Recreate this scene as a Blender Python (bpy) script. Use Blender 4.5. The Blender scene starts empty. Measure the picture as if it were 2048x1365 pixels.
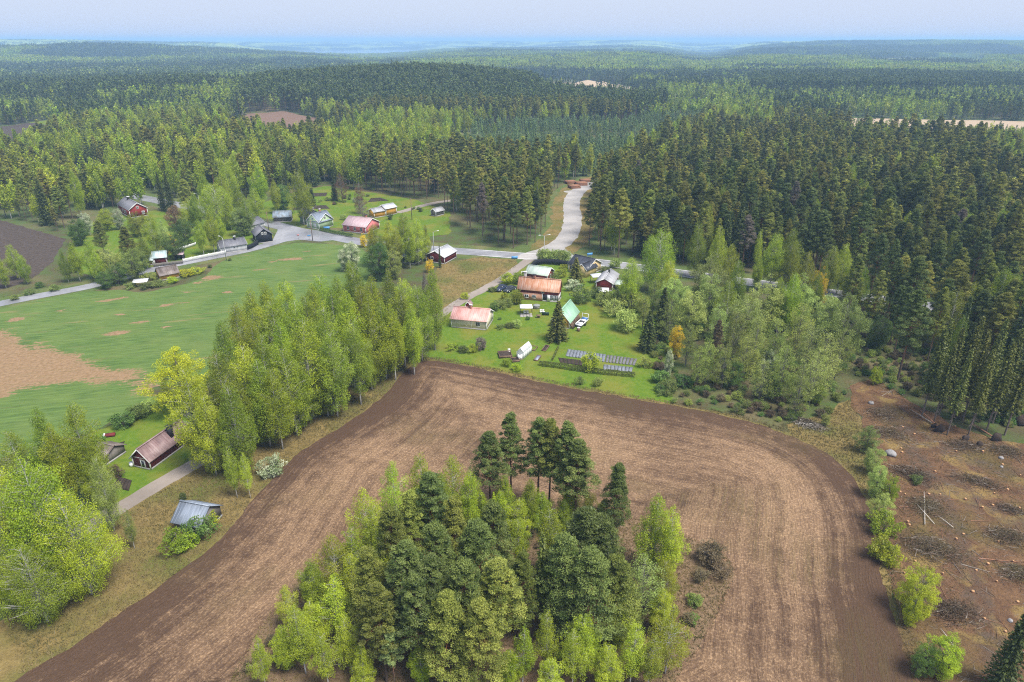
import bpy, math, random
import numpy as np

S = bpy.context.scene
COL = S.collection
rad = math.radians

# ------------------------------------------------------------------ camera
HC = 65.0                      # drone height above the fields, metres
FPX = 1366.0                   # focal length in pixels of the 2048 px wide photograph
PITCH = math.atan(602.0 / FPX)
cam_d = bpy.data.cameras.new('camera')
cam_d.sensor_width = 36.0
cam_d.lens = 36.0 * FPX / 2048.0
cam_d.clip_start = 0.5
cam_d.clip_end = 90000.0
cam = bpy.data.objects.new('camera', cam_d)
cam.location = (0, 0, HC)
cam.rotation_euler = (math.pi / 2 - PITCH, 0, 0)
COL.objects.link(cam)
S.camera = cam

# ------------------------------------------------------------------ world, sun, exposure
SUN_EL, SUN_AZ = rad(62), rad(125)          # azimuth from +Y towards +X
W = bpy.data.worlds.new('World'); S.world = W; W.use_nodes = True
wn = W.node_tree; wn.nodes.clear()
sky = wn.nodes.new('ShaderNodeTexSky'); sky.sky_type = 'NISHITA'
sky.sun_disc = False; sky.sun_elevation = SUN_EL; sky.sun_rotation = SUN_AZ
sky.altitude = 150; sky.air_density = 1.0; sky.dust_density = 2.5; sky.ozone_density = 1.5
wtc = wn.nodes.new('ShaderNodeTexCoord')
wns = wn.nodes.new('ShaderNodeTexNoise'); wns.inputs['Scale'].default_value = 2.2; wns.inputs['Detail'].default_value = 4
wmp = wn.nodes.new('ShaderNodeMapping'); wmp.inputs['Scale'].default_value = (1, 1, 4)
wr = wn.nodes.new('ShaderNodeMapRange'); wr.inputs[1].default_value = 0.3; wr.inputs[2].default_value = 0.75
wr.inputs[3].default_value = 0.91; wr.inputs[4].default_value = 0.98
wmix = wn.nodes.new('ShaderNodeMix'); wmix.data_type = 'RGBA'
wmix.inputs[7].default_value = (2.35, 2.62, 3.25, 1)          # thin even cloud sheet
wbg = wn.nodes.new('ShaderNodeBackground'); wbg.inputs['Strength'].default_value = 0.10
wout = wn.nodes.new('ShaderNodeOutputWorld')
L = wn.links.new
L(wtc.outputs['Generated'], wmp.inputs['Vector']); L(wmp.outputs['Vector'], wns.inputs['Vector'])
L(wns.outputs[0], wr.inputs[0]); L(wr.outputs[0], wmix.inputs[0])
L(sky.outputs[0], wmix.inputs[6]); L(wmix.outputs[2], wbg.inputs['Color']); L(wbg.outputs[0], wout.inputs['Surface'])

sun_d = bpy.data.lights.new('sun', 'SUN'); sun_d.energy = 2.3; sun_d.angle = rad(22); sun_d.color = (1.0, 0.95, 0.87)
sun = bpy.data.objects.new('sun', sun_d); COL.objects.link(sun)
sun.rotation_euler = (math.pi / 2 - SUN_EL, 0, math.pi - SUN_AZ)
sun.location = (0, 0, 400)

S.view_settings.view_transform = 'Standard'
S.view_settings.look = 'None'
S.view_settings.gamma = 1.0
S.view_settings.use_curve_mapping = False
S.view_settings.exposure = 1.52
cy = S.cycles
cy.max_bounces = 4; cy.diffuse_bounces = 3; cy.glossy_bounces = 2; cy.transmission_bounces = 3
cy.transparent_max_bounces = 6; cy.volume_bounces = 2
cy.caustics_reflective = False; cy.caustics_refractive = False
cy.use_denoising = False
cy.pixel_filter_type = 'BLACKMAN_HARRIS'; cy.filter_width = 1.15
S.render.film_transparent = False

# ------------------------------------------------------------------ small maths
CP, SP = math.cos(PITCH), math.sin(PITCH)
def ray(px, py):
    a = (px - 1024.0) / FPX; b = (682.5 - py) / FPX
    return np.array([a, CP + b * SP, -SP + b * CP])
def gp(px, py, z=0.0):
    """survey: the place on the level z that the photograph shows at this pixel"""
    d = ray(px, py); t = (z - HC) / d[2]
    return np.array([d[0] * t, d[1] * t])
def P(pts): return np.array([gp(*p) for p in pts])
def sstep(a, b, x):
    t = np.clip((x - a) / (b - a), 0, 1); return t * t * (3 - 2 * t)
def _hash(ix, iy, seed):
    with np.errstate(over='ignore'):
        h = (ix.astype(np.int64) * 374761393 + iy.astype(np.int64) * 668265263 + seed * 982451653) & 0xffffffff
        h = ((h ^ (h >> 13)) * 1274126177) & 0xffffffff
        h = h ^ (h >> 16)
    return (h & 0xffffff) / float(0xffffff)
def vnoise(x, y, seed=0):
    x = np.asarray(x, float); y = np.asarray(y, float)
    ix = np.floor(x); iy = np.floor(y); fx = x - ix; fy = y - iy
    fx = fx * fx * (3 - 2 * fx); fy = fy * fy * (3 - 2 * fy)
    a = _hash(ix, iy, seed); b = _hash(ix + 1, iy, seed); c = _hash(ix, iy + 1, seed); d = _hash(ix + 1, iy + 1, seed)
    return (a * (1 - fx) + b * fx) * (1 - fy) + (c * (1 - fx) + d * fx) * fy
def fbm(x, y, o=4, seed=0):
    s = 0; w = 1; t = 0
    for k in range(o):
        s = s + w * vnoise(x * 2 ** k + 17.3 * k, y * 2 ** k - 9.1 * k, seed + k); t += w; w *= 0.5
    return s / t
def colx(px, y): return (px - 1024) / FPX * (y * CP)

HILLS = [  # x, y, sx, sy, height
    (colx(880, 840), 840, 150, 150, 14), (colx(640, 820), 820, 200, 150, 8), (colx(330, 780), 780, 200, 150, 3),
    (colx(1300, 2000), 2050, 420, 220, 12),
    (colx(1830, 4200), 4200, 900, 600, 40), (colx(2120, 3300), 3300, 500, 420, 34), (colx(1480, 6200), 6200, 700, 500, 34),
    (colx(120, 2500), 2500, 420, 300, 26), (colx(350, 3000), 3000, 520, 300, 24), (colx(215, 5300), 5300, 950, 600, 36),
    (colx(-100, 5200), 5200, 1500, 800, 50), (colx(1230, 8500), 8500, 1100, 700, 40),
    (colx(640, 12500), 12500, 2600, 900, 26), (colx(1950, 11000), 11000, 2200, 900, 34),
]
LAKES = [(colx(735, 6300), 6300, 620, 1300), (colx(1385, 6000), 5600, 260, 600)]
def T(x, y):
    x = np.asarray(x, float); y = np.asarray(y, float)
    d = np.hypot(x, y)
    z = sstep(430, 1000, d) * (fbm(x / 420, y / 420, 3, 5) - 0.5) * 6
    z = z + sstep(1200, 4000, d) * (fbm(x / 1300, y / 800, 3, 11) - 0.5) * 78
    z = z + sstep(5000, 14000, d) * (8 + (fbm(x / 5200, y / 3000, 4, 23) - 0.42) * 48)
    for hx, hy, sx, sy, h in HILLS:
        z = z + h * np.exp(-((x - hx) / sx) ** 2 - ((y - hy) / sy) ** 2)
    z = np.where(z > 42, 42 + (z - 42) * 0.35, z)
    azm = np.arctan2(x, y)
    for lx, ly, sx, sy in LAKES:
        m = np.exp(-((azm - math.atan2(lx, ly)) / (0.085 if sx > 400 else 0.05)) ** 2) * sstep(1000, 1600, d) * (1 - sstep(7700, 9000, d))
        z = z * (1 - m) - m * 24 * sstep(1300, 4600, d)
        k = np.exp(-(np.maximum(0, np.hypot((x - lx) / sx, (y - ly) / sy) - 0.9) / 0.45) ** 2)
        z = z * (1 - k) + k * -26.0
    return z
def gt(px, py):
    """the same survey on hilly ground"""
    d = ray(px, py); t = np.geomspace(50, 20000, 4000)
    h = HC + d[2] * t - T(d[0] * t, d[1] * t)
    k = int(np.argmax(h < 0)) if (h < 0).any() else len(t) - 1
    return np.array([d[0] * t[k], d[1] * t[k]])
def PT(pts): return np.array([gt(*p) for p in pts])

def sdf_poly(x, y, poly, arc=False):
    x = np.asarray(x, float).ravel(); y = np.asarray(y, float).ravel()
    best = np.full(x.shape, 1e18); inside = np.zeros(x.shape, bool); s = np.zeros(x.shape); run = 0.0
    n = len(poly)
    for i in range(n):
        ax, ay = poly[i]; bx, by = poly[(i + 1) % n]
        ex, ey = bx - ax, by - ay; l2 = ex * ex + ey * ey + 1e-12
        t = np.clip(((x - ax) * ex + (y - ay) * ey) / l2, 0, 1)
        d = (x - ax - t * ex) ** 2 + (y - ay - t * ey) ** 2
        m = d < best; best = np.where(m, d, best)
        if arc: s = np.where(m, run + t * math.sqrt(l2), s)
        run += math.sqrt(l2)
        c = ((ay > y) != (by > y)) & (x < (bx - ax) * (y - ay) / (by - ay + 1e-18) + ax)
        inside ^= c
    r = np.where(inside, 1, -1) * np.sqrt(best)
    return (r, s) if arc else r
def sdf_line(x, y, line, half):
    x = np.asarray(x, float).ravel(); y = np.asarray(y, float).ravel(); best = np.full(x.shape, 1e18)
    for i in range(len(line) - 1):
        ax, ay = line[i]; bx, by = line[i + 1]; ex, ey = bx - ax, by - ay; l2 = ex * ex + ey * ey + 1e-12
        t = np.clip(((x - ax) * ex + (y - ay) * ey) / l2, 0, 1)
        best = np.minimum(best, (x - ax - t * ex) ** 2 + (y - ay - t * ey) ** 2)
    return half - np.sqrt(best)
def smooth(pts, n=8, closed=False):
    p = np.asarray(pts, float)
    q = np.vstack([p[-1:], p, p[:2]]) if closed else np.vstack([2 * p[:1] - p[1:2], p, 2 * p[-1:] - p[-2:-1]])
    out = []
    for i in range(1, len(q) - 2):
        a, b, c, d = q[i - 1], q[i], q[i + 1], q[i + 2]
        for k in range(n):
            t = k / n
            out.append(0.5 * ((2 * b) + (-a + c) * t + (2 * a - 5 * b + 4 * c - d) * t * t + (-a + 3 * b - 3 * c + d) * t ** 3))
    if not closed: out.append(p[-1])
    return np.array(out)

# ------------------------------------------------------------------ materials
class G:
    def __init__(s, name):
        s.m = bpy.data.materials.new(name); s.m.use_nodes = True; s.nt = s.m.node_tree; s.nt.nodes.clear()
        s.out = s.nt.nodes.new('ShaderNodeOutputMaterial')
    def n(s, t, ins=None, **props):
        nd = s.nt.nodes.new('ShaderNode' + t)
        for k, v in props.items(): setattr(nd, k, v)
        for k, v in (ins or {}).items():
            if isinstance(v, bpy.types.NodeSocket): s.nt.links.new(v, nd.inputs[k])
            else:
                sk = nd.inputs[k]
                if hasattr(sk, 'default_value') and sk.type == 'RGBA' and len(v) == 3: v = (*v, 1)
                sk.default_value = v
        return nd
    def noise(s, scale, detail=3, vec=None, rough=0.55, dist=0.0):
        i = {'Scale': scale, 'Detail': detail, 'Roughness': rough, 'Distortion': dist}
        if vec is not None: i['Vector'] = vec
        return s.n('TexNoise', i).outputs[0]
    def pos(s): return s.n('NewGeometry').outputs['Position']
    def attr(s, name): return s.n('Attribute', attribute_name=name).outputs['Fac']
    def rng(s, v, a, b, c=0.0, d=1.0): return s.n('MapRange', {0: v, 1: a, 2: b, 3: c, 4: d}).outputs[0]
    def math(s, op, a, b=0.0): return s.n('Math', {0: a, 1: b}, operation=op).outputs[0]
    def mix(s, f, a, b, blend='MIX'):
        nd = s.n('Mix', {0: f, 6: a, 7: b}, data_type='RGBA', blend_type=blend); return nd.outputs[2]
    def comb(s, x, y, z): return s.n('CombineXYZ', {0: x, 1: y, 2: z}).outputs[0]
    def bump(s, h, strength=0.5, dist=0.1): return s.n('Bump', {'Strength': strength, 'Distance': dist, 'Height': h}).outputs[0]
    def principled(s, color, rough=0.8, normal=None, metal=0.0, spec=0.3, **kw):
        i = {'Base Color': color, 'Roughness': rough, 'Metallic': metal, 'Specular IOR Level': spec}
        if normal is not None: i['Normal'] = normal
        i.update(kw)
        b = s.n('BsdfPrincipled', i); s.nt.links.new(b.outputs[0], s.out.inputs['Surface']); return s.m

def m_plain(name, col, rough=0.6, var=0.12, scale=1.5, metal=0.0, spec=0.3):
    g = G(name); tc = g.n('TexCoord').outputs['Object']
    n = g.noise(scale, 4, tc); n2 = g.noise(scale * 9, 2, tc)
    c = g.mix(g.rng(n, 0.3, 0.7), tuple(x * (1 - var) for x in col), tuple(min(1, x * (1 + var)) for x in col))
    c = g.mix(g.math('MULTIPLY', g.rng(n2, 0.5, 0.8), 0.25), c, tuple(x * 0.6 for x in col))
    return g.principled(c, rough, None, metal, spec)
def m_boards(name, col, axis=0, width=0.18, var=0.14, rough=0.75):
    g = G(name); tc = g.n('TexCoord').outputs['Object']; sx = g.n('SeparateXYZ', {0: tc})
    u = g.math('ADD', sx.outputs[0], sx.outputs[1]) if axis == 0 else sx.outputs[2]
    k = g.math('FLOOR', g.math('DIVIDE', u, width)); fr = g.math('FRACT', g.math('DIVIDE', u, width))
    w = g.n('TexWhiteNoise', {'W': k}, noise_dimensions='1D').outputs[0]
    n = g.noise(2.0, 4, tc)
    c = g.mix(w, tuple(x * (1 - var) for x in col), tuple(min(1, x * (1 + var)) for x in col))
    c = g.mix(g.rng(n, 0.45, 0.8, 0, 0.35), c, tuple(x * 0.62 + 0.01 for x in col))
    gap = g.math('LESS_THAN', fr, 0.08)
    return g.principled(c, rough, g.bump(g.math('SUBTRACT', 1.0, gap), 0.6, 0.02))
def m_roof(name, c0, c1, c2=None, streak=1.0, rough=0.55, metal=0.0, lo=0.35, hi=0.65):
    """sheet roof: weather streaks run down the slope (object Y)"""
    g = G(name); tc = g.n('TexCoord').outputs['Object']; sx = g.n('SeparateXYZ', {0: tc})
    v = g.comb(g.math('MULTIPLY', sx.outputs[0], 2.2 * streak), g.math('MULTIPLY', sx.outputs[1], 0.35), g.math('MULTIPLY', sx.outputs[2], 0.35))
    n = g.noise(1.0, 5, v, 0.62); n2 = g.noise(0.6, 3, tc); n3 = g.noise(7, 3, tc)
    c = g.mix(g.rng(n, lo, hi), c0, c1)
    if c2: c = g.mix(g.rng(n2, 0.42, 0.68, 0, 0.85), c, c2)
    c = g.mix(g.rng(n3, 0.5, 0.8, 0, 0.3), c, tuple(x * 0.6 for x in c0))
    return g.principled(c, rough, None, metal, 0.4)
def m_leaf(name, c0, c1, trans=0.35, hue=0.018, var=0.33):
    """leaf colour: from leaf to leaf between c0 and c1, and from tree to tree"""
    g = G(name)
    t = g.attr('tint'); r = g.n('ObjectInfo').outputs['Random']
    c = g.mix(t, c0, c1)
    hs = g.n('HueSaturation', {'Hue': g.rng(r, 0, 1, 0.496 - hue, 0.496 + hue * 0.8),
                               'Saturation': 1.0, 'Value': g.rng(g.math('FRACT', g.math('MULTIPLY', r, 7.31)), 0, 1, 1 - var, 1 + var), 'Color': c}).outputs[0]
    d = g.n('BsdfDiffuse', {'Color': hs, 'Roughness': 1.0}); tr = g.n('BsdfTranslucent', {'Color': hs})
    gl = g.n('BsdfGlossy', {'Color': (1, 1, 1), 'Roughness': 0.55})
    m1 = g.n('MixShader', {0: trans, 1: d.outputs[0], 2: tr.outputs[0]})
    m2 = g.n('MixShader', {0: 0.025, 1: m1.outputs[0], 2: gl.outputs[0]})
    g.nt.links.new(m2.outputs[0], g.out.inputs['Surface'])
    return g.m

# ------------------------------------------------------------------ mesh helpers
def mesh_np(name, V, F, mats=(), midx=None, tint=None, attrs=None, smoothf=False, check=True):
    V = np.asarray(V, np.float32); me = bpy.data.meshes.new(name)
    if isinstance(F, np.ndarray) and F.ndim == 2:
        k = F.shape[1]; nf = len(F); loops = F.astype(np.int32).ravel()
        ls = np.arange(0, nf * k, k, dtype=np.int32); lt = np.full(nf, k, np.int32)
    else:
        nf = len(F); lt = np.array([len(f) for f in F], np.int32); loops = np.array([i for f in F for i in f], np.int32)
        ls = np.concatenate([[0], np.cumsum(lt)[:-1]]).astype(np.int32)
    me.vertices.add(len(V)); me.vertices.foreach_set('co', V.ravel())
    me.loops.add(len(loops)); me.loops.foreach_set('vertex_index', loops)
    me.polygons.add(nf); me.polygons.foreach_set('loop_start', ls)
    if midx is not None: me.polygons.foreach_set('material_index', np.asarray(midx, np.int32))
    if smoothf: me.polygons.foreach_set('use_smooth', np.ones(nf, bool))
    me.update(calc_edges=True)
    if check and len(V) < 20000: me.validate()
    for m in mats: me.materials.append(m)
    if tint is not None:
        a = me.attributes.new('tint', 'FLOAT', 'FACE'); a.data.foreach_set('value', np.asarray(tint, np.float32))
    for k, v in (attrs or {}).items():
        a = me.attributes.new(k, 'FLOAT', 'POINT'); a.data.foreach_set('value', np.asarray(v, np.float32))
    return me
def put(name, me, parent=None, **props):
    o = bpy.data.objects.new(name, me); COL.objects.link(o)
    if parent is not None: o.parent = parent
    for k, v in props.items(): o[k] = v
    return o
def empty(name, loc, rz=0.0, **props):
    o = bpy.data.objects.new(name, None); COL.objects.link(o); o.location = loc; o.rotation_euler = (0, 0, rz)
    o.empty_display_size = 0.3
    for k, v in props.items(): o[k] = v
    return o
class MB:
    """collects boxes, bars and prisms into one mesh"""
    def __init__(s): s.V = []; s.F = []; s.M = []
    def add(s, V, F, m=0):
        b = len(s.V); s.V += [tuple(v) for v in V]; s.F += [tuple(i + b for i in f) for f in F]; s.M += [m] * len(F); return s
    def box(s, x0, x1, y0, y1, z0, z1, m=0):
        V = [(x0, y0, z0), (x1, y0, z0), (x1, y1, z0), (x0, y1, z0), (x0, y0, z1), (x1, y0, z1), (x1, y1, z1), (x0, y1, z1)]
        return s.add(V, [(0, 3, 2, 1), (4, 5, 6, 7), (0, 1, 5, 4), (1, 2, 6, 5), (2, 3, 7, 6), (3, 0, 4, 7)], m)
    def hull8(s, V, m=0):
        return s.add(V, [(0, 3, 2, 1), (4, 5, 6, 7), (0, 1, 5, 4), (1, 2, 6, 5), (2, 3, 7, 6), (3, 0, 4, 7)], m)
    def tube(s, pts, radii, seg=6, m=0, cap=True):
        pts = np.asarray(pts, float); n = len(pts); V = []; F = []
        for i in range(n):
            t = pts[min(i + 1, n - 1)] - pts[max(i - 1, 0)]; t = t / (np.linalg.norm(t) + 1e-9)
            u = np.cross(t, (0, 0, 1)) if abs(t[2]) < 0.9 else np.cross(t, (1, 0, 0)); u /= np.linalg.norm(u); v = np.cross(t, u)
            for k in range(seg):
                a = 2 * math.pi * k / seg; V.append(pts[i] + radii[i] * (math.cos(a) * u + math.sin(a) * v))
        for i in range(n - 1):
            for k in range(seg):
                a = i * seg + k; b = i * seg + (k + 1) % seg; F.append((a, b, b + seg, a + seg))
        if cap: F.append(tuple(range(seg))[::-1]); F.append(tuple(range((n - 1) * seg, n * seg)))
        return s.add(V, F, m)
    def bar(s, a, b, w, m=0): return s.tube([a, b], [w / 2, w / 2], 4, m)
    def mesh(s, name, mats, smoothf=False): return mesh_np(name, s.V, s.F, mats, s.M, smoothf=smoothf)
    def put(s, name, mats, parent=None, smoothf=False, **props):
        if not isinstance(mats, (list, tuple)): mats = [mats]
        return put(name, s.mesh(name, mats, smoothf), parent, **props)
# ================================================================== THE LAND
POLY_FIELD = smooth(P([(-260, 1560), (-60, 1425), (60, 1345), (170, 1278), (330, 1165), (440, 1078), (515, 990), (600, 905), (690, 850), (770, 790), (805, 748), (830, 727),
                (875, 722), (950, 736), (1050, 758), (1150, 778), (1270, 800), (1400, 822), (1500, 845), (1590, 876), (1655, 910), (1705, 955), (1738, 1015), (1754, 1085),
                (1762, 1150), (1786, 1230), (1810, 1310), (1826, 1400), (1850, 1560), (1500, 1800), (600, 1800)]), 5, True)
POLY_ISLE = smooth(P([(380, 1600), (450, 1400), (510, 1280), (570, 1195), (650, 1122), (770, 1062), (900, 1034), (1150, 1024), (1300, 1048), (1400, 1090), (1462, 1132),
               (1445, 1195), (1400, 1285), (1345, 1365), (1270, 1600)]), 5, True)
POLY_CROP = smooth(P([(-220, 668), (0, 618), (130, 590), (240, 580), (290, 585), (400, 560), (425, 538), (445, 522), (505, 506), (570, 490), (620, 486), (700, 494), (740, 510),
               (735, 560), (640, 640), (450, 745), (390, 770), (300, 775), (330, 815), (240, 838), (180, 866), (60, 895), (-220, 950)]), 4, True)
POLY_BARE = P([(-220, 640), (0, 662), (70, 690), (150, 712), (210, 735), (300, 757), (330, 790), (250, 770), (180, 758), (130, 765), (60, 778), (0, 790), (-220, 830)])
POLY_DARK = P([(-260, 395), (0, 440), (60, 458), (132, 478), (118, 500), (100, 530), (68, 556), (30, 572), (-260, 640)])
POLY_YARD = P([(870, 690), (890, 640), (905, 606), (960, 590), (1005, 566), (1050, 535), (1077, 526), (1136, 528), (1200, 545), (1250, 560), (1300, 600), (1340, 650), (1360, 700),
               (1345, 740), (1340, 812), (1270, 806), (1150, 784), (1050, 764), (950, 742), (872, 722), (850, 708)])
POLY_MEADOW = P([(862, 625), (870, 560), (880, 528), (960, 515), (1030, 520), (1035, 532), (1000, 556), (940, 590), (890, 625)])
POLY_COTTAGE = P([(150, 880), (240, 842), (320, 810), (400, 800), (420, 860), (360, 930), (300, 975), (230, 1008), (170, 1000)])
POLY_GARDENS = P([(530, 405), (590, 385), (650, 372), (740, 385), (830, 400), (900, 425), (900, 470), (800, 480), (740, 470), (690, 458), (600, 452), (520, 436), (490, 420)])
POLY_VILLAGE = P([(140, 465), (200, 440), (250, 430), (320, 420), (360, 440), (440, 440), (500, 450), (548, 470), (540, 490), (450, 508), (330, 530), (220, 560), (150, 540)])
POLY_CUT = P([(1690, 770), (1750, 755), (1820, 800), (1900, 850), (2000, 880), (2120, 890), (2500, 900), (2700, 1560), (1860, 1560), (1822, 1380), (1790, 1230), (1770, 1120), (1762, 1010), (1748, 930), (1735, 870)])
POLY_VERGE_L = P([(-300, 1560), (-80, 1290), (60, 1200), (180, 1100), (250, 1020), (360, 945), (460, 895), (560, 830), (680, 760), (760, 715), (810, 700), (850, 715), (830, 735),
                 (810, 760), (775, 800), (700, 860), (610, 912), (530, 1000), (450, 1085), (330, 1175), (150, 1300), (-260, 1580)])
POLY_VERGE_R = P([(1560, 850), (1650, 830), (1700, 800), (1730, 860), (1745, 940), (1762, 1010), (1772, 1120), (1792, 1230), (1835, 1380), (1880, 1560), (1800, 1560), (1780, 1300), (1735, 1080), (1690, 970), (1620, 905)])
LANE = smooth(P([(1062, 517), (1040, 533), (1005, 558), (960, 583), (915, 607), (860, 645), (800, 690), (700, 752), (560, 832), (440, 900), (340, 957), (240, 1017), (130, 1085), (-40, 1190), (-260, 1330)]), 8)
ROAD = smooth(P([(140, 338), (185, 362), (232, 384), (300, 399), (370, 413), (450, 429), (520, 443), (600, 463), (660, 473), (740, 487), (870, 499), (960, 506), (1040, 512), (1120, 517), (1250, 532),
              (1400, 552), (1560, 573), (1720, 594), (1880, 616), (2048, 640), (2300, 678)]), 8)
SIDE_ROAD = smooth(P([(-220, 668), (-60, 622), (60, 596), (180, 573), (270, 549), (330, 534), (420, 516), (490, 502), (545, 487), (590, 472), (625, 468)]), 8)
GRAVEL = smooth(P([(1058, 514), (1098, 500), (1128, 482), (1142, 460), (1146, 435), (1143, 408), (1152, 388), (1172, 372), (1196, 362), (1240, 348), (1300, 330)]), 8)
YARD_TRACK = smooth(P([(800, 425), (835, 415), (862, 408), (900, 402), (960, 396)]), 6)
SIDE_TRACK = smooth(P([(1138, 384), (1160, 382), (1180, 374)]), 4)
PATCHES = [PT(q) for q in ([(455, 235), (520, 222), (600, 228), (640, 240), (632, 268), (600, 290), (520, 272), (450, 262)],)]

def tri_clip(V, sd, tris):
    """cut a triangulated sheet along sd = 0 (keeps sd > 0)"""
    a, b, c = tris.T; m = (sd[tris] > 0); n = m.sum(1)
    out = [V[tris[n == 3]]]
    def rot(sel, flag):
        t = tris[sel]; mm = m[sel]; k = np.argmax(mm == flag, 1); i = np.arange(len(t))
        return t[i, k], t[i, (k + 1) % 3], t[i, (k + 2) % 3]
    def cut(p, q):
        w = (sd[p] / (sd[p] - sd[q]))[:, None]; return V[p] * (1 - w) + V[q] * w
    p, q, r = rot(n == 1, True)
    out.append(np.stack([V[p], cut(p, q), cut(p, r)], 1))
    p, q, r = rot(n == 2, False)
    pq, pr = cut(p, q), cut(p, r)
    out.append(np.stack([pq, V[q], V[r]], 1)); out.append(np.stack([pq, V[r], pr], 1))
    return np.concatenate(out)
def sheet(name, fn, bbox, res, z, mats, extra=None, terrain=False, **props):
    """a ground sheet: every grid cell where fn(x, y) > 0, with a cleanly cut outline"""
    x0, x1, y0, y1 = bbox
    xs = np.arange(x0, x1 + res, res); ys = np.arange(y0, y1 + res, res)
    X, Y = np.meshgrid(xs, ys); x = X.ravel(); y = Y.ravel(); sd = fn(x, y)
    nx = len(xs); i = (np.arange(len(ys) - 1)[:, None] * nx + np.arange(nx - 1)[None]).ravel()
    tris = np.concatenate([np.stack([i, i + 1, i + nx + 1], 1), np.stack([i, i + nx + 1, i + nx], 1)])
    tris = tris[(sd[tris] > 0).any(1)]
    tri = tri_clip(np.stack([x, y], 1), sd, tris).reshape(-1, 2)
    key, inv = np.unique(np.round(tri * 500).astype(np.int64), axis=0, return_inverse=True)
    XY = key / 500.0; Fc = inv.reshape(-1, 3)
    Fc = Fc[(Fc[:, 0] != Fc[:, 1]) & (Fc[:, 1] != Fc[:, 2]) & (Fc[:, 0] != Fc[:, 2])]
    zz = np.full(len(XY), z) + (T(XY[:, 0], XY[:, 1]) if terrain else 0)
    at = extra(XY[:, 0], XY[:, 1]) if extra else None
    return put(name, mesh_np(name, np.column_stack([XY, zz]), Fc, [mats], attrs=at), kind='structure', **props)
def bb(poly, m=3): return (poly[:, 0].min() - m, poly[:, 0].max() + m, poly[:, 1].min() - m, poly[:, 1].max() + m)
def wob(x, y, amp, sc, seed=3): return (fbm(x / sc, y / sc, 3, seed) - 0.5) * 2 * amp

# ---- ground materials
def m_ground():
    g = G('forest_floor'); p = g.pos()
    n1 = g.noise(0.035, 5, p); n2 = g.noise(0.22, 4, p); n3 = g.noise(2.2, 4, p, 0.7); n4 = g.noise(0.0035, 3, p)
    c = g.mix(g.rng(n2, 0.36, 0.62), (0.0888, 0.07774, 0.03796), (0.07548, 0.1143, 0.02953))
    c = g.mix(g.rng(n1, 0.5, 0.68), c, (0.1776, 0.1372, 0.07171))
    c = g.mix(g.rng(n3, 0.42, 0.75, 0, 0.7), c, (0.04884, 0.04573, 0.02531))
    c = g.mix(g.rng(n4, 0.5, 0.62, 0, 0.5), c, (0.09768, 0.1738, 0.05062))
    return g.principled(c, 0.95, g.bump(g.noise(1.4, 5, p, 0.7), 0.8, 0.4), spec=0.1)
def m_field():
    g = G('harrowed_soil'); p = g.pos(); d = g.attr('dist'); s = g.attr('arc')
    nl = g.noise(0.06, 3, p); big = g.noise(0.028, 3, p)
    dd = g.math('ADD', d, g.math('MULTIPLY', nl, 2.2))
    v1 = g.comb(g.math('MULTIPLY', dd, 0.55), g.math('MULTIPLY', s, 0.012), 0.0)
    v2 = g.comb(g.math('MULTIPLY', dd, 2.6), g.math('MULTIPLY', s, 0.06), 3.0)
    v3 = g.comb(g.math('MULTIPLY', dd, 7.0), g.math('MULTIPLY', s, 0.5), 7.0)
    a = g.noise(1.0, 4, v1, 0.6); b = g.noise(1.0, 4, v2, 0.65); c3 = g.noise(1.0, 3, v3, 0.6); spk = g.noise(3.2, 3, p, 0.75)
    mid = g.noise(0.45, 4, p, 0.65)
    dry = g.math('ADD', g.math('ADD', g.math('MULTIPLY', a, 0.34), g.math('MULTIPLY', b, 0.22)), g.math('ADD', g.math('MULTIPLY', big, 0.50), g.math('MULTIPLY', mid, 0.30)))
    # the freshly harrowed headland along the edge is darker and carries less straw
    head = g.math('ADD', g.rng(d, 1.0, 10.0, 0.17, 0.0), 0.0)
    dry = g.math('SUBTRACT', dry, head)
    col = g.mix(g.rng(dry, 0.56, 0.76), (0.08295, 0.04985, 0.03145), (0.2497, 0.1579, 0.09289))
    col = g.mix(g.rng(c3, 0.46, 0.68, 0, 0.6), col, (0.05844, 0.03572, 0.02358))
    straw = g.math('MULTIPLY', g.rng(spk, 0.50, 0.66), g.rng(dry, 0.53, 0.74, 0.06, 0.95))
    col = g.mix(straw, col, (0.3958, 0.2618, 0.1536))
    gr = g.math('MULTIPLY', g.rng(g.noise(0.05, 3, g.n('VectorMath', {0: p, 1: (31.0, 7.0, 0.0)}, operation='ADD').outputs[0]), 0.52, 0.68), g.rng(b, 0.4, 0.7, 0.0, 0.55))
    col = g.mix(gr, col, (0.08955, 0.07644, 0.02575))
    hgt = g.math('ADD', g.math('MULTIPLY', c3, 0.6), g.math('ADD', spk, g.math('MULTIPLY', b, 0.9)))
    return g.principled(col, 0.95, g.bump(hgt, 0.9, 0.22), spec=0.1)
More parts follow.
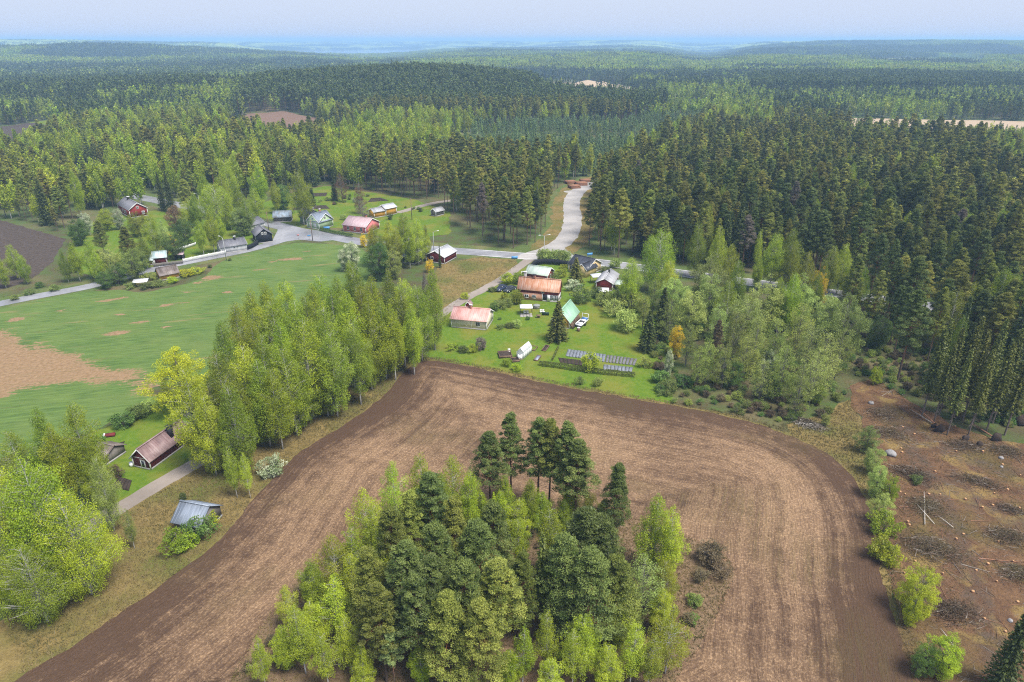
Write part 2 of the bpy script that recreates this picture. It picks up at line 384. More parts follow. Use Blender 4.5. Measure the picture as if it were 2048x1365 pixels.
def m_crop():
    g = G('sprouting_crop'); p = g.pos(); bare = g.attr('bare')
    rot = g.n('VectorRotate', {'Vector': p, 'Axis': (0, 0, 1), 'Angle': rad(-14)}, rotation_type='AXIS_ANGLE').outputs[0]
    st = g.n('VectorMath', {0: rot, 1: (0.12, 1.0, 1.0)}, operation='MULTIPLY').outputs[0]
    n1 = g.noise(1.5, 4, st, 0.6); n2 = g.noise(0.12, 4, p); n3 = g.noise(1.3, 4, p, 0.7); st2 = g.noise(0.35, 4, st, 0.6)
    c = g.mix(g.rng(n1, 0.30, 0.72), (0.04827, 0.09123, 0.0232), (0.1169, 0.1827, 0.04396))
    c = g.mix(g.rng(n2, 0.35, 0.7, 0, 0.5), c, (0.1441, 0.1827, 0.05187))
    c = g.mix(g.rng(st2, 0.62, 0.75, 0, 0.8), c, (0.2337, 0.1691, 0.0824))
    bt = g.math('ADD', bare, g.math('ADD', g.math('ADD', g.rng(n1, 0.3, 0.7, -2.8, 2.8), g.rng(n3, 0.3, 0.7, -1.6, 1.6)), g.rng(n2, 0.3, 0.7, -2.2, 2.2)))
    soil = g.mix(g.rng(n3, 0.35, 0.7), (0.1869, 0.1184, 0.0641), (0.2958, 0.1961, 0.113))
    soil = g.mix(g.rng(n1, 0.5, 0.75, 0, 0.45), soil, (0.1246, 0.115, 0.04272))
    c = g.mix(g.rng(bt, -0.5, 0.6), c, soil)
    return g.principled(c, 0.95, g.bump(g.math('ADD', n1, n3), 0.8, 0.25), spec=0.1)
def m_lawn(name='lawn_grass', a=(0.07411, 0.1391, 0.01199), b=(0.126, 0.183, 0.01919), dry=(0.1852, 0.1683, 0.03196)):
    g = G(name); p = g.pos(); n1 = g.noise(0.12, 4, p); n2 = g.noise(0.9, 4, p, 0.65); n3 = g.noise(5, 3, p, 0.7)
    c = g.mix(g.rng(n2, 0.35, 0.68), a, b)
    c = g.mix(g.rng(n1, 0.45, 0.66, 0, 0.75), c, dry)
    c = g.mix(g.rng(n3, 0.5, 0.8, 0, 0.5), c, tuple(x * 0.45 for x in a))
    return g.principled(c, 0.95, g.bump(n3, 0.7, 0.15), spec=0.1)
def m_drygrass():
    g = G('dry_meadow'); p = g.pos(); n1 = g.noise(0.09, 4, p); n2 = g.noise(0.7, 5, p, 0.7); n3 = g.noise(4, 3, p, 0.75)
    c = g.mix(g.rng(n2, 0.35, 0.66), (0.1481, 0.1091, 0.0382), (0.2666, 0.1965, 0.07642))
    c = g.mix(g.rng(n1, 0.44, 0.66, 0, 0.85), c, (0.09628, 0.1201, 0.02547))
    c = g.mix(g.rng(n3, 0.5, 0.78, 0, 0.6), c, (0.06662, 0.05092, 0.02038))
    return g.principled(c, 0.95, g.bump(n3, 0.9, 0.3), spec=0.1)
def m_cut():
    g = G('logged_ground'); p = g.pos(); n1 = g.noise(0.07, 4, p); n2 = g.noise(0.5, 5, p, 0.7); n3 = g.noise(3.0, 4, p, 0.75); n4 = g.noise(0.13, 4, p, 0.6, 0.5)
    c = g.mix(g.rng(n2, 0.35, 0.66), (0.1074, 0.05879, 0.03366), (0.2045, 0.1185, 0.06249))
    c = g.mix(g.rng(n4, 0.53, 0.62, 0, 0.85), c, (0.2761, 0.1898, 0.06811))
    c = g.mix(g.rng(n1, 0.52, 0.68, 0, 0.7), c, (0.1177, 0.09956, 0.03204))
    c = g.mix(g.rng(n3, 0.5, 0.74, 0, 0.8), c, (0.05624, 0.03415, 0.02082))
    c = g.mix(g.math('MULTIPLY', g.rng(g.math('ADD', g.attr('track'), g.rng(n2, 0.3, 0.7, -1.2, 1.2)), -0.6, 0.9), 0.75), c, (0.08547, 0.06652, 0.05298))
    c = g.mix(g.rng(n3, 0.40, 0.28, 0, 0.6), c, (0.3273, 0.1991, 0.1042))
    return g.principled(c, 0.95, g.bump(g.math('ADD', n3, n2), 1.0, 0.35), spec=0.1)
def m_road(name, a, b, rough):
    g = G(name); p = g.pos(); n1 = g.noise(0.10, 4, p); n2 = g.noise(0.9, 4, p); n3 = g.noise(9, 2, p)
    c = g.mix(g.rng(n1, 0.35, 0.65), a, b); c = g.mix(g.rng(n2, 0.5, 0.8, 0, 0.5), c, tuple(x * 0.7 for x in a))
    return g.principled(c, g.rng(n1, 0.35, 0.62, rough, min(1, rough + 0.35)), g.bump(n3, 0.3, 0.03), spec=0.5)
def m_soil(name, a, b):
    g = G(name); p = g.pos(); n2 = g.noise(0.8, 5, p, 0.7); n3 = g.noise(4, 3, p, 0.7)
    c = g.mix(g.rng(n2, 0.35, 0.68), a, b); c = g.mix(g.rng(n3, 0.5, 0.75, 0, 0.6), c, tuple(x * 0.5 for x in a))
    return g.principled(c, 0.95, g.bump(n3, 0.9, 0.2), spec=0.1)
M_GROUND = m_ground(); M_FIELD = m_field(); M_CROP = m_crop(); M_LAWN = m_lawn(); M_DRY = m_drygrass(); M_CUT = m_cut()
M_LAWN2 = m_lawn('rough_grass', (0.0629, 0.0999, 0.0259), (0.1147, 0.148, 0.0444), (0.1628, 0.148, 0.0629))
M_ASPHALT = m_road('wet_asphalt', (0.1835, 0.1835, 0.2007), (0.2868, 0.2868, 0.304), 0.22)  # base colour lightened to carry the sky reflection of the wet surface
M_GRAVEL = m_road('pale_gravel', (0.2493, 0.2355, 0.2286), (0.3601, 0.3394, 0.3255), 0.6)
M_LANE = m_road('lane_gravel', (0.1948, 0.1616, 0.1368), (0.2735, 0.2321, 0.1989), 0.8)
M_PALE = m_lawn('pale_field', (0.17, 0.23, 0.07), (0.26, 0.31, 0.11), (0.32, 0.29, 0.13))
M_SAND = m_soil('bare_sand', (0.3552, 0.2664, 0.1776), (0.4588, 0.3626, 0.259))
M_DARKSOIL = m_soil('dark_soil', (0.0555, 0.04292, 0.03552), (0.0999, 0.0777, 0.0629))
M_BEDSOIL = m_soil('garden_soil', (0.0407, 0.03108, 0.0259), (0.074, 0.0555, 0.0444))
M_HILLCUT = m_soil('cleared_hillside', (0.148, 0.0888, 0.0629), (0.222, 0.148, 0.1073))

# ---- the ground itself: one sheet round the camera out to the horizon
az = np.radians(np.concatenate([np.arange(-180, -60, 5.0), np.arange(-60, 60, 0.4), np.arange(60, 180, 5.0)]))
rr = np.concatenate([[0.5], np.linspace(30, 420, 14), np.geomspace(440, 30000, 210)])
A, R_ = np.meshgrid(az, rr); gx = (np.sin(A) * R_).ravel(); gy = (np.cos(A) * R_).ravel()
na = len(az); ii = (np.arange(len(rr) - 1)[:, None] * na + np.arange(na)[None]).ravel(); jj = (np.arange(len(rr) - 1)[:, None] * na + (np.arange(na)[None] + 1) % na).ravel()
put('ground', mesh_np('ground', np.column_stack([gx, gy, T(gx, gy)]), np.stack([ii, ii + na, jj + na, jj], 1), [M_GROUND], smoothf=True), kind='structure')

def fld(x, y): return np.minimum(sdf_poly(x, y, POLY_FIELD) + wob(x, y, 0.55, 1.7), -sdf_poly(x, y, POLY_ISLE) + wob(x, y, 0.9, 2.2, 9))
def fld_attr(x, y):
    d, s = sdf_poly(x, y, POLY_FIELD, True); d2 = -sdf_poly(x, y, POLY_ISLE)
    k = sstep(0, 9, d2); return {'dist': np.maximum(d, 0) * 1.0 + 0 * k, 'arc': s}
fb = bb(POLY_FIELD); fb = (fb[0], fb[1], max(fb[2], 26), fb[3])
sheet('ploughed_field', fld, fb, 0.8, 0.05, M_FIELD, fld_attr)
sheet('dry_verge', lambda x, y: np.maximum(np.maximum(sdf_poly(x, y, POLY_VERGE_L), sdf_poly(x, y, POLY_VERGE_R)), sdf_poly(x, y, POLY_FIELD) + 0.7) + wob(x, y, 1.2, 3.0, 21), (-135, 115, 26, 215), 1.0, 0.042, M_DRY)
sheet('island_floor', lambda x, y: sdf_poly(x, y, POLY_ISLE) + 0.5, bb(POLY_ISLE), 1.5, 0.046, m_soil('heathy_ground', (0.13, 0.085, 0.05), (0.24, 0.165, 0.10)))
rng_p = np.random.default_rng(4)
PATCH_BARE = [(580, 519, 34, 3), (545, 524, 14, 2), (423, 556, 24, 5), (395, 566, 12, 2.5), (455, 585, 12, 3), (330, 612, 13, 2), (245, 596, 16, 2), (375, 585, 10, 1.5), (240, 630, 12, 2), (235, 667, 24, 4), (330, 655, 14, 3), (30, 640, 14, 4), (215, 602, 20, 2), (120, 622, 15, 2), (350, 608, 25, 1.5), (520, 540, 20, 1.4), (615, 503, 14, 1.3), (280, 645, 22, 2)]
PATCH_BARE = [(*gp(a, b), c * np.linalg.norm(gp(a, b)) / FPX * 0.8, d * np.linalg.norm(gp(a, b)) / FPX * 2.6) for a, b, c, d in PATCH_BARE]
def crop_attr(x, y):
    b = np.clip(sdf_poly(x, y, POLY_BARE), -9, 9)
    ca, sa = math.cos(rad(14)), math.sin(rad(14))
    for px, py, rx, ry in PATCH_BARE:
        u = (x - px) * ca + (y - py) * sa; v = -(x - px) * sa + (y - py) * ca
        b = np.maximum(b, (1 - np.hypot(u / rx, v / ry)) * 6)
    return {'bare': b}
sheet('crop_field', lambda x, y: sdf_poly(x, y, POLY_CROP) + wob(x, y, 1.0, 3.0), bb(POLY_CROP), 1.2, 0.045, M_CROP, crop_attr)
sheet('dark_field', lambda x, y: sdf_poly(x, y, POLY_DARK) + wob(x, y, 0.8, 3), bb(POLY_DARK), 2.0, 0.03, M_DARKSOIL)
sheet('lawn', lambda x, y: np.maximum(np.maximum(sdf_poly(x, y, POLY_YARD), sdf_poly(x, y, POLY_COTTAGE)), sdf_poly(x, y, POLY_GARDENS)) + wob(x, y, 1.2, 3.5, 31), (-240, 115, 84, 430), 1.6, 0.038, M_LAWN)
sheet('village_grass', lambda x, y: sdf_poly(x, y, POLY_VILLAGE) + wob(x, y, 1.5, 5, 32), bb(POLY_VILLAGE), 2.0, 0.026, M_LAWN)
sheet('meadow', lambda x, y: sdf_poly(x, y, POLY_MEADOW) + wob(x, y, 1.2, 4, 33), bb(POLY_MEADOW), 1.5, 0.042, M_DRY)
TRACKS = [smooth(P(t), 6) for t in ([(1775, 815), (1815, 880), (1850, 950), (1885, 1010), (1920, 1090), (1950, 1180), (1985, 1290), (2020, 1420)], [(1890, 960), (1960, 1010), (2050, 1050), (2200, 1090)], [(1800, 850), (1900, 905), (2020, 945), (2200, 980)])]
def cut_attr(x, y):
    b = np.full(len(x), -9.0)
    for t in TRACKS:
        for off in (-1.0, 1.0): b = np.maximum(b, sdf_line(x, y, t + np.array([off, off * .3]), 0.55))
    return {'track': b}
sheet('logged_ground', lambda x, y: sdf_poly(x, y, POLY_CUT) + wob(x, y, 1.5, 4, 34), bb(POLY_CUT), 1.2, 0.044, M_CUT, cut_attr)
VERGE_RD = 4.0
sheet('road_verge', lambda x, y: np.maximum.reduce([sdf_line(x, y, ROAD, 3.4 + VERGE_RD), sdf_line(x, y, SIDE_ROAD, 2.6 + 3), sdf_line(x, y, LANE, 1.7 + 1.8), sdf_line(x, y, GRAVEL, 4 + 7)]) + wob(x, y, 1.3, 4, 36), (-330, 260, 70, 480), 2.0, 0.022, M_LAWN2)
sheet('gravel_bank', lambda x, y: sdf_line(x, y, GRAVEL[10:], 4 + 4.5) + wob(x, y, 1.5, 4, 37), bb(GRAVEL, 14), 1.5, 0.048, M_DRY)
def asph(x, y):
    a = np.maximum(sdf_line(x, y, ROAD, 3.5), sdf_line(x, y, SIDE_ROAD, 2.5)); tri = sdf_poly(x, y, P([(545, 482), (560, 452), (640, 462), (690, 478), (640, 484), (600, 480), (570, 484)]))
    return np.maximum(a, tri)
sheet('road', asph, (-330, 260, 100, 480), 1.2, 0.064, M_ASPHALT)
sheet('gravel_road', lambda x, y: np.maximum.reduce([sdf_line(x, y, GRAVEL, 3.6), sdf_line(x, y, SIDE_TRACK, 2.5), sdf_poly(x, y, P([(1030, 519), (1050, 508), (1092, 496), (1120, 492), (1140, 505), (1150, 514), (1090, 520)]))]) + wob(x, y, 0.6, 3, 41), bb(GRAVEL, 14), 1.0, 0.070, M_GRAVEL)
sheet('gravel_lane', lambda x, y: np.maximum(sdf_line(x, y, LANE, 1.55), sdf_line(x, y, YARD_TRACK, 1.8)) + wob(x, y, 0.25, 2, 42), (-150, 60, 60, 380), 0.8, 0.060, M_LANE)
# painted edge lines of the main road
def ribbon(name, line, off, w, z, m, **pr):
    t = np.gradient(line, axis=0); t /= np.linalg.norm(t, axis=1)[:, None]; nrm = np.column_stack([-t[:, 1], t[:, 0]])
    a = line + nrm * (off - w / 2); b = line + nrm * (off + w / 2); n = len(line)
    V = np.column_stack([np.vstack([a, b]), np.full(2 * n, z)]); i = np.arange(n - 1)
    return put(name, mesh_np(name, V, np.stack([i, i + 1, i + n + 1, i + n], 1), [m]), **pr)
M_PAINT = m_plain('road_paint', (0.72, 0.72, 0.70), 0.6)
for off in (-3.0, 3.0): ribbon('road_marking', ROAD[88:], off, 0.22, 0.072, M_PAINT, kind='structure')
# far bare places: cleared hillside, sand workings, sand strip, fields, lakes
def far_sheet(name, px, m, up=0.25, res=6.0):
    q = PT(px); return sheet(name, lambda x, y: sdf_poly(x, y, q) + wob(x, y, res * 0.8, res * 2.5, 51), bb(q, 10), res, up, m, terrain=True)
CLEARS = []
def clear(name, px, m, **k): CLEARS.append(PT(px)); return far_sheet(name, px, m, **k)
clear('cleared_slope', [(455, 250), (500, 228), (570, 224), (640, 238), (640, 268), (612, 300), (560, 296), (500, 276), (455, 272)], M_HILLCUT)
clear('sand_strip', [(1650, 237), (1800, 239), (1950, 242), (2100, 245), (2100, 266), (1980, 262), (1860, 258), (1690, 254)], M_SAND)
clear('far_dark_field', [(20, 252), (75, 246), (125, 258), (110, 285), (60, 310), (15, 318), (-60, 300), (-60, 262)], M_DARKSOIL)
clear('far_meadow', [(60, 246), (110, 240), (140, 248), (110, 256)], M_LAWN)
clear('cleared_ground', [(1320, 210), (1390, 204), (1440, 222), (1400, 232), (1330, 226)], M_HILLCUT)
clear('sand_works', [(1015, 163), (1100, 163), (1240, 170), (1300, 182), (1180, 184), (1070, 172)], M_SAND)
clear('far_meadow', [(535, 152), (620, 150), (612, 139), (555, 138)], M_PALE)
clear('far_meadow', [(1290, 150), (1480, 150), (1470, 141), (1310, 140)], M_PALE)
clear('far_meadow', [(420, 132), (540, 131), (530, 125), (440, 124)], M_PALE)
clear('far_meadow', [(1720, 128), (1980, 130), (1960, 120), (1740, 119)], M_PALE)
clear('far_meadow', [(700, 126), (880, 126), (870, 119), (720, 119)], M_PALE)
clear('far_meadow', [(150, 128), (300, 127), (290, 120), (170, 120)], M_PALE)
clear('bare_sand', [(100, 345), (130, 338), (150, 350), (120, 358)], M_HILLCUT)
M_LAKE = m_plain('lake_water', (0.10, 0.13, 0.17), 0.08, 0.05)
for lx, ly, sx, sy in LAKES:
    a = np.linspace(0, 2 * math.pi, 60, endpoint=False); k = 1 + 0.12 * np.sin(3 * a) + 0.08 * np.sin(7 * a + 1)
    V = np.column_stack([lx + sx * 1.05 * k * np.cos(a), ly + sy * 1.05 * k * np.sin(a), np.full(60, -24.0)])
    put('lake', mesh_np('lake', V, [tuple(range(60))], [M_LAKE]), kind='structure')
# ================================================================== TREES
def unit(v): return v / (np.linalg.norm(v, axis=-1, keepdims=True) + 1e-9)
def leaves(C, size, rng, axis=None, aspect=0.62, flat=0.0):
    """rhombic leaf sprays at C; axis = preferred long direction, flat = pull of the normals upward"""
    n = len(C); nrm = unit(rng.normal(size=(n, 3)) + np.array([0, 0, flat]))
    u = axis + rng.normal(size=(n, 3)) * 0.35 if axis is not None else rng.normal(size=(n, 3))
    u = unit(u - nrm * (u * nrm).sum(1, keepdims=True)); v = np.cross(nrm, u)
    s = (size * rng.uniform(0.6, 1.35, n))[:, None]
    V = np.stack([C + u * s, C + v * s * aspect + nrm * s * 0.15, C - u * s, C - v * s * aspect + nrm * s * 0.15], 1).reshape(-1, 3)
    return V, np.arange(4 * n).reshape(n, 4)
def tubes(segs, seg=5):
    V = []; F = []; b = 0; ang = np.arange(seg) * 2 * math.pi / seg
    for pts, r in segs:
        pts = np.asarray(pts, float); n = len(pts)
        t = unit(np.gradient(pts, axis=0)); up = np.where(np.abs(t[:, 2:3]) < 0.9, [[0, 0, 1.0]], [[1.0, 0, 0]])
        u = unit(np.cross(t, up)); v = np.cross(t, u)
        ring = pts[:, None] + np.asarray(r)[:, None, None] * (np.cos(ang)[None, :, None] * u[:, None] + np.sin(ang)[None, :, None] * v[:, None])
        V.append(ring.reshape(-1, 3)); i = (np.arange(n - 1)[:, None] * seg + np.arange(seg)[None]).ravel(); j = (np.arange(n - 1)[:, None] * seg + (np.arange(seg)[None] + 1) % seg).ravel()
        F.append(np.stack([i, j, j + seg, i + seg], 1) + b); b += n * seg
    return np.vstack(V), np.vstack(F)
def crooked(h, r0, rng, wob_=0.012, n=9, top=0.06):
    z = np.linspace(-0.15, h, n); k = np.cumsum(rng.normal(size=(n, 2)) * wob_ * h / 3, 0); k -= k[:1]
    return np.column_stack([k * np.linspace(0.2, 1, n)[:, None], z]), r0 * (1 - np.linspace(0, 1, n)) ** 0.8 + r0 * top
def trunk_at(pts, z): return np.array([np.interp(z, pts[:, 2], pts[:, 0]), np.interp(z, pts[:, 2], pts[:, 1]), z])
def cluster_tree(rng, h, c0, R, prof, ncl, nleaf, lsize, crad, r0, droop=0.0, out=(0.35, 1.0), limbs=1.0, flat=0.0, aspect=0.62, lean=0.012, twig=0.7, jitter=0.0, stems=1):
    """broad-leaved tree: leaf clouds at the ends of limbs that leave a tapering stem"""
    pts, rad_ = crooked(h * 0.97, r0, rng, lean); segs = [(pts, rad_)]
    for k in range(stems - 1):
        p2, r2 = crooked(h * rng.uniform(0.7, 0.9), r0 * 0.8, rng, lean); a = rng.uniform(0, 6.28)
        p2[:, :2] += np.outer(np.linspace(0, 1, len(p2)), [math.cos(a) * R * 0.5, math.sin(a) * R * 0.5]); segs.append((p2, r2))
    C = []; A = []; Tn = []
    t = (np.arange(ncl) + rng.uniform(0, 1, ncl)) / ncl
    # more clouds where the crown is wide
    w = np.array([prof(x) for x in np.linspace(0, 1, 60)]) ** 1.3 + 0.12; cw = np.cumsum(w) / w.sum(); t = np.interp(t, cw, np.linspace(0, 1, 60))
    lob = rng.uniform(0.62, 1.22, 9); lobz = rng.uniform(0.74, 1.2, 7)
    for k in range(ncl):
        a = k * 2.39996 + rng.normal() * 0.5; rf = R * prof(t[k]) * lob[int((a % 6.283) / 6.2832 * 9) % 9] * lobz[min(6, int(t[k] * 7))]
        rr_ = rf * math.sqrt(rng.uniform(out[0] ** 2, out[1] ** 2)); z = h * (c0 + (1 - c0) * t[k]) + rng.normal() * jitter
        p = trunk_at(pts, min(z, h * 0.96)); c = np.array([p[0] + rr_ * math.cos(a), p[1] + rr_ * math.sin(a), z])
        cr = crad * rng.uniform(0.65, 1.3) * (0.55 + 0.45 * prof(t[k]))
        nl = max(4, int(nleaf * (cr / crad) ** 2 * rng.uniform(0.6, 1.3)))
        q = unit(rng.normal(size=(nl, 3))) * rng.uniform(0.25, 1, (nl, 1)) ** 0.5 * cr * np.array([1, 1, 0.85 + droop])
        q[:, 2] -= droop * cr * rng.uniform(0, 1.3, nl)
        C.append(c + q); A.append(np.tile([math.cos(a) * 0.4, math.sin(a) * 0.4, -0.2 - droop], (nl, 1))); Tn.append(np.clip(rng.normal(0.48, 0.23) + rng.normal(size=nl) * 0.11, 0, 1))
        if rng.uniform() < limbs and rr_ > 0.4:
            zb = max(h * 0.12, z - rr_ * rng.uniform(0.5, 1.1)); b = trunk_at(pts, min(zb, h * 0.93)); m_ = (b * 0.45 + c * 0.55) + np.array([0, 0, rr_ * 0.10])
            rb = max(0.02, r0 * 0.32 * (1 - zb / h)); segs.append((np.array([b, m_, c]), np.array([rb, rb * 0.6, 0.012])))
    C = np.vstack(C); A = np.vstack(A)
    V, Fq = leaves(C, lsize, rng, A if droop > 0 else None, aspect, flat)
    return V, Fq, np.concatenate(Tn), segs
def birch_prof(t): return (min(1, 0.25 + 0.75 * (t / 0.36)) ** 0.8) * (1 if t < 0.36 else max(0, (1 - t) / 0.64) ** 0.62)
def round_prof(t): return max(0.0, math.sin(math.pi * min(1, max(0, 0.10 + 0.86 * t)))) ** 0.55
def column_prof(t): return (min(1, t / 0.12) ** 0.5) * (1 if t < 0.5 else max(0, (1 - t) / 0.5) ** 0.5)
def pine_tree(rng, h, c0, R, npad, nneedle, nsize, r0, young=False, deadb=1.0):
    pts, rad_ = crooked(h * 0.98, r0, rng, 0.008); segs = [(pts, rad_)]; C = []; A = []; Tn = []
    for k in range(npad):
        t = (k + rng.uniform()) / npad; t = t ** 0.82
        prof = (min(1, 0.45 + t / 0.35)) * (max(0.0, 1 - t) ** (0.62 if not young else 0.85)) + 0.06
        a = k * 2.39996 + rng.normal() * 0.6; rr_ = R * prof * rng.uniform(0.35, 1.08); z = h * (c0 + (1 - c0) * t) + rng.normal() * 0.15
        p = trunk_at(pts, min(z, h * 0.97)); c = np.array([p[0] + rr_ * math.cos(a), p[1] + rr_ * math.sin(a), z + rr_ * 0.12])
        pr = R * rng.uniform(0.16, 0.33) * (0.6 + 0.4 * (1 - t)) * (1.25 if npad < 80 else 1.0); nl = max(4, int(nneedle * rng.uniform(0.6, 1.4)))
        q = unit(rng.normal(size=(nl, 3))) * rng.uniform(0.2, 1, (nl, 1)) ** 0.5 * pr * np.array([1, 1, 0.55])
        C.append(c + q); A.append(unit(q * np.array([1, 1, 1.0]) + np.array([math.cos(a) * 0.3 * pr, math.sin(a) * 0.3 * pr, 0.75 * pr])))
        Tn.append(np.clip(rng.normal(0.5, 0.27) + rng.normal(size=nl) * 0.12, 0, 1))
        b = trunk_at(pts, min(z - 0.12 * rr_, h * 0.95)); rb = max(0.02, r0 * 0.26 * (1 - 0.75 * t)); segs.append((np.array([b, (b + c) / 2 + [0, 0, 0.06 * rr_], c]), np.array([rb, rb * 0.6, 0.012])))
    for k in range(int(10 * deadb)):
        z = h * rng.uniform(0.25, c0 + 0.05); a = rng.uniform(0, 6.28); l = R * rng.uniform(0.25, 0.7); b = trunk_at(pts, z)
        segs.append((np.array([b, b + [l * math.cos(a) * 0.6, l * math.sin(a) * 0.6, -0.05 * l], b + [l * math.cos(a), l * math.sin(a), -0.28 * l]]), np.array([0.03, 0.02, 0.006])))
    C = np.vstack(C); A = np.vstack(A); V, Fq = leaves(C, nsize, rng, A * 3.0, 0.34)
    return V, Fq, np.concatenate(Tn), segs
def spruce_tree(rng, h, c0, R, nwh, nq, qsize, r0, deadb=0.0, slim=0.85):
    pts, rad_ = crooked(h, r0, rng, 0.003); segs = [(pts, rad_)]; C = []; A = []; Tn = []
    for i in range(nwh):
        t = (i + rng.uniform(0, 0.6)) / nwh; z0 = h * (c0 + (1 - c0) * t); Lb = R * (max(0, 1 - t)) ** slim + 0.12
        nb = 7 if t < 0.75 else 5
        for k in range(nb):
            a = 2 * math.pi * (k + rng.uniform(-0.3, 0.3)) / nb + i * 0.9; l = Lb * rng.uniform(0.72, 1.12); n = max(3, int(nq * (0.35 + 0.65 * l / R)))
            s = np.sort(rng.uniform(0.12, 1, n)); dr = -0.30 * s + 0.13 * s ** 3 + (0.28 * t * s)
            d = np.array([math.cos(a), math.sin(a), 0]); side = np.array([-d[1], d[0], 0])
            sp = rng.normal(size=n) * l * 0.13 * (1.15 - s)
            c = pts[0] * 0 + d * (s * l)[:, None] + side * sp[:, None] + np.array([0, 0, 1.0]) * (z0 + dr * l - np.abs(sp) * 0.3 + rng.normal(size=n) * 0.05)[:, None]
            C.append(c); A.append(d * 1.0 + side * (np.sign(sp) * 0.55)[:, None] + np.array([0, 0, -0.42 + 0.5 * t])); Tn.append(np.clip(rng.normal(0.5, 0.16) + rng.normal(size=n) * 0.15 + (s - 0.6) * 0.25, 0, 1))
    for k in range(int(26 * deadb)):
        z = h * rng.uniform(0.10, c0 + 0.12); a = rng.uniform(0, 6.28); l = R * rng.uniform(0.4, 0.9); b = trunk_at(pts, z)
        segs.append((np.array([b, b + [l * math.cos(a) * 0.5, l * math.sin(a) * 0.5, -0.12 * l], b + [l * math.cos(a), l * math.sin(a), -0.42 * l]]), np.array([0.03, 0.022, 0.006])))
    C = np.vstack(C); A = np.vstack(A); V, Fq = leaves(C, qsize, rng, A * 2.2, 0.42, 0.9)
    return V, Fq, np.concatenate(Tn), segs
def twig_tree(rng, h, R, n, r0, levels=2):
    """a bare tree: limbs and twigs only"""
    pts, rad_ = crooked(h, r0, rng, 0.012); segs = [(pts, rad_)]
    for k in range(n):
        t = (k + rng.uniform()) / n; z = h * (0.25 + 0.72 * t); a = k * 2.4 + rng.normal() * 0.4; l = R * birch_prof(t) * rng.uniform(0.7, 1.1) + 0.3; b = trunk_at(pts, z)
        e = b + np.array([l * math.cos(a), l * math.sin(a), l * 0.55]); m_ = (b + e) / 2 + rng.normal(size=3) * 0.06 * l; segs.append((np.array([b, m_, e]), np.array([0.05 * r0 / 0.15, 0.03 * r0 / 0.15, 0.008])))
        for j in range(levels * 3):
            s = rng.uniform(0.3, 0.95); q = b + (e - b) * s; a2 = a + rng.normal() * 0.9; l2 = l * rng.uniform(0.25, 0.5)
            segs.append((np.array([q, q + [l2 * math.cos(a2), l2 * math.sin(a2), l2 * rng.uniform(0.1, 0.7)]]), np.array([0.018, 0.006])))
    return segs

# ---- bark and leaf materials (spring: fresh birch leaf, dull conifers)
def m_bark(name, lo, hi, zfade=None, marks=False):
    g = G(name); tc = g.n('TexCoord').outputs['Object']; sx = g.n('SeparateXYZ', {0: tc})
    if marks:
        v = g.comb(g.math('MULTIPLY', sx.outputs[0], 1.0), g.math('MULTIPLY', sx.outputs[1], 1.0), g.math('MULTIPLY', sx.outputs[2], 5.0)); n = g.noise(1.1, 3, v)
        c = g.mix(g.rng(n, 0.56, 0.64), hi, lo); c = g.mix(g.rng(sx.outputs[2], 0.3, 1.8, 0.8, 0), c, lo)
    else:
        n = g.noise(3.0, 4, tc); c = g.mix(g.rng(sx.outputs[2], zfade[0], zfade[1]), lo, hi) if zfade else g.mix(g.rng(n, 0.35, 0.65), lo, hi)
        c = g.mix(g.rng(n, 0.45, 0.75, 0, 0.5), c, tuple(x * 0.5 for x in lo))
    return g.principled(c, 0.9, spec=0.1)
B_BIRCH = m_bark('birch_bark', (0.10, 0.095, 0.085), (0.55, 0.53, 0.50), marks=True)
B_PINE = m_bark('pine_bark', (0.125, 0.095, 0.075), (0.27, 0.125, 0.06), (3.0, 9.0))
B_SPRUCE = m_bark('spruce_bark', (0.13, 0.105, 0.09), (0.23, 0.19, 0.165))
B_GREY = m_bark('grey_bark', (0.13, 0.12, 0.105), (0.27, 0.255, 0.23))
L_BIRCH = m_leaf('birch_leaf', (0.165, 0.255, 0.01), (0.415, 0.515, 0.024))
L_BIRCHB = m_leaf('birch_leaf_bright', (0.21, 0.295, 0.012), (0.48, 0.56, 0.035))
L_BIRCHD = m_leaf('birch_leaf_deep', (0.115, 0.195, 0.011), (0.3, 0.4, 0.028))
L_ALDER = m_leaf('sparse_leaf', (0.18, 0.245, 0.036), (0.385, 0.46, 0.098), 0.3)
L_WILLOW = m_leaf('willow_leaf', (0.205, 0.285, 0.052), (0.48, 0.57, 0.16), 0.3)
L_BUSH = m_leaf('bush_leaf', (0.105, 0.165, 0.028), (0.25, 0.32, 0.07), 0.3)
L_BUSHG = m_leaf('deep_green_leaf', (0.065, 0.15, 0.024), (0.165, 0.29, 0.05), 0.3)
L_YELLOW = m_leaf('maple_flush', (0.33, 0.4, 0.012), (0.6, 0.63, 0.03), 0.35, 0.015, 0.15)
L_GOLD = m_leaf('golden_blossom', (0.62, 0.48, 0.012), (0.88, 0.74, 0.04), 0.3, 0.01, 0.12)
L_RUST = m_leaf('rusty_flush', (0.17, 0.095, 0.05), (0.32, 0.22, 0.11), 0.3)
L_WHITE = m_leaf('white_blossom', (0.15, 0.26, 0.05), (0.74, 0.76, 0.56), 0.25, 0.01, 0.15)
L_PINE = m_leaf('pine_needles', (0.092, 0.128, 0.018), (0.33, 0.375, 0.07), 0.15, 0.014, 0.38)
L_PINED = m_leaf('pine_needles_deep', (0.05, 0.086, 0.016), (0.195, 0.255, 0.062), 0.15, 0.012, 0.34)
L_PINEO = m_leaf('pine_needles_olive', (.135, .15, .018), (.43, .43, .080), 0.15, 0.012, 0.3)
L_SPRUCE = m_leaf('spruce_needles', (0.036, 0.06, 0.014), (0.14, 0.18, 0.044), 0.12, 0.02, 0.22)
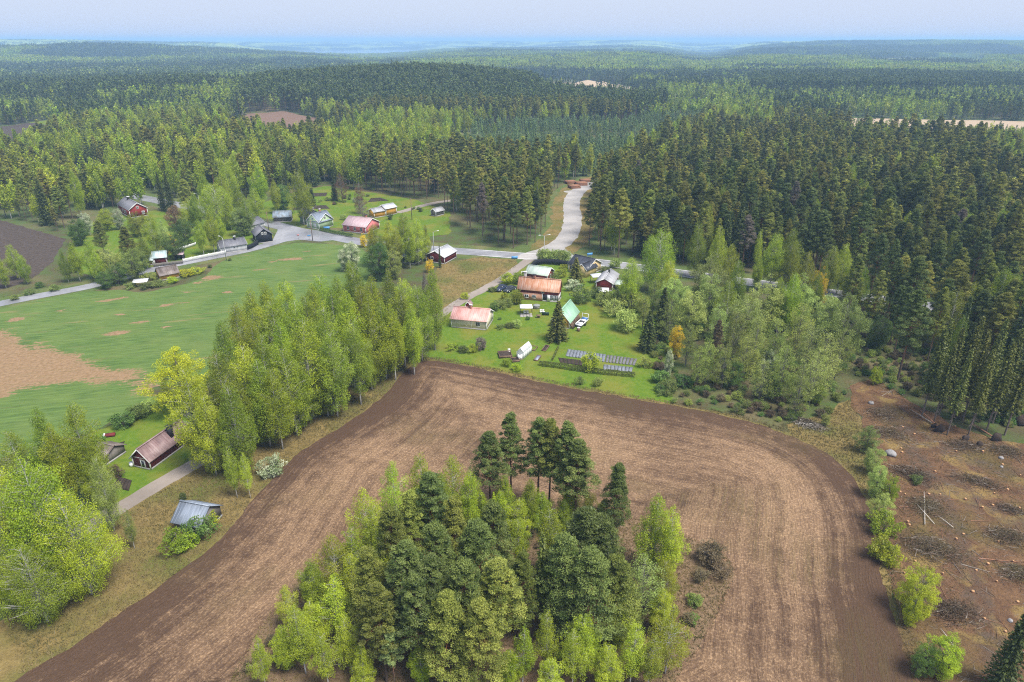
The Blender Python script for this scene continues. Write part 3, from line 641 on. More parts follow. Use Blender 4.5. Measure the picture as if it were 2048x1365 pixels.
L_SPRUCET = m_leaf('spruce_needles_tipped', (0.055, 0.085, 0.018), (0.27, 0.29, 0.055), 0.12, 0.02, 0.2)
L_YOUNG = m_leaf('young_conifer_needles', (0.105, 0.18, 0.055), (0.31, 0.42, 0.145), 0.15, 0.02, 0.25)
L_LARCH = m_leaf('dull_twig_leaf', (0.15, 0.125, 0.095), (0.27, 0.235, 0.18), 0.25)
L_HEATH = m_leaf('heather_twig', (0.10, 0.075, 0.04), (0.22, 0.175, 0.085), 0.2)

PROTO = {}
def build_proto(key, n, fn, leaf, bark, hgt, seg=5):
    PROTO[key] = []
    for k in range(n):
        rng = np.random.default_rng(hash_seed(key) + 101 * k)
        V, Fq, tint, segs = fn(rng); tv, tf = tubes(segs, seg); lf = leaf[k % len(leaf)] if isinstance(leaf, (list, tuple)) else leaf
        crown = mesh_np(key + '_crown', V, Fq, [lf], tint=tint); trunk = mesh_np(key + '_trunk', tv, tf, [bark], smoothf=True)
        both = None if not (key.endswith(('_mid', '_far')) or key in ('young_conifer', 'bush')) else mesh_np(key, np.vstack([V, tv]), np.vstack([Fq, tf + len(V)]), [lf, bark], np.r_[np.zeros(len(Fq)), np.ones(len(tf))], np.r_[tint, np.zeros(len(tf))])
        PROTO[key].append((crown, trunk, both, hgt))
def hash_seed(s): return sum((i + 3) * ord(c) for i, c in enumerate(s)) * 7 % 99991

# near trees (shared meshes)
build_proto('birch', 5, lambda r: cluster_tree(r, 20, r.uniform(0.10, 0.2), r.uniform(3.3, 4.1), birch_prof, 210, 165, 0.092, 0.82, 0.17, 0.7, (0.22, 1.08)), L_BIRCH, B_BIRCH, 20)
build_proto('thin_birch', 3, lambda r: cluster_tree(r, 18, r.uniform(0.2, 0.32), r.uniform(2.4, 3.0), birch_prof, 140, 110, 0.088, 0.66, 0.12, 0.7, (0.2, 1.08)), L_BIRCHB, B_BIRCH, 18)
build_proto('wide_birch', 3, lambda r: cluster_tree(r, 18, 0.10, r.uniform(4.4, 5.2), lambda t: birch_prof(t) ** 0.8, 320, 150, 0.092, 0.92, 0.26, 0.9, (0.25, 1.08), jitter=0.6), L_BIRCHB, B_BIRCH, 18)
build_proto('alder', 4, lambda r: cluster_tree(r, 14, 0.18, r.uniform(2.4, 3.2), lambda t: round_prof(0.15 + t * 0.85), 150, 62, 0.095, 0.72, 0.13, 0.0, (0.3, 1.0), 1.0, stems=3, jitter=0.4), L_ALDER, B_GREY, 14)
build_proto('broadleaf', 4, lambda r: cluster_tree(r, 10, 0.08, r.uniform(3.2, 4.0), round_prof, 165, 150, 0.092, 0.75, 0.2, 0.0, (0.35, 1.06), stems=3, jitter=0.5), L_WILLOW, B_GREY, 10)
build_proto('bush', 4, lambda r: cluster_tree(r, 3, 0.05, r.uniform(1.4, 1.8), round_prof, 42, 60, 0.11, 0.55, 0.05, 0.0, (0.4, 1.0), 0.6, stems=4), L_BUSH, B_GREY, 3)
build_proto('pine', 5, lambda r: pine_tree(r, 19, r.uniform(0.34, 0.48), r.uniform(2.6, 3.3), 185, 140, 0.125, 0.19), [L_PINE, L_PINED, L_PINEO], B_PINE, 19)
build_proto('broad_pine', 3, lambda r: pine_tree(r, 16, 0.22, r.uniform(3.2, 3.8), 240, 140, 0.125, 0.24), L_PINED, B_PINE, 16)
build_proto('spruce', 3, lambda r: spruce_tree(r, 16, 0.04, r.uniform(2.3, 2.7), 44, 26, 0.26, 0.2), L_SPRUCE, B_SPRUCE, 16)
build_proto('lean_spruce', 3, lambda r: spruce_tree(r, 19, 0.30, r.uniform(1.6, 1.9), 40, 18, 0.25, 0.17, 1.0, 0.75), L_SPRUCET, B_SPRUCE, 19)
# farther trees
build_proto('pine_mid', 4, lambda r: pine_tree(r, 19, r.uniform(0.38, 0.52), r.uniform(2.2, 2.8), 70, 75, 0.25, 0.18, False, 0.4), [L_PINE, L_PINEO, L_PINE, L_PINEO], B_PINE, 19, 4)
build_proto('birch_mid', 4, lambda r: cluster_tree(r, 18, r.uniform(0.12, 0.22), r.uniform(2.5, 3.2), birch_prof, 64, 34, 0.31, 1.0, 0.15, 0.5, limbs=0.3), [L_BIRCH, L_BIRCHB], B_BIRCH, 18, 4)
build_proto('spruce_mid', 3, lambda r: spruce_tree(r, 17, 0.05, r.uniform(2.0, 2.5), 22, 9, 0.48, 0.18), L_SPRUCE, B_SPRUCE, 17, 4)
build_proto('young_conifer', 4, lambda r: pine_tree(r, 8, 0.06, r.uniform(1.25, 1.6), 34, 18, 0.30, 0.08, True, 0), L_YOUNG, B_SPRUCE, 8, 4)
build_proto('pine_far', 3, lambda r: pine_tree(r, 19, 0.42, 2.6, 16, 14, 0.85, 0.2, False, 0), L_PINED, B_PINE, 19, 3)
build_proto('birch_far', 3, lambda r: cluster_tree(r, 17, 0.15, 2.7, birch_prof, 22, 12, 0.7, 1.1, 0.15, 0.4, limbs=0), L_BIRCH, B_BIRCH, 17, 3)
build_proto('spruce_far', 3, lambda r: spruce_tree(r, 18, 0.05, 2.4, 12, 4, 0.95, 0.2), L_SPRUCE, B_SPRUCE, 18, 3)

# ---------------- placing single trees
TREES = []   # (kind, x, y, height, width scale, leaf material or None, label, group, variant)
def tree(kind, x, y, h, ws=1.0, leaf=None, label='', group='', var=None):
    TREES.append((kind, x, y, h, ws, leaf, label, group, var))
def top(kind, px, py, h, ws=1.0, leaf=None, label='', group='', var=None):
    """a tree of height h whose tip the photograph shows at this pixel"""
    x, y = gp(px, py, h * 0.99); tree(kind, x, y, h, ws, leaf, label, group, var)
NAME = {'birch': 'birch_tree', 'thin_birch': 'birch_tree', 'wide_birch': 'birch_tree', 'birch_mid': 'birch_tree', 'alder': 'alder_tree', 'broadleaf': 'broadleaf_tree', 'bush': 'bush',
        'pine': 'pine_tree', 'broad_pine': 'pine_tree', 'pine_mid': 'pine_tree', 'spruce': 'spruce_tree', 'lean_spruce': 'spruce_tree', 'spruce_mid': 'spruce_tree', 'young_conifer': 'young_conifer'}
CAT = {'birch_tree': 'birch tree', 'alder_tree': 'alder tree', 'broadleaf_tree': 'tree', 'bush': 'bush', 'pine_tree': 'pine tree', 'spruce_tree': 'spruce tree', 'young_conifer': 'young conifer'}
rt = random.Random(12)
def plant_all():
    for kind, x, y, h, ws, leaf, label, group, var in TREES:
        cr, tr, both, ph = PROTO[kind][rt.randrange(len(PROTO[kind])) if var is None else var % len(PROTO[kind])]
        s = h / ph; nm = NAME[kind]
        z = float(T(x, y))
        e = empty(nm, (x, y, z), rt.uniform(0, 6.28), label=label, category=CAT[nm])
        if group: e['group'] = group
        e.scale = (s * ws, s * ws, s)
        c = put('crown', cr, e); t = put('trunk' if nm != 'bush' else 'stem', tr, e)
        if leaf is not None:
            c.material_slots[0].link = 'OBJECT'; c.material_slots[0].material = leaf

# ---------------- woods: one object each, filled with instances
def scatter_object(name, x, y, z, s, sxy, rot, idx, protos, label, cat):
    me = bpy.data.meshes.new(name); me.vertices.add(len(x)); me.vertices.foreach_set('co', np.column_stack([x, y, z]).astype(np.float32).ravel())
    a = me.attributes.new('rot', 'FLOAT_VECTOR', 'POINT'); a.data.foreach_set('vector', np.column_stack([rot * 0, rot * 0, rot]).astype(np.float32).ravel())
    a = me.attributes.new('scl', 'FLOAT_VECTOR', 'POINT'); a.data.foreach_set('vector', np.column_stack([s * sxy, s * sxy, s]).astype(np.float32).ravel())
    a = me.attributes.new('idx', 'INT', 'POINT'); a.data.foreach_set('value', idx.astype(np.int32))
    col = bpy.data.collections.new(name + '_kinds')
    for k, m in enumerate(protos):
        o = bpy.data.objects.new(f'{k:02d}_' + m.name, m); col.objects.link(o)
    ng = bpy.data.node_groups.new(name, 'GeometryNodeTree')
    ng.interface.new_socket('Geometry', in_out='INPUT', socket_type='NodeSocketGeometry'); ng.interface.new_socket('Geometry', in_out='OUTPUT', socket_type='NodeSocketGeometry')
    N = ng.nodes.new; gi = N('NodeGroupInput'); go = N('NodeGroupOutput'); ip = N('GeometryNodeInstanceOnPoints'); ci = N('GeometryNodeCollectionInfo')
    ci.inputs['Collection'].default_value = col; ci.inputs['Separate Children'].default_value = True; ci.inputs['Reset Children'].default_value = True
    def na(nm, ty):
        n = N('GeometryNodeInputNamedAttribute'); n.data_type = ty; n.inputs['Name'].default_value = nm
        return [o for o in n.outputs if o.enabled and o.name == 'Attribute'][0]
    lk = ng.links.new
    lk(gi.outputs[0], ip.inputs['Points']); lk(ci.outputs[0], ip.inputs['Instance']); ip.inputs['Pick Instance'].default_value = True
    lk(na('idx', 'INT'), ip.inputs['Instance Index'])
    e2r = N('FunctionNodeEulerToRotation'); lk(na('rot', 'FLOAT_VECTOR'), e2r.inputs[0]); lk(e2r.outputs[0], ip.inputs['Rotation'])
    lk(na('scl', 'FLOAT_VECTOR'), ip.inputs['Scale']); lk(ip.outputs[0], go.inputs[0])
    o = put(name, me, kind='stuff', label=label, category=cat); md = o.modifiers.new('wood', 'NODES'); md.node_group = ng
    return o
# ================================================================== WHICH TREES STAND WHERE
ORD = 'first second third fourth fifth sixth seventh eighth ninth tenth eleventh twelfth thirteenth fourteenth fifteenth sixteenth seventeenth eighteenth nineteenth twentieth'.split()
ORD += ['twenty-' + w for w in ORD[:9]] + ['thirtieth'] + ['thirty-' + w for w in ORD[:9]] + ['fortieth'] + ['forty-' + w for w in ORD[:9]] + ['fiftieth'] + ['fifty-' + w for w in ORD[:9]]
def number(group, text):
    """tell the members of a row apart by their order along it"""
    ids = sorted((i for i, t in enumerate(TREES) if t[7] == group), key=lambda i: TREES[i][1])
    for k, i in enumerate(ids): TREES[i] = TREES[i][:6] + (text % ORD[k],) + TREES[i][7:]
g_row = 'birches in the row beside the lane'
lab_row = 'tall spring-green birch in the row between green crop field and ploughed field'
for px, py, h, ws in [(440, 640, 19, .9), (468, 605, 20, .9), (497, 580, 20, .95), (528, 563, 20, .9), (566, 560, 20, .95), (607, 588, 19, .9), (640, 546, 20, .9), (672, 552, 19, .9), (706, 528, 21, .9),
                      (742, 552, 20, .95), (776, 545, 20, 1.0), (808, 556, 19, .95), (836, 570, 18, .9), (862, 535, 20, .9), (600, 632, 21, 1.05), (640, 612, 20, .95), (690, 585, 21, 1.0), (655, 660, 18, .9),
                      (735, 590, 20, 1.0), (568, 690, 18, .95), (735, 682, 11, .9), (517, 668, 20, 1.0), (540, 735, 16, .9), (478, 690, 19, 1.05), (500, 640, 20, 1.0), (780, 610, 17, .95), (820, 610, 16, .9), (556, 640, 19, .9), (705, 640, 18, .9), (620, 570, 19, 1.0), (585, 600, 19, 1.0), (660, 575, 20, 1.0), (720, 570, 19, 1.0), (760, 600, 18, 1.0), (800, 580, 18, 1.0), (545, 600, 19, 1.0), (512, 720, 17, 1.0), (590, 720, 14, 1.0), (640, 700, 14, 1.0)]:
    ws *= 1.14
    top('birch', px, py, h, ws, rt.choice([None, None, L_BIRCH, L_BIRCHD, L_BIRCHB]), lab_row, g_row)
for px, py, h, ws, lf, lb in [(372, 735, 19, 1.1, None, 'big birch with visible white trunk standing over the red cottage roof'), (432, 700, 20, 1.1, L_BIRCHD, 'broad birch behind the red cottage beside the yellow-topped maple'),
                              (400, 790, 15, 1.0, L_BIRCHB, 'lower birch leaning over the gable end of the red cottage'), (455, 770, 17, 1.1, None, 'dense birch between red cottage and the field edge')]:
    top('birch', px, py, h, ws, lf, lb)
top('broadleaf', 346, 704, 13, 1.0, L_YELLOW, 'rounded maple with bright yellow crown at the corner of the crop field')
for px, py, h, ws, lb in [(455, 893, 9.5, .9, 'small bright birch in dry grass at the field edge, taller of two'), (484, 905, 8.5, .75, 'small bright birch in dry grass at the field edge, slimmer of two')]:
    top('thin_birch', px, py, h, ws, L_BIRCHB, lb)
for px, py, h, ws, lf, lb in [(40, 925, 20, .98, L_BIRCH, 'huge bright green birch filling the corner beside the lane'), (118, 985, 16, .9, L_BIRCH, 'broad bright birch in front of the huge corner birch'), (-25, 960, 18, 1.1, L_BIRCH, 'broad bright birch cut by the picture edge beside the lane'),
                              (40, 1090, 12, 1.0, L_BIRCH, 'low spreading birch at the foot of the huge corner birch')]:
    top('wide_birch', px, py, h, ws, lf, lb)
for px, py, h, ws, lb in [(66, 815, 17, .95, 'tall slender birch before the bare strip of the crop field'), (140, 806, 17, 1.0, 'pointed slender birch beside the dark shed'), (98, 850, 15, 1.0, 'medium birch between two slender birches by the dark shed'), (18, 858, 14, 1.1, 'leaning birch at the picture edge below the crop field'), (170, 870, 13, 1.0, 'low birch behind the dark shed near the lane')]:
    top('birch', px, py, h, ws, L_BIRCH, lb)
top('birch', 186, 912, 13, .8, L_ALDER, 'thin pale birch with white trunk beside the lane', var=1)
top('thin_birch', 247, 1018, 7, .9, L_ALDER, 'small sparse birch in tall dry grass near the blue-grey barn')
# island of trees in the ploughed field
ip = 'pines of the wooded island'; lp = 'dark scots pine in the wooded island inside the ploughed field'
for px, py, h, ws, k in [(1022, 829, 16, .85, 'pine'), (978, 868, 15, .95, 'pine'), (1079, 839, 16, .9, 'pine'), (1103, 842, 16, .85, 'pine'), (1135, 849, 16.5, .95, 'pine'), (1157, 884, 15, 1.05, 'pine'), (856, 950, 16, 1.0, 'pine'),
                         (988, 1010, 15, 1.0, 'pine'), (954, 1044, 16, 1.05, 'pine'), (873, 1054, 16, 1.05, 'pine'), (937, 1068, 14, .8, 'pine'), (808, 1088, 16, 1.05, 'pine'), (861, 1117, 16, 1.0, 'pine'), (930, 1127, 16, 1.0, 'pine'), (993, 1127, 16, 1.05, 'pine'),
                         (827, 1154, 15, 1.0, 'pine'), (1169, 1025, 16, 1.15, 'broad_pine'), (1208, 1040, 15, 1.0, 'broad_pine'), (1128, 1080, 15, .95, 'broad_pine'), (1183, 1105, 15, 1.0, 'broad_pine'), (754, 1171, 14, 1.0, 'pine'), (735, 1105, 14, 1.0, 'pine'),
                         (780, 1020, 14, 1.0, 'pine'), (820, 985, 14, .95, 'pine'), (905, 1000, 14, .95, 'pine'), (1045, 1110, 13, .9, 'pine'), (890, 1190, 14, 1.0, 'pine'), (960, 1205, 14, 1.0, 'pine'), (1240, 1120, 13, 1.0, 'broad_pine')]:
    low = py > 980 and k == 'pine' and (px * 7 + py) % 5 < 3
    top('broad_pine' if low else k, px, py, h, ws * (0.92 if low else 1.3 if k == 'pine' else 1.1), L_PINE if (px + py) % 5 == 0 else L_PINED, lp, ip)
top('broad_pine', 1237, 932, 13, .85, L_PINED, 'bushy round-topped pine standing at the end of the tall pine row in the island')
top('pine', 779, 1256, 9, 1.0, L_YOUNG, 'small fresh green pine before the bare trunks of the island')
top('lean_spruce', 1086, 1066, 15, .9, L_ALDER, 'thin pale spruce with dead lower branches in the middle of the island')
top('spruce', 987, 985, 9, .7, L_BIRCHB, 'narrow light green young conifer between the island pines')
ib = 'birches of the wooded island'; lb = 'bright yellow-green young birch at the rim of the wooded island'
for px, py, h, ws, k in [(783, 922, 13, 1.0, 'thin_birch'), (837, 905, 13, 1.2, 'thin_birch'), (903, 910, 13, 1.2, 'thin_birch'), (725, 976, 13, 1.1, 'thin_birch'), (749, 1005, 12, 1.2, 'thin_birch'), (661, 1068, 12, 1.2, 'thin_birch'), (697, 1049, 12, 1.2, 'thin_birch'),
                         (568, 1171, 7, 1.2, 'thin_birch'), (590, 1215, 10, 1.3, 'thin_birch'), (512, 1275, 8, 1.0, 'thin_birch'), (661, 1151, 11, 1.3, 'thin_birch'), (1105, 1010, 12, 1.3, 'thin_birch'), (1037, 1034, 9, 1.2, 'thin_birch'), (1318, 992, 13, 1.35, 'birch'), (1352, 1015, 13, 1.0, 'thin_birch'),
                         (1271, 1252, 9, 1.4, 'thin_birch'), (1345, 1228, 9, 1.5, 'thin_birch'), (1096, 1222, 10, 1.0, 'thin_birch'), (1047, 1254, 9, 1.2, 'thin_birch'), (1105, 1318, 7, 1.5, 'thin_birch'), (1306, 1272, 8, 1.3, 'thin_birch'), (690, 1230, 9, 1.1, 'thin_birch'), (640, 1260, 9, 1.2, 'thin_birch'), (1150, 1260, 9, 1.2, 'thin_birch'),
                         (880, 945, 12, 1.2, 'birch'), (1170, 1230, 9, 1.3, 'birch'), (1240, 1190, 9, 1.3, 'birch'), (940, 940, 12, .9, 'birch'), (760, 1060, 11, 1.2, 'birch'), (620, 1120, 9, 1.3, 'birch'), (700, 1110, 10, 1.2, 'birch'), (1060, 960, 9, 1.2, 'birch'), (1010, 950, 9, 1.2, 'birch'), (1140, 960, 8, 1.2, 'birch'), (1330, 1180, 7, 1.4, 'birch'), (1220, 1290, 7, 1.4, 'birch'), (560, 1250, 7, 1.3, 'birch'), (620, 1200, 8, 1.4, 'birch'), (720, 1290, 7, 1.2, 'birch'), (840, 1290, 6, 1.2, 'birch'), (1020, 1300, 6, 1.2, 'birch'), (1330, 1120, 8, 1.3, 'birch'), (1000, 985, 7, 1.5, 'birch'), (1040, 1000, 7, 1.5, 'birch'), (1085, 985, 7, 1.5, 'birch'), (1180, 985, 7, 1.4, 'birch'), (1210, 1000, 6, 1.5, 'birch'), (960, 980, 8, 1.4, 'birch'), (1130, 1000, 6, 1.6, 'birch')]:
    top(k, px, py, h, ws, L_BIRCHB if px < 770 or px > 1090 else L_BIRCH, lb, ib)
top('alder', 1291, 1115, 10, 1.1, L_WILLOW, 'grey-green bushy willow at the corner of the wooded island')
top('alder', 1250, 1165, 10, 1.0, L_ALDER, 'thin-leaved alder behind the grey-green willow of the island')
for px, py, s, lf in [(1420, 1110, 2.2, L_HEATH), (1440, 1150, 2.0, L_HEATH), (1400, 1160, 1.6, L_HEATH), (1390, 1210, 1.5, L_BUSH), (1410, 1125, 2.4, L_HEATH), (1375, 1245, 1.3, L_HEATH), (600, 1190, 1.4, L_HEATH), (545, 1290, 1.2, L_HEATH), (560, 1330, 1.4, L_HEATH), (615, 1160, 1.2, L_BUSH), (500, 1340, 1.2, L_HEATH)]:
    tree('bush', *gp(px, py), s, 1.3, lf, 'low brownish heath bush at the rim of the wooded island', 'heath bushes round the island')
# strip between field and logged ground
gs = 'saplings beside the logged ground'; ls = 'light green sapling in the narrow strip between ploughed field and logged ground'
for px, py, h, ws, k in [(1742, 855, 5, .9, 'broadleaf'), (1752, 895, 5, .9, 'broadleaf'), (1762, 935, 5.5, .9, 'broadleaf'), (1785, 955, 4.5, .8, 'broadleaf'), (1772, 990, 5, .8, 'broadleaf'), (1768, 1075, 3.5, .9, 'bush'), (1790, 1095, 3, .9, 'bush'), (1775, 1030, 3.6, 1.0, 'bush')]:
    top(k, px, py, h, ws, (L_BIRCH if px % 2 else L_WILLOW) if k == 'broadleaf' else L_BIRCHB, ls, gs)
top('broadleaf', 1852, 1145, 6.5, .95, L_BIRCHB, 'bright green round young tree beside the slash heaps')
top('broadleaf', 1835, 1195, 4.5, .8, L_BIRCH, 'smaller green tree leaning on the bright round young tree')
top('broadleaf', 1905, 1278, 5.5, 1.0, L_BIRCHB, 'bright green bushy tree over a pale fallen pole')
top('broadleaf', 1860, 1290, 4.5, .8, L_BUSHG, 'darker green bush beside the bright bushy tree')
top('spruce', 2062, 1215, 12, 1.0, L_SPRUCE, 'dark spruce cut by the picture edge on the logged ground')
# mixed broad-leaved belt between yard and logged ground
gm = 'broad-leaved trees of the belt beyond the yard'
for px, py, h, ws, k, lf, lb in [(1322, 462, 18, 1.05, 'wide_birch', L_BIRCH, 'big rounded birch rising over the belt beside the red shed'), (1342, 520, 14, 1.1, 'birch', L_BIRCHB, 'yellow-green birch beside the grey-roofed red shed'), (1265, 515, 14, 1.3, 'birch', L_BIRCHB, 'full yellow-green birch touching the grey-roofed red shed'),
        (1400, 446, 17, 1.0, 'birch', L_BIRCHB, None), (1442, 452, 17, 1.0, 'birch', L_BIRCH, None), (1466, 487, 15, 1.0, 'birch', L_BIRCHB, None), (1523, 458, 14, .8, 'thin_birch', L_BIRCHB, None), (1556, 466, 17, 1.2, 'birch', L_BIRCHB, None), (1588, 458, 18, 1.2, 'birch', L_BIRCHB, None), (1618, 502, 16, 1.1, 'birch', L_BIRCHB, None),
        (1672, 491, 15, 1.0, 'birch', L_BIRCHB, None), (1693, 486, 15, 1.1, 'birch', L_BIRCHB, None), (1464, 560, 15, 1.1, 'birch', L_BIRCHB, None), (1563, 553, 15, 1.0, 'birch', L_BIRCHB, None), (1592, 546, 16, 1.0, 'birch', L_BIRCH, None), (1640, 545, 14, 1.0, 'birch', L_BIRCH, None), (1480, 520, 16, 1.0, 'birch', L_BIRCH, None)]:
    top(k, px, py, h, ws, lf, lb or 'yellow-green birch in the mixed belt beyond the vegetable plot', None if lb else gm)
for px, py, h, ws, lf in [(1424, 524, 14, 1.0, L_WILLOW), (1424, 553, 13, .95, L_WILLOW), (1388, 586, 12, 1.0, L_WILLOW), (1541, 568, 13, .9, L_WILLOW), (1665, 598, 14, .85, L_WILLOW), (1697, 604, 14, .8, L_WILLOW), (1607, 566, 13, .9, L_WILLOW), (1500, 600, 12, 1.0, L_WILLOW), (1352, 560, 11, 1.0, L_WILLOW)]:
    top('broadleaf', px, py, h, ws, lf, 'pale grey-green willow with rounded crown in the belt beyond the vegetable plot', 'willows of the belt')
for px, py, h, ws in [(1607, 608, 14, 1.0), (1629, 650, 14, 1.0), (1658, 664, 13, 1.0), (1574, 694, 12, 1.0), (1475, 622, 13, 1.0), (1519, 643, 13, 1.0), (1420, 680, 10, 1.0), (1402, 694, 9, 1.0), (1497, 672, 11, 1.0), (1560, 640, 13, 1.0), (1640, 700, 12, 1.0), (1455, 690, 10, 1.0), (1610, 730, 11, .9), (1530, 720, 9, 1.0), (1380, 650, 10, 1.0), (1310, 560, 10, 1.1), (1290, 590, 9, 1.0), (1345, 600, 11, 1.0), (1440, 610, 12, 1.0), (1690, 660, 12, .9)]:
    top('alder', px, py, h, ws, L_ALDER if (px // 3) % 3 else L_WILLOW, 'thin grey-green alder with many bare stems in the belt beyond the vegetable plot', 'alders of the belt')
top('pine', 1439, 643, 12, .9, L_HEATH, 'brownish thinning pine amid the grey-green alders')
top('broadleaf', 1643, 546, 10, .6, L_GOLD, 'sparse golden-leaved tree before the asphalt road in the belt')
top('broadleaf', 1358, 655, 7.5, .75, L_GOLD, 'small tree with golden yellow crown at the edge of the lawn')
top('broadleaf', 1341, 702, 6.0, .5, L_WHITE, 'narrow white-blossomed tree below the golden tree')
top('broadleaf', 1541, 695, 7, .7, L_WHITE, 'white-blossomed tree at the ploughed field edge before the alders')
top('broadleaf', 1470, 722, 6, 1.0, L_BUSHG, 'deep green bushy tree at the field edge before the alders')
top('broadleaf', 1552, 745, 6, .8, L_BUSHG, 'fresh green leafy bush below the white-blossomed tree')
top('broadleaf', 1640, 770, 4.5, .9, L_BIRCH, 'leafy bush behind the grey branch pile')
top('broadleaf', 1655, 828, 2.6, .8, L_WILLOW, 'pale rounded bush next to the branch pile at the field corner')
top('broadleaf', 1757, 735, 4, .8, L_BIRCH, 'small leafy tree standing alone above the logged ground')
# pines and spruces round the logged ground
gpn = 'pines standing between road and logged ground'
for px, py, h, ws in [(1720, 513, 17, 1.0), (1767, 470, 19, 1.1), (1800, 520, 18, 1.0), (1848, 480, 20, 1.1), (1884, 484, 20, 1.1), (1930, 500, 19, 1.0), (1972, 462, 20, 1.1), (2001, 505, 19, 1.0), (2040, 470, 20, 1.1), (1765, 545, 17, 1.0), (1900, 560, 17, 1.0), (1960, 575, 16, 1.0), (2030, 560, 17, 1.0), (1820, 575, 17, .9)]:
    top('pine', px, py, h, ws, None, 'tall pine standing between the asphalt road and the logged ground', gpn)
top('pine', 1840, 584, 20, 1.2, None, 'lone pine with orange trunk leaning over the top of the logged ground')
gsp = 'spruces with bare lower stems'
for px, py, h, ws in [(1892, 659, 18, 1.0), (1928, 657, 18, 1.0), (1957, 655, 18, 1.0), (1979, 666, 18, 1.0), (2001, 672, 18, .9), (2030, 686, 18, 1.0), (2046, 660, 19, 1.0), (1912, 690, 16, .9), (1945, 700, 17, .9), (2015, 640, 18, 1.0), (2070, 690, 18, 1.0), (1990, 700, 17, .9), (1905, 640, 17, .9), (1968, 636, 18, .9)]:
    top('lean_spruce', px, py, h, ws, None, 'slim spruce with bare lower stem in the dark clump above the logged ground', gsp)
top('birch', 2005, 566, 15, 1.0, L_BIRCHB, 'bright green birch standing among the dark roadside pines')
top('birch', 1925, 520, 13, .7, L_BIRCHB, 'slim green birch tucked among the roadside pines')
top('broadleaf', 1770, 635, 8, 1.0, L_BUSHG, 'dull green round tree in the gap before the roadside pines')
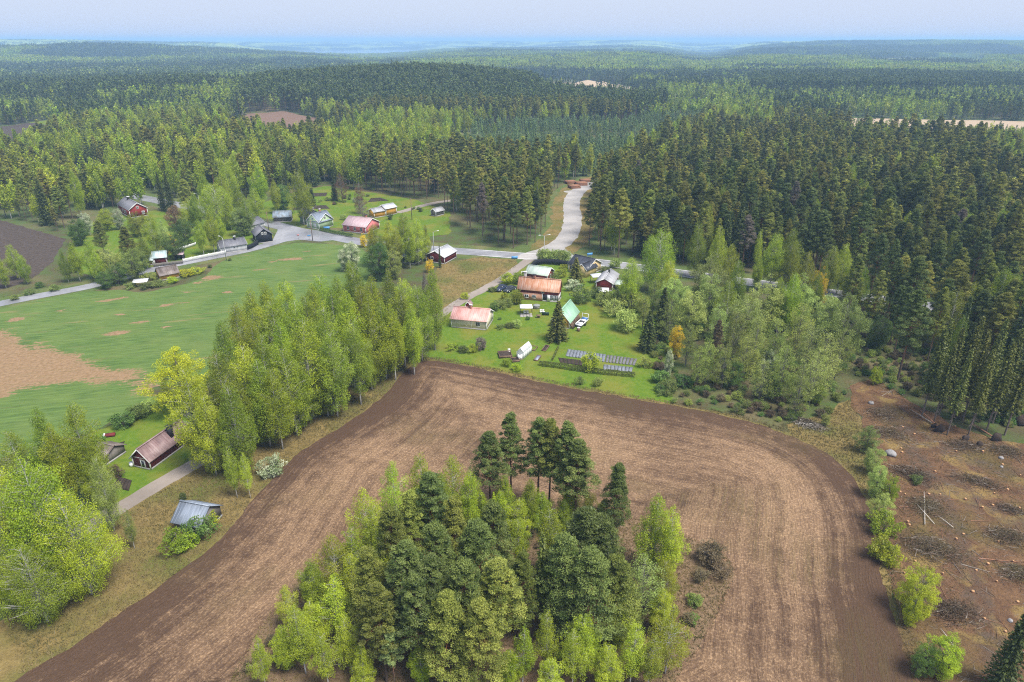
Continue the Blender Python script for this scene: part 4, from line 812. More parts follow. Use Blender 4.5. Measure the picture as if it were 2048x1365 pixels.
# the yard
top('spruce', 1117, 603, 10, 1.9, L_SPRUCET, 'dense dark spruce standing alone before the green-roofed yellow shed')
top('spruce', 1153, 516, 8.5, 2.1, L_SPRUCET, 'broad conical thuja between the rusty-roofed house and the cream house')
top('spruce', 1331, 576, 13, 1.4, L_SPRUCE, 'taller dark spruce at the edge of the lawn')
top('spruce', 1301, 622, 10, 1.6, L_SPRUCE, 'lower dark spruce at the edge of the lawn')
for px, py, h, ws, lf, lb in [
    (1148, 582, 3.2, 1.3, L_WHITE, 'white-flowering shrub at the gable of the rusty-roofed house'), (1165, 606, 4.2, 1.2, L_BUSH, 'rounded grey-green apple tree behind the trailer'), (1195, 596, 3.0, 1.2, L_BUSH, 'leafy shrub beside the white-roofed woodshed'), (1210, 612, 3.8, 1.3, L_ALDER, 'brown-green shrub below the white-roofed woodshed'),
    (1228, 630, 4.0, 1.4, L_WILLOW, 'pale spreading shrub at the lawn edge'), (1250, 660, 5.0, 1.3, L_WILLOW, 'pale thin-leaved tree at the lawn edge'), (1262, 620, 5.0, 1.4, L_ALDER, 'grey-green shrub below the yellow-green birch'), (1240, 600, 4.0, 1.3, L_BUSH, 'dark leafy shrub behind the red shed'),
    (998, 617, 2.2, 1.7, L_BUSH, 'wide dull shrub on the lawn behind the cream cottage'), (1014, 613, 2.2, 1.5, L_BUSH, 'wide shrub joined to its neighbour on the lawn'), (1008, 600, 2.0, 1.0, L_BIRCHB, 'bright green young shrub on the lawn'), (1034, 608, 3.6, 1.1, L_BIRCH, 'fresh green apple tree beside the white party tent'),
    (988, 622, 2.2, 1.3, L_BUSHG, 'dark shrub at the gable of the cream cottage'), (1001, 658, 1.2, 1.8, L_BUSH, 'low shrub of the berry row below the cream cottage'), (1018, 656, 1.3, 1.8, L_BUSH, 'middle shrub of the berry row on the lawn'), (1034, 655, 2.0, 1.3, L_WILLOW, 'pale shrub at the end of the berry row'), (1056, 640, 0.9, 1.4, L_BUSHG, 'round dark green plant before the white party tent'), (1000, 640, 0.7, 1.4, L_BUSHG, 'small dark plant beside the cream cottage'),
    (905, 700, 1.7, 1.5, L_BIRCH, 'leafy bush at the field end of the yard beside the birch row'), (925, 705, 1.6, 1.5, L_BUSH, 'second leafy bush at the field end of the yard'), (945, 704, 1.8, 1.4, L_BIRCH, 'third leafy bush at the field end of the yard'), (963, 700, 3.0, .9, L_LARCH, 'bare twiggy apple tree on the lawn'),
    (1012, 732, 1.6, 1.4, L_BIRCH, 'bright bush beneath the compost frame'), (1032, 742, 1.6, 1.4, L_BIRCH, 'yellow-green bush at the field edge below the greenhouse'), (1178, 742, 4.2, .9, L_BIRCHB, 'light green young tree standing in the clipped hedge'), (1160, 768, 1.6, 1.2, L_BUSH, 'thin shrub in the grass between hedge and field'), (1195, 772, 1.8, 1.2, L_BUSH, 'second thin shrub in the grass between hedge and field'),
    (930, 598, 1.8, 1.4, L_BIRCHB, 'fresh green bush beside the lane opposite the meadow'), (1016, 568, 3.0, 1.5, L_BIRCH, 'green lilac bush behind the dark cars'), (1036, 566, 3.0, 1.4, L_BIRCH, 'green lilac bush at the corner of the rusty-roofed house'), (984, 584, 1.4, 1.8, L_BUSH, 'low bush beside the dark blue car'),
    (1105, 560, 2.6, 1.6, L_BUSH, 'green currant bush inside the black fence'), (1125, 553, 2.4, 1.6, L_BIRCH, 'light green bush beside the thuja'), (1128, 538, 1.4, 1.6, L_BIRCHB, 'low bright bush inside the black fence'), (1095, 545, 1.6, .8, L_BIRCHB, 'tiny sapling inside the black fence'),
    (1318, 765, 2.4, 1.5, L_BUSHG, 'deep green bush at the corner of lawn and ploughed field'), (1338, 782, 2.2, 1.6, L_BUSH, 'broad bush at the corner of the ploughed field'), (1365, 775, 2.6, 1.5, L_BUSHG, 'green bush before the alder belt'), (1290, 735, 2.2, 1.3, L_ALDER, 'grey-green shrub at the end of the clipped hedge'), (1230, 535, 2.6, 1.5, L_ALDER, 'grey twiggy bush between road and red shed'), (1212, 545, 1.8, 1.4, L_BUSH, 'small bush behind the red shed'),
    (548, 948, 3.2, 1.2, L_WHITE, 'white-flowering bush in dry grass beside the ploughed field'), (531, 958, 1.4, 1.0, L_WHITE, 'little white-flowering bush beside the larger one'), (358, 1098, 3.2, 1.2, L_BIRCH, 'green bush covering the eaves of the blue-grey barn'), (402, 1075, 3.2, 1.2, L_BUSHG, 'dark green bush against the gable of the blue-grey barn'), (380, 1095, 2.2, 1.3, L_BIRCH, 'leafy bush between two bushes at the blue-grey barn'), (425, 1050, 2.4, 1.0, L_BIRCH, 'light bush behind the blue-grey barn gable'),
    (250, 852, 2.6, 1.6, L_BUSHG, 'dark hedge bush between crop field and cottage lawn'), (275, 838, 2.6, 1.6, L_BUSH, 'middle hedge bush between crop field and cottage lawn'), (300, 825, 2.4, 1.6, L_ALDER, 'brownish hedge bush between crop field and cottage lawn'), (228, 955, 2.0, 1.5, L_HEATH, 'brown-leaved bush beside the black soil plot'), (200, 885, 1.6, 1.3, L_BUSHG, 'small shrub on the cottage lawn'), (368, 1000, 1.3, .8, L_SPRUCE, 'tiny spruce in dry grass above the blue-grey barn')]:
    tree('bush', *gp(px, py), h, ws, lf, lb)
for k, px in enumerate(np.linspace(1082, 1134, 9)):
    tree('bush', *gp(px, 524 + 0.05 * (px - 1082)), 4.0, .9, L_WILLOW, 'pale green shrub in the roadside hedge behind the black fence', 'shrubs of the roadside hedge')
# village beyond the crop field
for px, py, h, ws, k, lf, lb in [
    (595, 341, 21, 1.25, 'birch', L_BIRCH, 'very large rounded birch beside the pale green house'), (415, 424, 14, 1.15, 'birch', L_BIRCH, 'birch behind the white picket fence'), (395, 440, 12, 1.1, 'birch', L_BIRCHB, 'smaller birch behind the white picket fence'), (448, 318, 20, 1.2, 'birch', L_BIRCH, 'tall birch by the wet road above the black house'), (513, 328, 19, 1.2, 'birch', L_BIRCH, 'tall birch standing over the street lamp'),
    (427, 368, 17, 1.3, 'wide_birch', L_BIRCH, 'wide birch in the gardens behind the white garage'), (470, 365, 17, 1.1, 'birch', L_BIRCHB, 'birch behind the black house'), (488, 395, 14, 1.0, 'birch', L_BIRCH, 'birch close behind the black house'), (385, 385, 15, 1.1, 'birch', L_BIRCHD, 'birch behind the golden tree'), (298, 425, 14, 1.2, 'birch', L_BIRCHB, 'birch before the gable of the red village house'), (320, 440, 12, 1.1, 'birch', L_WILLOW, 'pale birch beside the turquoise-roofed red shed'),
    (205, 420, 8, 1.1, 'broadleaf', L_BIRCHB, 'rounded bright tree before the red village house'), (165, 428, 8, 1.0, 'broadleaf', L_WHITE, 'white-flecked round tree at the edge of the dark field'), (232, 420, 7.5, 1.0, 'broadleaf', L_WHITE, 'white-flowering tree beside the red village house'), (195, 318, 16, 1.0, 'birch', L_BIRCHB, 'birch beside the far bend of the road'), (345, 413, 9, 1.0, 'broadleaf', L_RUST, 'tree with rusty yellow crown by the dark spruce pair'),
    (330, 466, 7, .8, 'broadleaf', L_GOLD, 'golden-blossomed small tree behind the turquoise roof'), (362, 440, 9, 1.1, 'broadleaf', L_BUSHG, 'deep green round tree behind the white picket fence'), (140, 485, 12, 1.1, 'birch', L_BIRCH, 'roadside birch at the end of the dark field'), (172, 480, 12, 1.1, 'birch', L_BIRCH, 'roadside birch with white trunk beside the side road'), (120, 500, 10, 1.0, 'birch', L_BIRCHD, 'lower birch in the roadside group by the dark field'),
    (18, 488, 11, 1.2, 'birch', L_BIRCH, 'birch at the picture edge between dark field and side road'), (-8, 510, 10, 1.2, 'birch', L_BIRCHB, 'birch cut by the picture edge beside the side road'), (38, 510, 9, 1.0, 'birch', L_BIRCH, 'lower birch beside the side road'), (215, 500, 9, 1.1, 'broadleaf', L_WILLOW, 'grey-green tree beside the ochre shed'), (228, 530, 6, 1.2, 'broadleaf', L_BUSHG, 'dark green bushy tree at the crop field edge'),
    (193, 444, 11, 1.1, 'broad_pine', L_PINE, 'dark pine in the village gardens with thin trunk'), (247, 456, 12, 1.15, 'broad_pine', L_PINE, 'broad dark pine in the village gardens'), (312, 345, 16, .8, 'spruce', L_SPRUCE, 'tall narrow spruce by the wet road, one of a pair'), (328, 343, 17, .85, 'spruce', L_SPRUCE, 'taller narrow spruce by the wet road, other of the pair'), (252, 378, 5, 1.0, 'broad_pine', L_SPRUCE, 'small dark conifer behind the chimney of the red village house'),
    (680, 350, 12, 1.0, 'alder', L_RUST, 'brown-budded tree on the garden lawn'), (716, 370, 12, 1.0, 'alder', L_RUST, 'rusty leafless tree by the yellow shed'), (722, 400, 10, .9, 'alder', L_LARCH, 'bare grey tree behind the pink house'), (725, 470, 4.5, .9, 'broadleaf', L_GOLD, 'golden shrub at the corner of the pink house'), (740, 458, 5, .7, 'broadleaf', L_GOLD, 'golden shrub beside the gable of the pink house'),
    (745, 448, 14, 1.1, 'birch', L_BIRCHB, 'birch before the yellow shed beside the main road'), (775, 440, 15, 1.1, 'birch', L_BIRCHB, 'second birch before the yellow shed beside the main road'), (805, 425, 16, 1.1, 'birch', L_BIRCH, 'third birch of the roadside group near the red barn'), (832, 437, 15, 1.1, 'birch', L_BIRCHB, 'birch with white trunk next to the red barn'), (760, 470, 12, 1.0, 'birch', L_BIRCHB, 'lower birch by the white-blossomed tree'), (850, 450, 12, 1.0, 'birch', L_BIRCHB, 'bright birch behind the red barn'),
    (700, 486, 9, 1.0, 'broadleaf', L_WHITE, 'large white-blossomed tree at the corner of the crop field'), (685, 500, 7, .8, 'broadleaf', L_WHITE, 'lower white-blossomed tree at the crop field corner'), (755, 488, 11, 1.0, 'broadleaf', L_BUSHG, 'broad green tree between the white blossom and the birches'), (785, 500, 9, 1.0, 'broadleaf', L_WILLOW, 'grey-green tree before the dark carport'), (878, 487, 8, .42, 'spruce', L_SPRUCE, 'dark columnar juniper before the red barn'), (858, 520, 4, .9, 'broadleaf', L_GOLD, 'golden forsythia bush before the red barn'),
    (365, 360, 14, 1.1, 'broad_pine', L_PINE, 'dark pine between the spruce pair and the village birches'), (402, 350, 17, 1.2, 'birch', L_BIRCH, 'tall birch behind the wet road in the village'), (440, 352, 16, 1.2, 'birch', L_BIRCHB, 'bright birch over the wet road in the village'), (505, 375, 13, 1.3, 'birch', L_BIRCHB, 'round birch by the street lamp and low hedge'), (452, 392, 13, 1.2, 'birch', L_BIRCH, 'birch in the middle of the village tree group'),
    (375, 400, 12, 1.3, 'wide_birch', L_BIRCHB, 'broad bright birch in the village tree group'), (478, 418, 10, 1.2, 'broadleaf', L_WILLOW, 'pale apple tree behind the white garage'), (435, 430, 11, 1.2, 'birch', L_BIRCH, 'birch rising behind the white garage'), (345, 470, 8, 1.2, 'broadleaf', L_BUSHG, 'green apple tree beside the pale garden fence'), (280, 470, 11, 1.2, 'birch', L_BIRCHD, 'dark birch beside the broad village pine'), (262, 500, 9, 1.2, 'broadleaf', L_ALDER, 'grey-green tree behind the low red building'),
    (185, 500, 10, 1.2, 'birch', L_BIRCH, 'birch between the roadside group and the ochre shed'), (205, 545, 5, 1.3, 'broadleaf', L_BUSHG, 'dark bush where the side road meets the crop field'), (150, 440, 9, 1.2, 'broadleaf', L_BUSHG, 'deep green tree at the end of the forest by the dark field'), (270, 430, 8, 1.2, 'broadleaf', L_BIRCH, 'green tree just below the red village house'), (815, 450, 14, 1.1, 'birch', L_BIRCH, 'inner birch of the roadside group near the red barn'), (790, 455, 13, 1.1, 'birch', L_BIRCHB, 'outer birch of the roadside group near the red barn'),
    (560, 372, 10, 1.2, 'broadleaf', L_BUSHG, 'dark green tree at the forest edge above the low hedge'), (545, 360, 14, 1.1, 'birch', L_BIRCHB, 'bright birch at the forest edge above the low hedge'), (620, 365, 10, 1.2, 'spruce', L_SPRUCE, 'dark spruce at the top of the garden lawn'), (665, 352, 11, 1.2, 'spruce', L_SPRUCE, 'dark spruce beside the brown-budded tree'),
    (848, 545, 8, .9, 'birch', L_LARCH, 'twiggy brown birch behind the birch row'), (700, 520, 15, .9, 'birch', L_BIRCH, 'birch top rising behind the lane row near the blossom')]:
    top(k, px, py, h, ws, lf, lb)
for px, py, h, ws, lf, lb in [(440, 545, 0, 0, None, None), (318, 573, 2.0, 1.8, L_BUSH, 'olive bush at the wall of the ochre shed'), (375, 553, 2.2, 2.0, L_YELLOW, 'yellow-green bush beside the ochre shed'), (395, 548, 2.0, 2.0, L_BIRCHB, 'yellow-green bush at the end of the shed hedge'), (345, 566, 1.8, 1.8, L_BIRCHB, 'yellow-green bush below the ochre shed'), (262, 578, 1.8, 1.6, L_BUSH, 'brown-green bush under the pale canopy'), (292, 578, 1.8, 1.8, L_BUSH, 'brown-green bush beside the pale canopy'), (300, 560, 2.2, 1.8, L_ALDER, 'grey bush behind the pale canopy'),
    (690, 398, 1.6, 1.4, L_BUSH, 'small round shrub on the garden lawn near the soil plot'), (655, 402, 1.6, 1.4, L_BUSH, 'small shrub by the brown garden plot'), (668, 410, 1.2, 1.4, L_RUST, 'small rusty shrub on the garden lawn'), (640, 405, 1.4, 1.4, L_ALDER, 'small grey shrub on the garden lawn'), (688, 440, 2.2, 1.2, L_WILLOW, 'pale shrub behind the pale green house'), (710, 405, 2.0, 1.0, L_WHITE, 'small white-flowering shrub on the garden lawn'), (841, 424, 1.6, 1.2, L_SPRUCE, 'clipped round dark shrub beside the gravel track'), (780, 440, 2.4, 1.1, L_SPRUCE, 'dark clipped shrub before the yellow shed'),
    (150, 545, 2.0, 1.4, L_BUSH, 'bush under the roadside birches'), (80, 575, 1.6, 1.6, L_BUSHG, 'low dark bush beside the side road'), (395, 470, 3.0, 1.2, L_BUSH, 'shrub in the village garden behind the fence')]:
    if lb: tree('bush', *gp(px, py), h, ws, lf, lb)
rgd = random.Random(8)
for k in range(26):
    px, py = rgd.uniform(600, 850), rgd.uniform(392, 440)
    if sdf_poly(*[np.array([v]) for v in gp(px, py)], POLY_GARDENS)[0] > 3 and not (608 < px < 800 and py > 418): tree('bush', *gp(px, py), rgd.uniform(.7, 1.5), 1.3, rgd.choice([L_BUSH, L_BUSHG, L_ALDER]), 'small berry bush on the upper garden lawns', 'berry bushes on the garden lawns')
for px, py, h in [(60, 590, 1.6), (30, 600, 1.4), (110, 582, 1.8), (205, 566, 2.0), (240, 566, 1.8), (420, 536, 1.0), (460, 522, .8)]: tree('bush', *gp(px, py), h, 1.6, L_BUSH, 'low bush on the verge of the side road', 'bushes along the side road')
number('bushes along the side road', 'low bush on the verge of the side road, %s counted from the picture edge')
number('berry bushes on the garden lawns', 'small berry bush on the upper garden lawns, %s counted from the pale green house')
number(gs, 'light green sapling between ploughed field and logged ground, %s counted from the branch pile')
number(g_row, 'birch of the row beside the lane, %s counted from the red cottage')
number(ip, 'dark pine of the wooded island, %s counted from the dry verge side')
number(ib, 'yellow-green birch of the wooded island, %s counted from the dry verge side')
number('heath bushes round the island', 'low brownish bush at the island rim, %s counted from the dry verge side')
number(gm, 'yellow-green birch of the belt beyond the yard, %s counted from the red shed')
number('willows of the belt', 'rounded grey-green willow of the belt, %s counted from the red shed')
number('alders of the belt', 'thin grey-green alder of the belt, %s counted from the red shed')
number(gsp, 'slim bare-stemmed spruce above the logged ground, %s counted from the lone pine')
number(gpn, 'tall pine between road and logged ground, %s counted from the alder belt')
number('shrubs of the roadside hedge', 'pale shrub of the roadside hedge, %s counted from the street lamp')

# ---------------- stands, as base outlines; (outline, chances, keep share, height, spread)
def st(px, terr=False): return PT(px) if terr else P(px)
STANDS = [
    (st([(1040, 172), (1180, 184), (1300, 186), (1345, 200), (1330, 214), (1200, 206), (1090, 200)], True), dict(birch=.5, young=.5), .5, 7, 1.5),
    (st([(1205, 362), (1340, 312), (1450, 285), (1700, 300), (2060, 310), (2400, 322), (2400, 690), (2048, 630), (1720, 582), (1480, 552), (1300, 528), (1190, 512), (1165, 480), (1180, 420)]), dict(pine=.80, birch=.16, spruce=.04), .70, 17.5, 3.0),
    (st([(1660, 256), (2400, 272), (2400, 330), (2060, 312), (1700, 302)]), dict(birch=.7, young=.3), .30, 5.5, 1.8),
    (st([(1850, 305), (2060, 312), (2400, 325), (2400, 500), (2050, 420), (1950, 340)]), dict(pine=.52, birch=.44, spruce=.04), .75, 16, 2.5),
    (st([(1200, 540), (1300, 540), (1480, 568), (1720, 602), (1720, 640), (1600, 600), (1400, 570), (1250, 560)]), dict(birch=.7, pine=.15, spruce=.15), .42, 12, 2.5),
    (st([(1740, 615), (1900, 635), (2100, 665), (2100, 780), (2000, 760), (1880, 740), (1780, 700)]), dict(pine=.7, spruce=.2, birch=.1), .45, 17, 2),
    (st([(1880, 745), (2100, 760), (2400, 800), (2400, 880), (2100, 868), (1980, 850), (1890, 800)]), dict(spruce=.9, birch=.1), .35, 16, 2),
    (st([(760, 308), (900, 258), (1100, 256), (1330, 242), (1445, 240), (1340, 296), (1205, 352), (1110, 352), (960, 335), (820, 335)]), dict(young=.95, birch=.05), 1.0, 8.5, 1.2),
    (st([(645, 345), (650, 285), (740, 262), (880, 254), (940, 262), (945, 285), (850, 318), (740, 360), (690, 368)]), dict(birch=.93, pine=.07), .9, 15, 2.5),
    (st([(700, 372), (760, 352), (900, 338), (1000, 345), (1120, 352), (1190, 358), (1150, 385), (1120, 395), (1110, 470), (1060, 500), (1000, 505), (930, 450), (900, 425), (830, 400), (760, 390)]), dict(pine=.93, birch=.05, spruce=.02), .48, 18, 1.6),
    (st([(500, 252), (535, 222), (640, 232), (760, 248), (900, 252), (1080, 252), (1240, 250), (1320, 236), (1340, 222), (1200, 212), (1090, 200), (1040, 176), (880, 162), (600, 176), (480, 205)], True), dict(pine=.95, birch=.02, spruce=.03), 1.0, 19.5, 1.3),
    (st([(120, 300), (260, 250), (420, 215), (480, 210), (470, 240), (380, 262), (300, 285), (180, 310)], True), dict(birch=.62, pine=.28, spruce=.1), .8, 15, 3),
    (st([(200, 310), (380, 270), (450, 265), (470, 300), (640, 310), (650, 360), (560, 390), (480, 400), (360, 395), (260, 375), (200, 340)]), dict(pine=.38, birch=.47, spruce=.15), .72, 15.5, 3),
    (st([(-200, 400), (40, 330), (110, 330), (190, 385), (180, 425), (135, 468), (60, 450), (-30, 430)]), dict(pine=.55, birch=.38, spruce=.07), .62, 14.5, 2.5),
    (st([(530, 385), (600, 372), (660, 365), (700, 380), (640, 372), (560, 392)]), dict(spruce=.6, birch=.4), .5, 13, 2),
    (st([(1460, 222), (1700, 232), (2100, 236), (2300, 230), (2300, 205), (1700, 205), (1500, 205)], True), dict(birch=.6, pine=.35, spruce=.05), 1.0, 15, 2),
    (st([(1500, 202), (1760, 203), (2300, 200), (2300, 165), (1760, 165), (1500, 172)], True), dict(pine=.93, spruce=.07), 1.0, 21, 1.5),
    (st([(-200, 252), (0, 250), (70, 243), (130, 236), (100, 222), (-200, 225)], True), dict(birch=.85, pine=.15), 1.0, 13, 2),
    (st([(-200, 222), (110, 218), (330, 205), (450, 190), (380, 172), (-200, 180)], True), dict(spruce=.55, pine=.4, birch=.05), 1.0, 19, 2),
]
rngf = np.random.default_rng(77)
def candidates(r0, r1, sp, half):
    n = int(2 * r1 / sp); ix, iy = np.meshgrid(np.arange(-n // 2, n // 2 + 1), np.arange(0, int(r1 / sp) + 1))
    x = (ix + (iy % 2) * 0.5).ravel() * sp; y = iy.ravel() * sp * 0.92
    x = x + rngf.uniform(-.42, .42, len(x)) * sp; y = y + rngf.uniform(-.42, .42, len(y)) * sp
    d = np.hypot(x, y); m = (d > r0) & (d <= r1) & (np.abs(np.arctan2(x, y)) < half)
    return x[m], y[m]
xa, ya = candidates(95, 520, 4.1, rad(41)); xb, yb = candidates(520, 1350, 4.7, rad(40))
fx = np.r_[xa, xb]; fy = np.r_[ya, yb]
ok = np.ones(len(fx), bool)
for poly, mar in ((POLY_FIELD, 4), (POLY_CROP, 2), (POLY_DARK, 1.5), (POLY_YARD, 2), (POLY_MEADOW, 3), (POLY_COTTAGE, 2), (POLY_GARDENS, 1), (POLY_VILLAGE, 1), (POLY_CUT, 1.0), (POLY_VERGE_L, 1), (POLY_VERGE_R, 1)):
    ok &= sdf_poly(fx, fy, poly) < -mar
for q in CLEARS: ok &= sdf_poly(fx, fy, q) < -1
for ln, hw in ((ROAD, 7.5), (SIDE_ROAD, 5), (LANE, 4), (GRAVEL, 8.5), (YARD_TRACK, 3.5), (SIDE_TRACK, 8)): ok &= sdf_line(fx, fy, ln, hw) < 0
fx, fy = fx[ok], fy[ok]
KN = ['pine', 'birch', 'spruce', 'young']
n = len(fx); u = rngf.uniform(size=n); keepu = rngf.uniform(size=n); kind = np.full(n, -1); hgt = np.zeros(n); std = np.full(n, -1)
# default wood: patches of pine, birch and spruce
f1 = fbm(fx / 90, fy / 90, 3, 61); f2 = fbm(fx / 60, fy / 60, 3, 67); dd = np.hypot(fx, fy)
pk = np.where(f1 > 0.49, 1, np.where(f2 > 0.55, 2, 0)); pk = np.where(u < 0.2, rngf.integers(0, 3, n), pk)
kind[:] = np.where((dd > 330) & (keepu < 0.8), pk, -1); hgt[:] = 16 + rngf.normal(size=n) * 2.2
for si, (poly, ch, keep, hm, hs) in enumerate(STANDS):
    m = sdf_poly(fx, fy, poly) > 0
    cum = np.zeros(n); k = np.full(n, -1); acc = 0
    for nm, pr in ch.items():
        k = np.where((u >= acc) & (u < acc + pr), KN.index(nm), k); acc += pr
    kind = np.where(m, np.where(keepu < keep * (0.55 + 0.9 * vnoise(fx / 11, fy / 11, 88)), k, -1), kind); hgt = np.where(m, hm + rngf.normal(size=n) * hs, hgt); std = np.where(m, si, std)
hgt = np.where((kind == 1) & (std == 1), hgt * 0.85, hgt)
sel = kind >= 0; fx, fy, kind, hgt, std, dd = fx[sel], fy[sel], kind[sel], np.clip(hgt[sel], 4.5, 24), std[sel], dd[sel]
fz = T(fx, fy)
# do not crowd the singly placed trees
ex = np.array([(t[1], t[2]) for t in TREES])
near = np.zeros(len(fx), bool)
for cx, cy_ in ex: near |= ((fx - cx) ** 2 + (fy - cy_) ** 2 < 3.2)
k_ = ~near; fx, fy, kind, hgt, std, dd, fz = fx[k_], fy[k_], kind[k_], hgt[k_], std[k_], dd[k_], fz[k_]
# what the photograph shows largest becomes single trees
vx, vy, vz = fx, fy * CP - (fz + hgt - HC) * SP, fy * SP + (fz + hgt - HC) * CP
tpx = 1024 + FPX * vx / vy; tpy = 682.5 - FPX * vz / vy
inview = (tpx > 6) & (tpx < 2042) & (tpy > 6) & (tpy < 1355)
show = np.where(inview, hgt / dd, 0)
expl = {}
for t in TREES: expl[NAME[t[0]]] = expl.get(NAME[t[0]], 0) + 1
single = np.zeros(len(fx), bool)
KIND_PROTO = ['pine_mid', 'birch_mid', 'spruce_mid', 'young_conifer']
SID = [-1, 0, -1, 1, 2, 3, 4, 5, 6, 7, 8, 9, 10, 11, 12, 13, 14, 15, 16, -1]
WOOD_LABEL = {0: ('in the dark pine forest beyond the asphalt road', 'of the pine forest beyond the road'), 1: ('in the far corner of the pine forest beyond the asphalt road', 'of the far corner of the pine forest'), 5: ('in the plantation behind the gravel road', 'of the plantation'), 6: ('in the bright birch stand behind the gardens', 'of the birch stand'),
              7: ('on the slope between the gardens and the gravel road', 'of the slope above the gardens'), 8: ('on the dark wooded hill behind the plantation', 'of the wooded hill'), 10: ('in the mixed wood behind the village road', 'of the mixed wood behind the village'), 11: ('in the wood between dark field and village road', 'of the wood at the dark field'),
              2: ('in the scrub along the asphalt road', 'of the roadside scrub'), 3: ('in the wood between road and logged ground', 'of the wood above the logged ground'), 4: ('in the dark clump behind the logged ground', 'of the clump behind the logged ground'), 12: ('at the forest edge above the garden lawn', 'of the garden forest edge')}
LOOKS = ['tall scots pine', 'green birch', 'dark spruce', 'small blue-green conifer']
PLUR = ['pines', 'birches', 'spruces', 'young conifers']
for k in range(4):
    room = 296 - expl.get(NAME[KIND_PROTO[k]], 0) if k != 3 else 296
    c = np.where((kind == k) & inview)[0]; c = c[np.argsort(-show[c])][:max(0, room)]; single[c] = True
    for i in c:
        a, b = WOOD_LABEL.get(int(SID[std[i]]), ('in the mixed woodland around the fields', 'of the mixed woodland'))
        near_kind = KIND_PROTO[k] if dd[i] > 320 or k == 3 else {0: 'pine', 1: 'birch', 2: 'spruce'}[k]
        tree(near_kind, fx[i], fy[i], hgt[i], rt.uniform(.78, 1.3), L_LARCH if k == 0 and rt.random() < .025 else None, LOOKS[k] + ' ' + a, PLUR[k] + ' ' + b)
plant_all()
rest = ~single
far = dd > 620
def wood(name, m, keys, lab, cat, ph):
    i = np.where(m)[0]
    if not len(i): return
    pr = [p[2] for key in keys for p in PROTO[key]]
    scatter_object(name, fx[i], fy[i], fz[i] - 0.1, hgt[i] / ph, rngf.uniform(.75, 1.3, len(i)), rngf.uniform(0, 6.28, len(i)), rngf.integers(0, len(pr), len(i)), pr, lab, cat)
wood('pine_forest', rest & (kind == 0) & ~far, ['pine_mid'], 'dense dark pine forest reaching back from the asphalt road', 'forest', 19)
wood('birch_wood', rest & (kind == 1) & ~far, ['birch_mid'], 'light green birches mixed through the woods', 'forest', 18)
wood('spruce_wood', rest & (kind == 2) & ~far, ['spruce_mid'], 'dark spruces mixed through the woods', 'forest', 17)
wood('conifer_plantation', rest & (kind == 3), ['young_conifer'], 'blue-green plantation of small conifers before the wooded hill', 'forest', 8)
wood('hill_pine_forest', rest & (kind == 0) & far, ['pine_far'], 'dark pine forest on the far hill', 'forest', 19)
wood('far_birch_wood', rest & (kind == 1) & far, ['birch_far'], 'pale green birch woods in the distance', 'forest', 17)
wood('far_spruce_wood', rest & (kind == 2) & far, ['spruce_far'], 'dark spruce woods in the distance', 'forest', 18)

# ---------------- farther woods: tufts of some thirty trees, out to five kilometres
def patch_mesh(name, mix_, rng, leafs):
    V = []; F = []; M = []; Tn = []; b = 0
    gx_, gy_ = np.meshgrid(np.arange(6), np.arange(6)); px = (gx_.ravel() - 2.5) * 5.6 + rng.uniform(-2, 2, 36); py = (gy_.ravel() - 2.5) * 5.6 + rng.uniform(-2, 2, 36)
    for x, y in zip(px, py):
        k = rng.choice(3, p=mix_); h = rng.uniform(13, 19); nq = 26
        t = rng.uniform(0, 1, nq)
        if k == 0: pr = np.clip(0.5 + t, 0, 1) * (1 - t) ** 0.5 * 2.5; z = h * (0.40 + 0.60 * t)
        elif k == 1: pr = np.minimum(1, t / 0.3) * np.minimum(1, (1 - t) / 0.7) ** 0.7 * 2.6; z = h * (0.12 + 0.88 * t)
        else: pr = (1 - t) ** 0.9 * 2.5; z = h * (0.08 + 0.95 * t)
        a = rng.uniform(0, 6.28, nq); r = pr * rng.uniform(0.5, 1, nq); C = np.column_stack([x + r * np.cos(a), y + r * np.sin(a), z])
        v, f = leaves(C, 1.15, rng, None, 0.7); V.append(v); F.append(f + b); b += len(v); M += [k] * nq; Tn.append(np.clip(rng.normal(.5, .2) + rng.normal(size=nq) * .15, 0, 1))
    return mesh_np(name, np.vstack(V), np.vstack(F), leafs, M, np.concatenate(Tn))
rp = np.random.default_rng(5); LP = [L_PINED, L_BIRCH, L_SPRUCE]
PK = [patch_mesh('pine_tuft', [.92, .02, .06], rp, LP) for _ in range(2)] + [patch_mesh('spruce_tuft', [.30, .03, .67], rp, LP) for _ in range(2)] + [patch_mesh('birch_tuft', [.04, .93, .03], rp, LP) for _ in range(2)] + [patch_mesh('mixed_tuft', [.35, .35, .30], rp, LP) for _ in range(2)]
x1, y1 = candidates(1330, 3000, 30, rad(40)); x2, y2 = candidates(3000, 5600, 36, rad(40)); tx = np.r_[x1, x2]; ty = np.r_[y1, y2]; td = np.hypot(tx, ty)
wet = np.zeros(len(tx), bool)
for lx, ly, sx, sy in LAKES: wet |= np.hypot((tx - lx) / sx, (ty - ly) / sy) < 1.6
open_ = (fbm(tx / 520 + 3, ty / 260, 3, 83) > 0.665)
ok = ~wet & ~open_
for q in CLEARS: ok &= sdf_poly(tx, ty, q) < -8
tx, ty = tx[ok], ty[ok]
s1 = fbm(tx / 560, ty / 380, 2, 71); s2 = fbm(tx / 420, ty / 300, 2, 79)
ti = np.where(s1 > 0.525, 4, np.where(s2 > 0.54, 2, np.where(s2 < 0.42, 0, 6))) + rngf.integers(0, 2, len(tx))
sc = rngf.uniform(.85, 1.2, len(tx))
scatter_object('far_forest', tx, ty, T(tx, ty) - 0.5, sc, 1.12 * np.ones(len(tx)), rngf.integers(0, 4, len(tx)) * math.pi / 2, ti, PK, 'endless mixed forest reaching towards the horizon', 'forest')
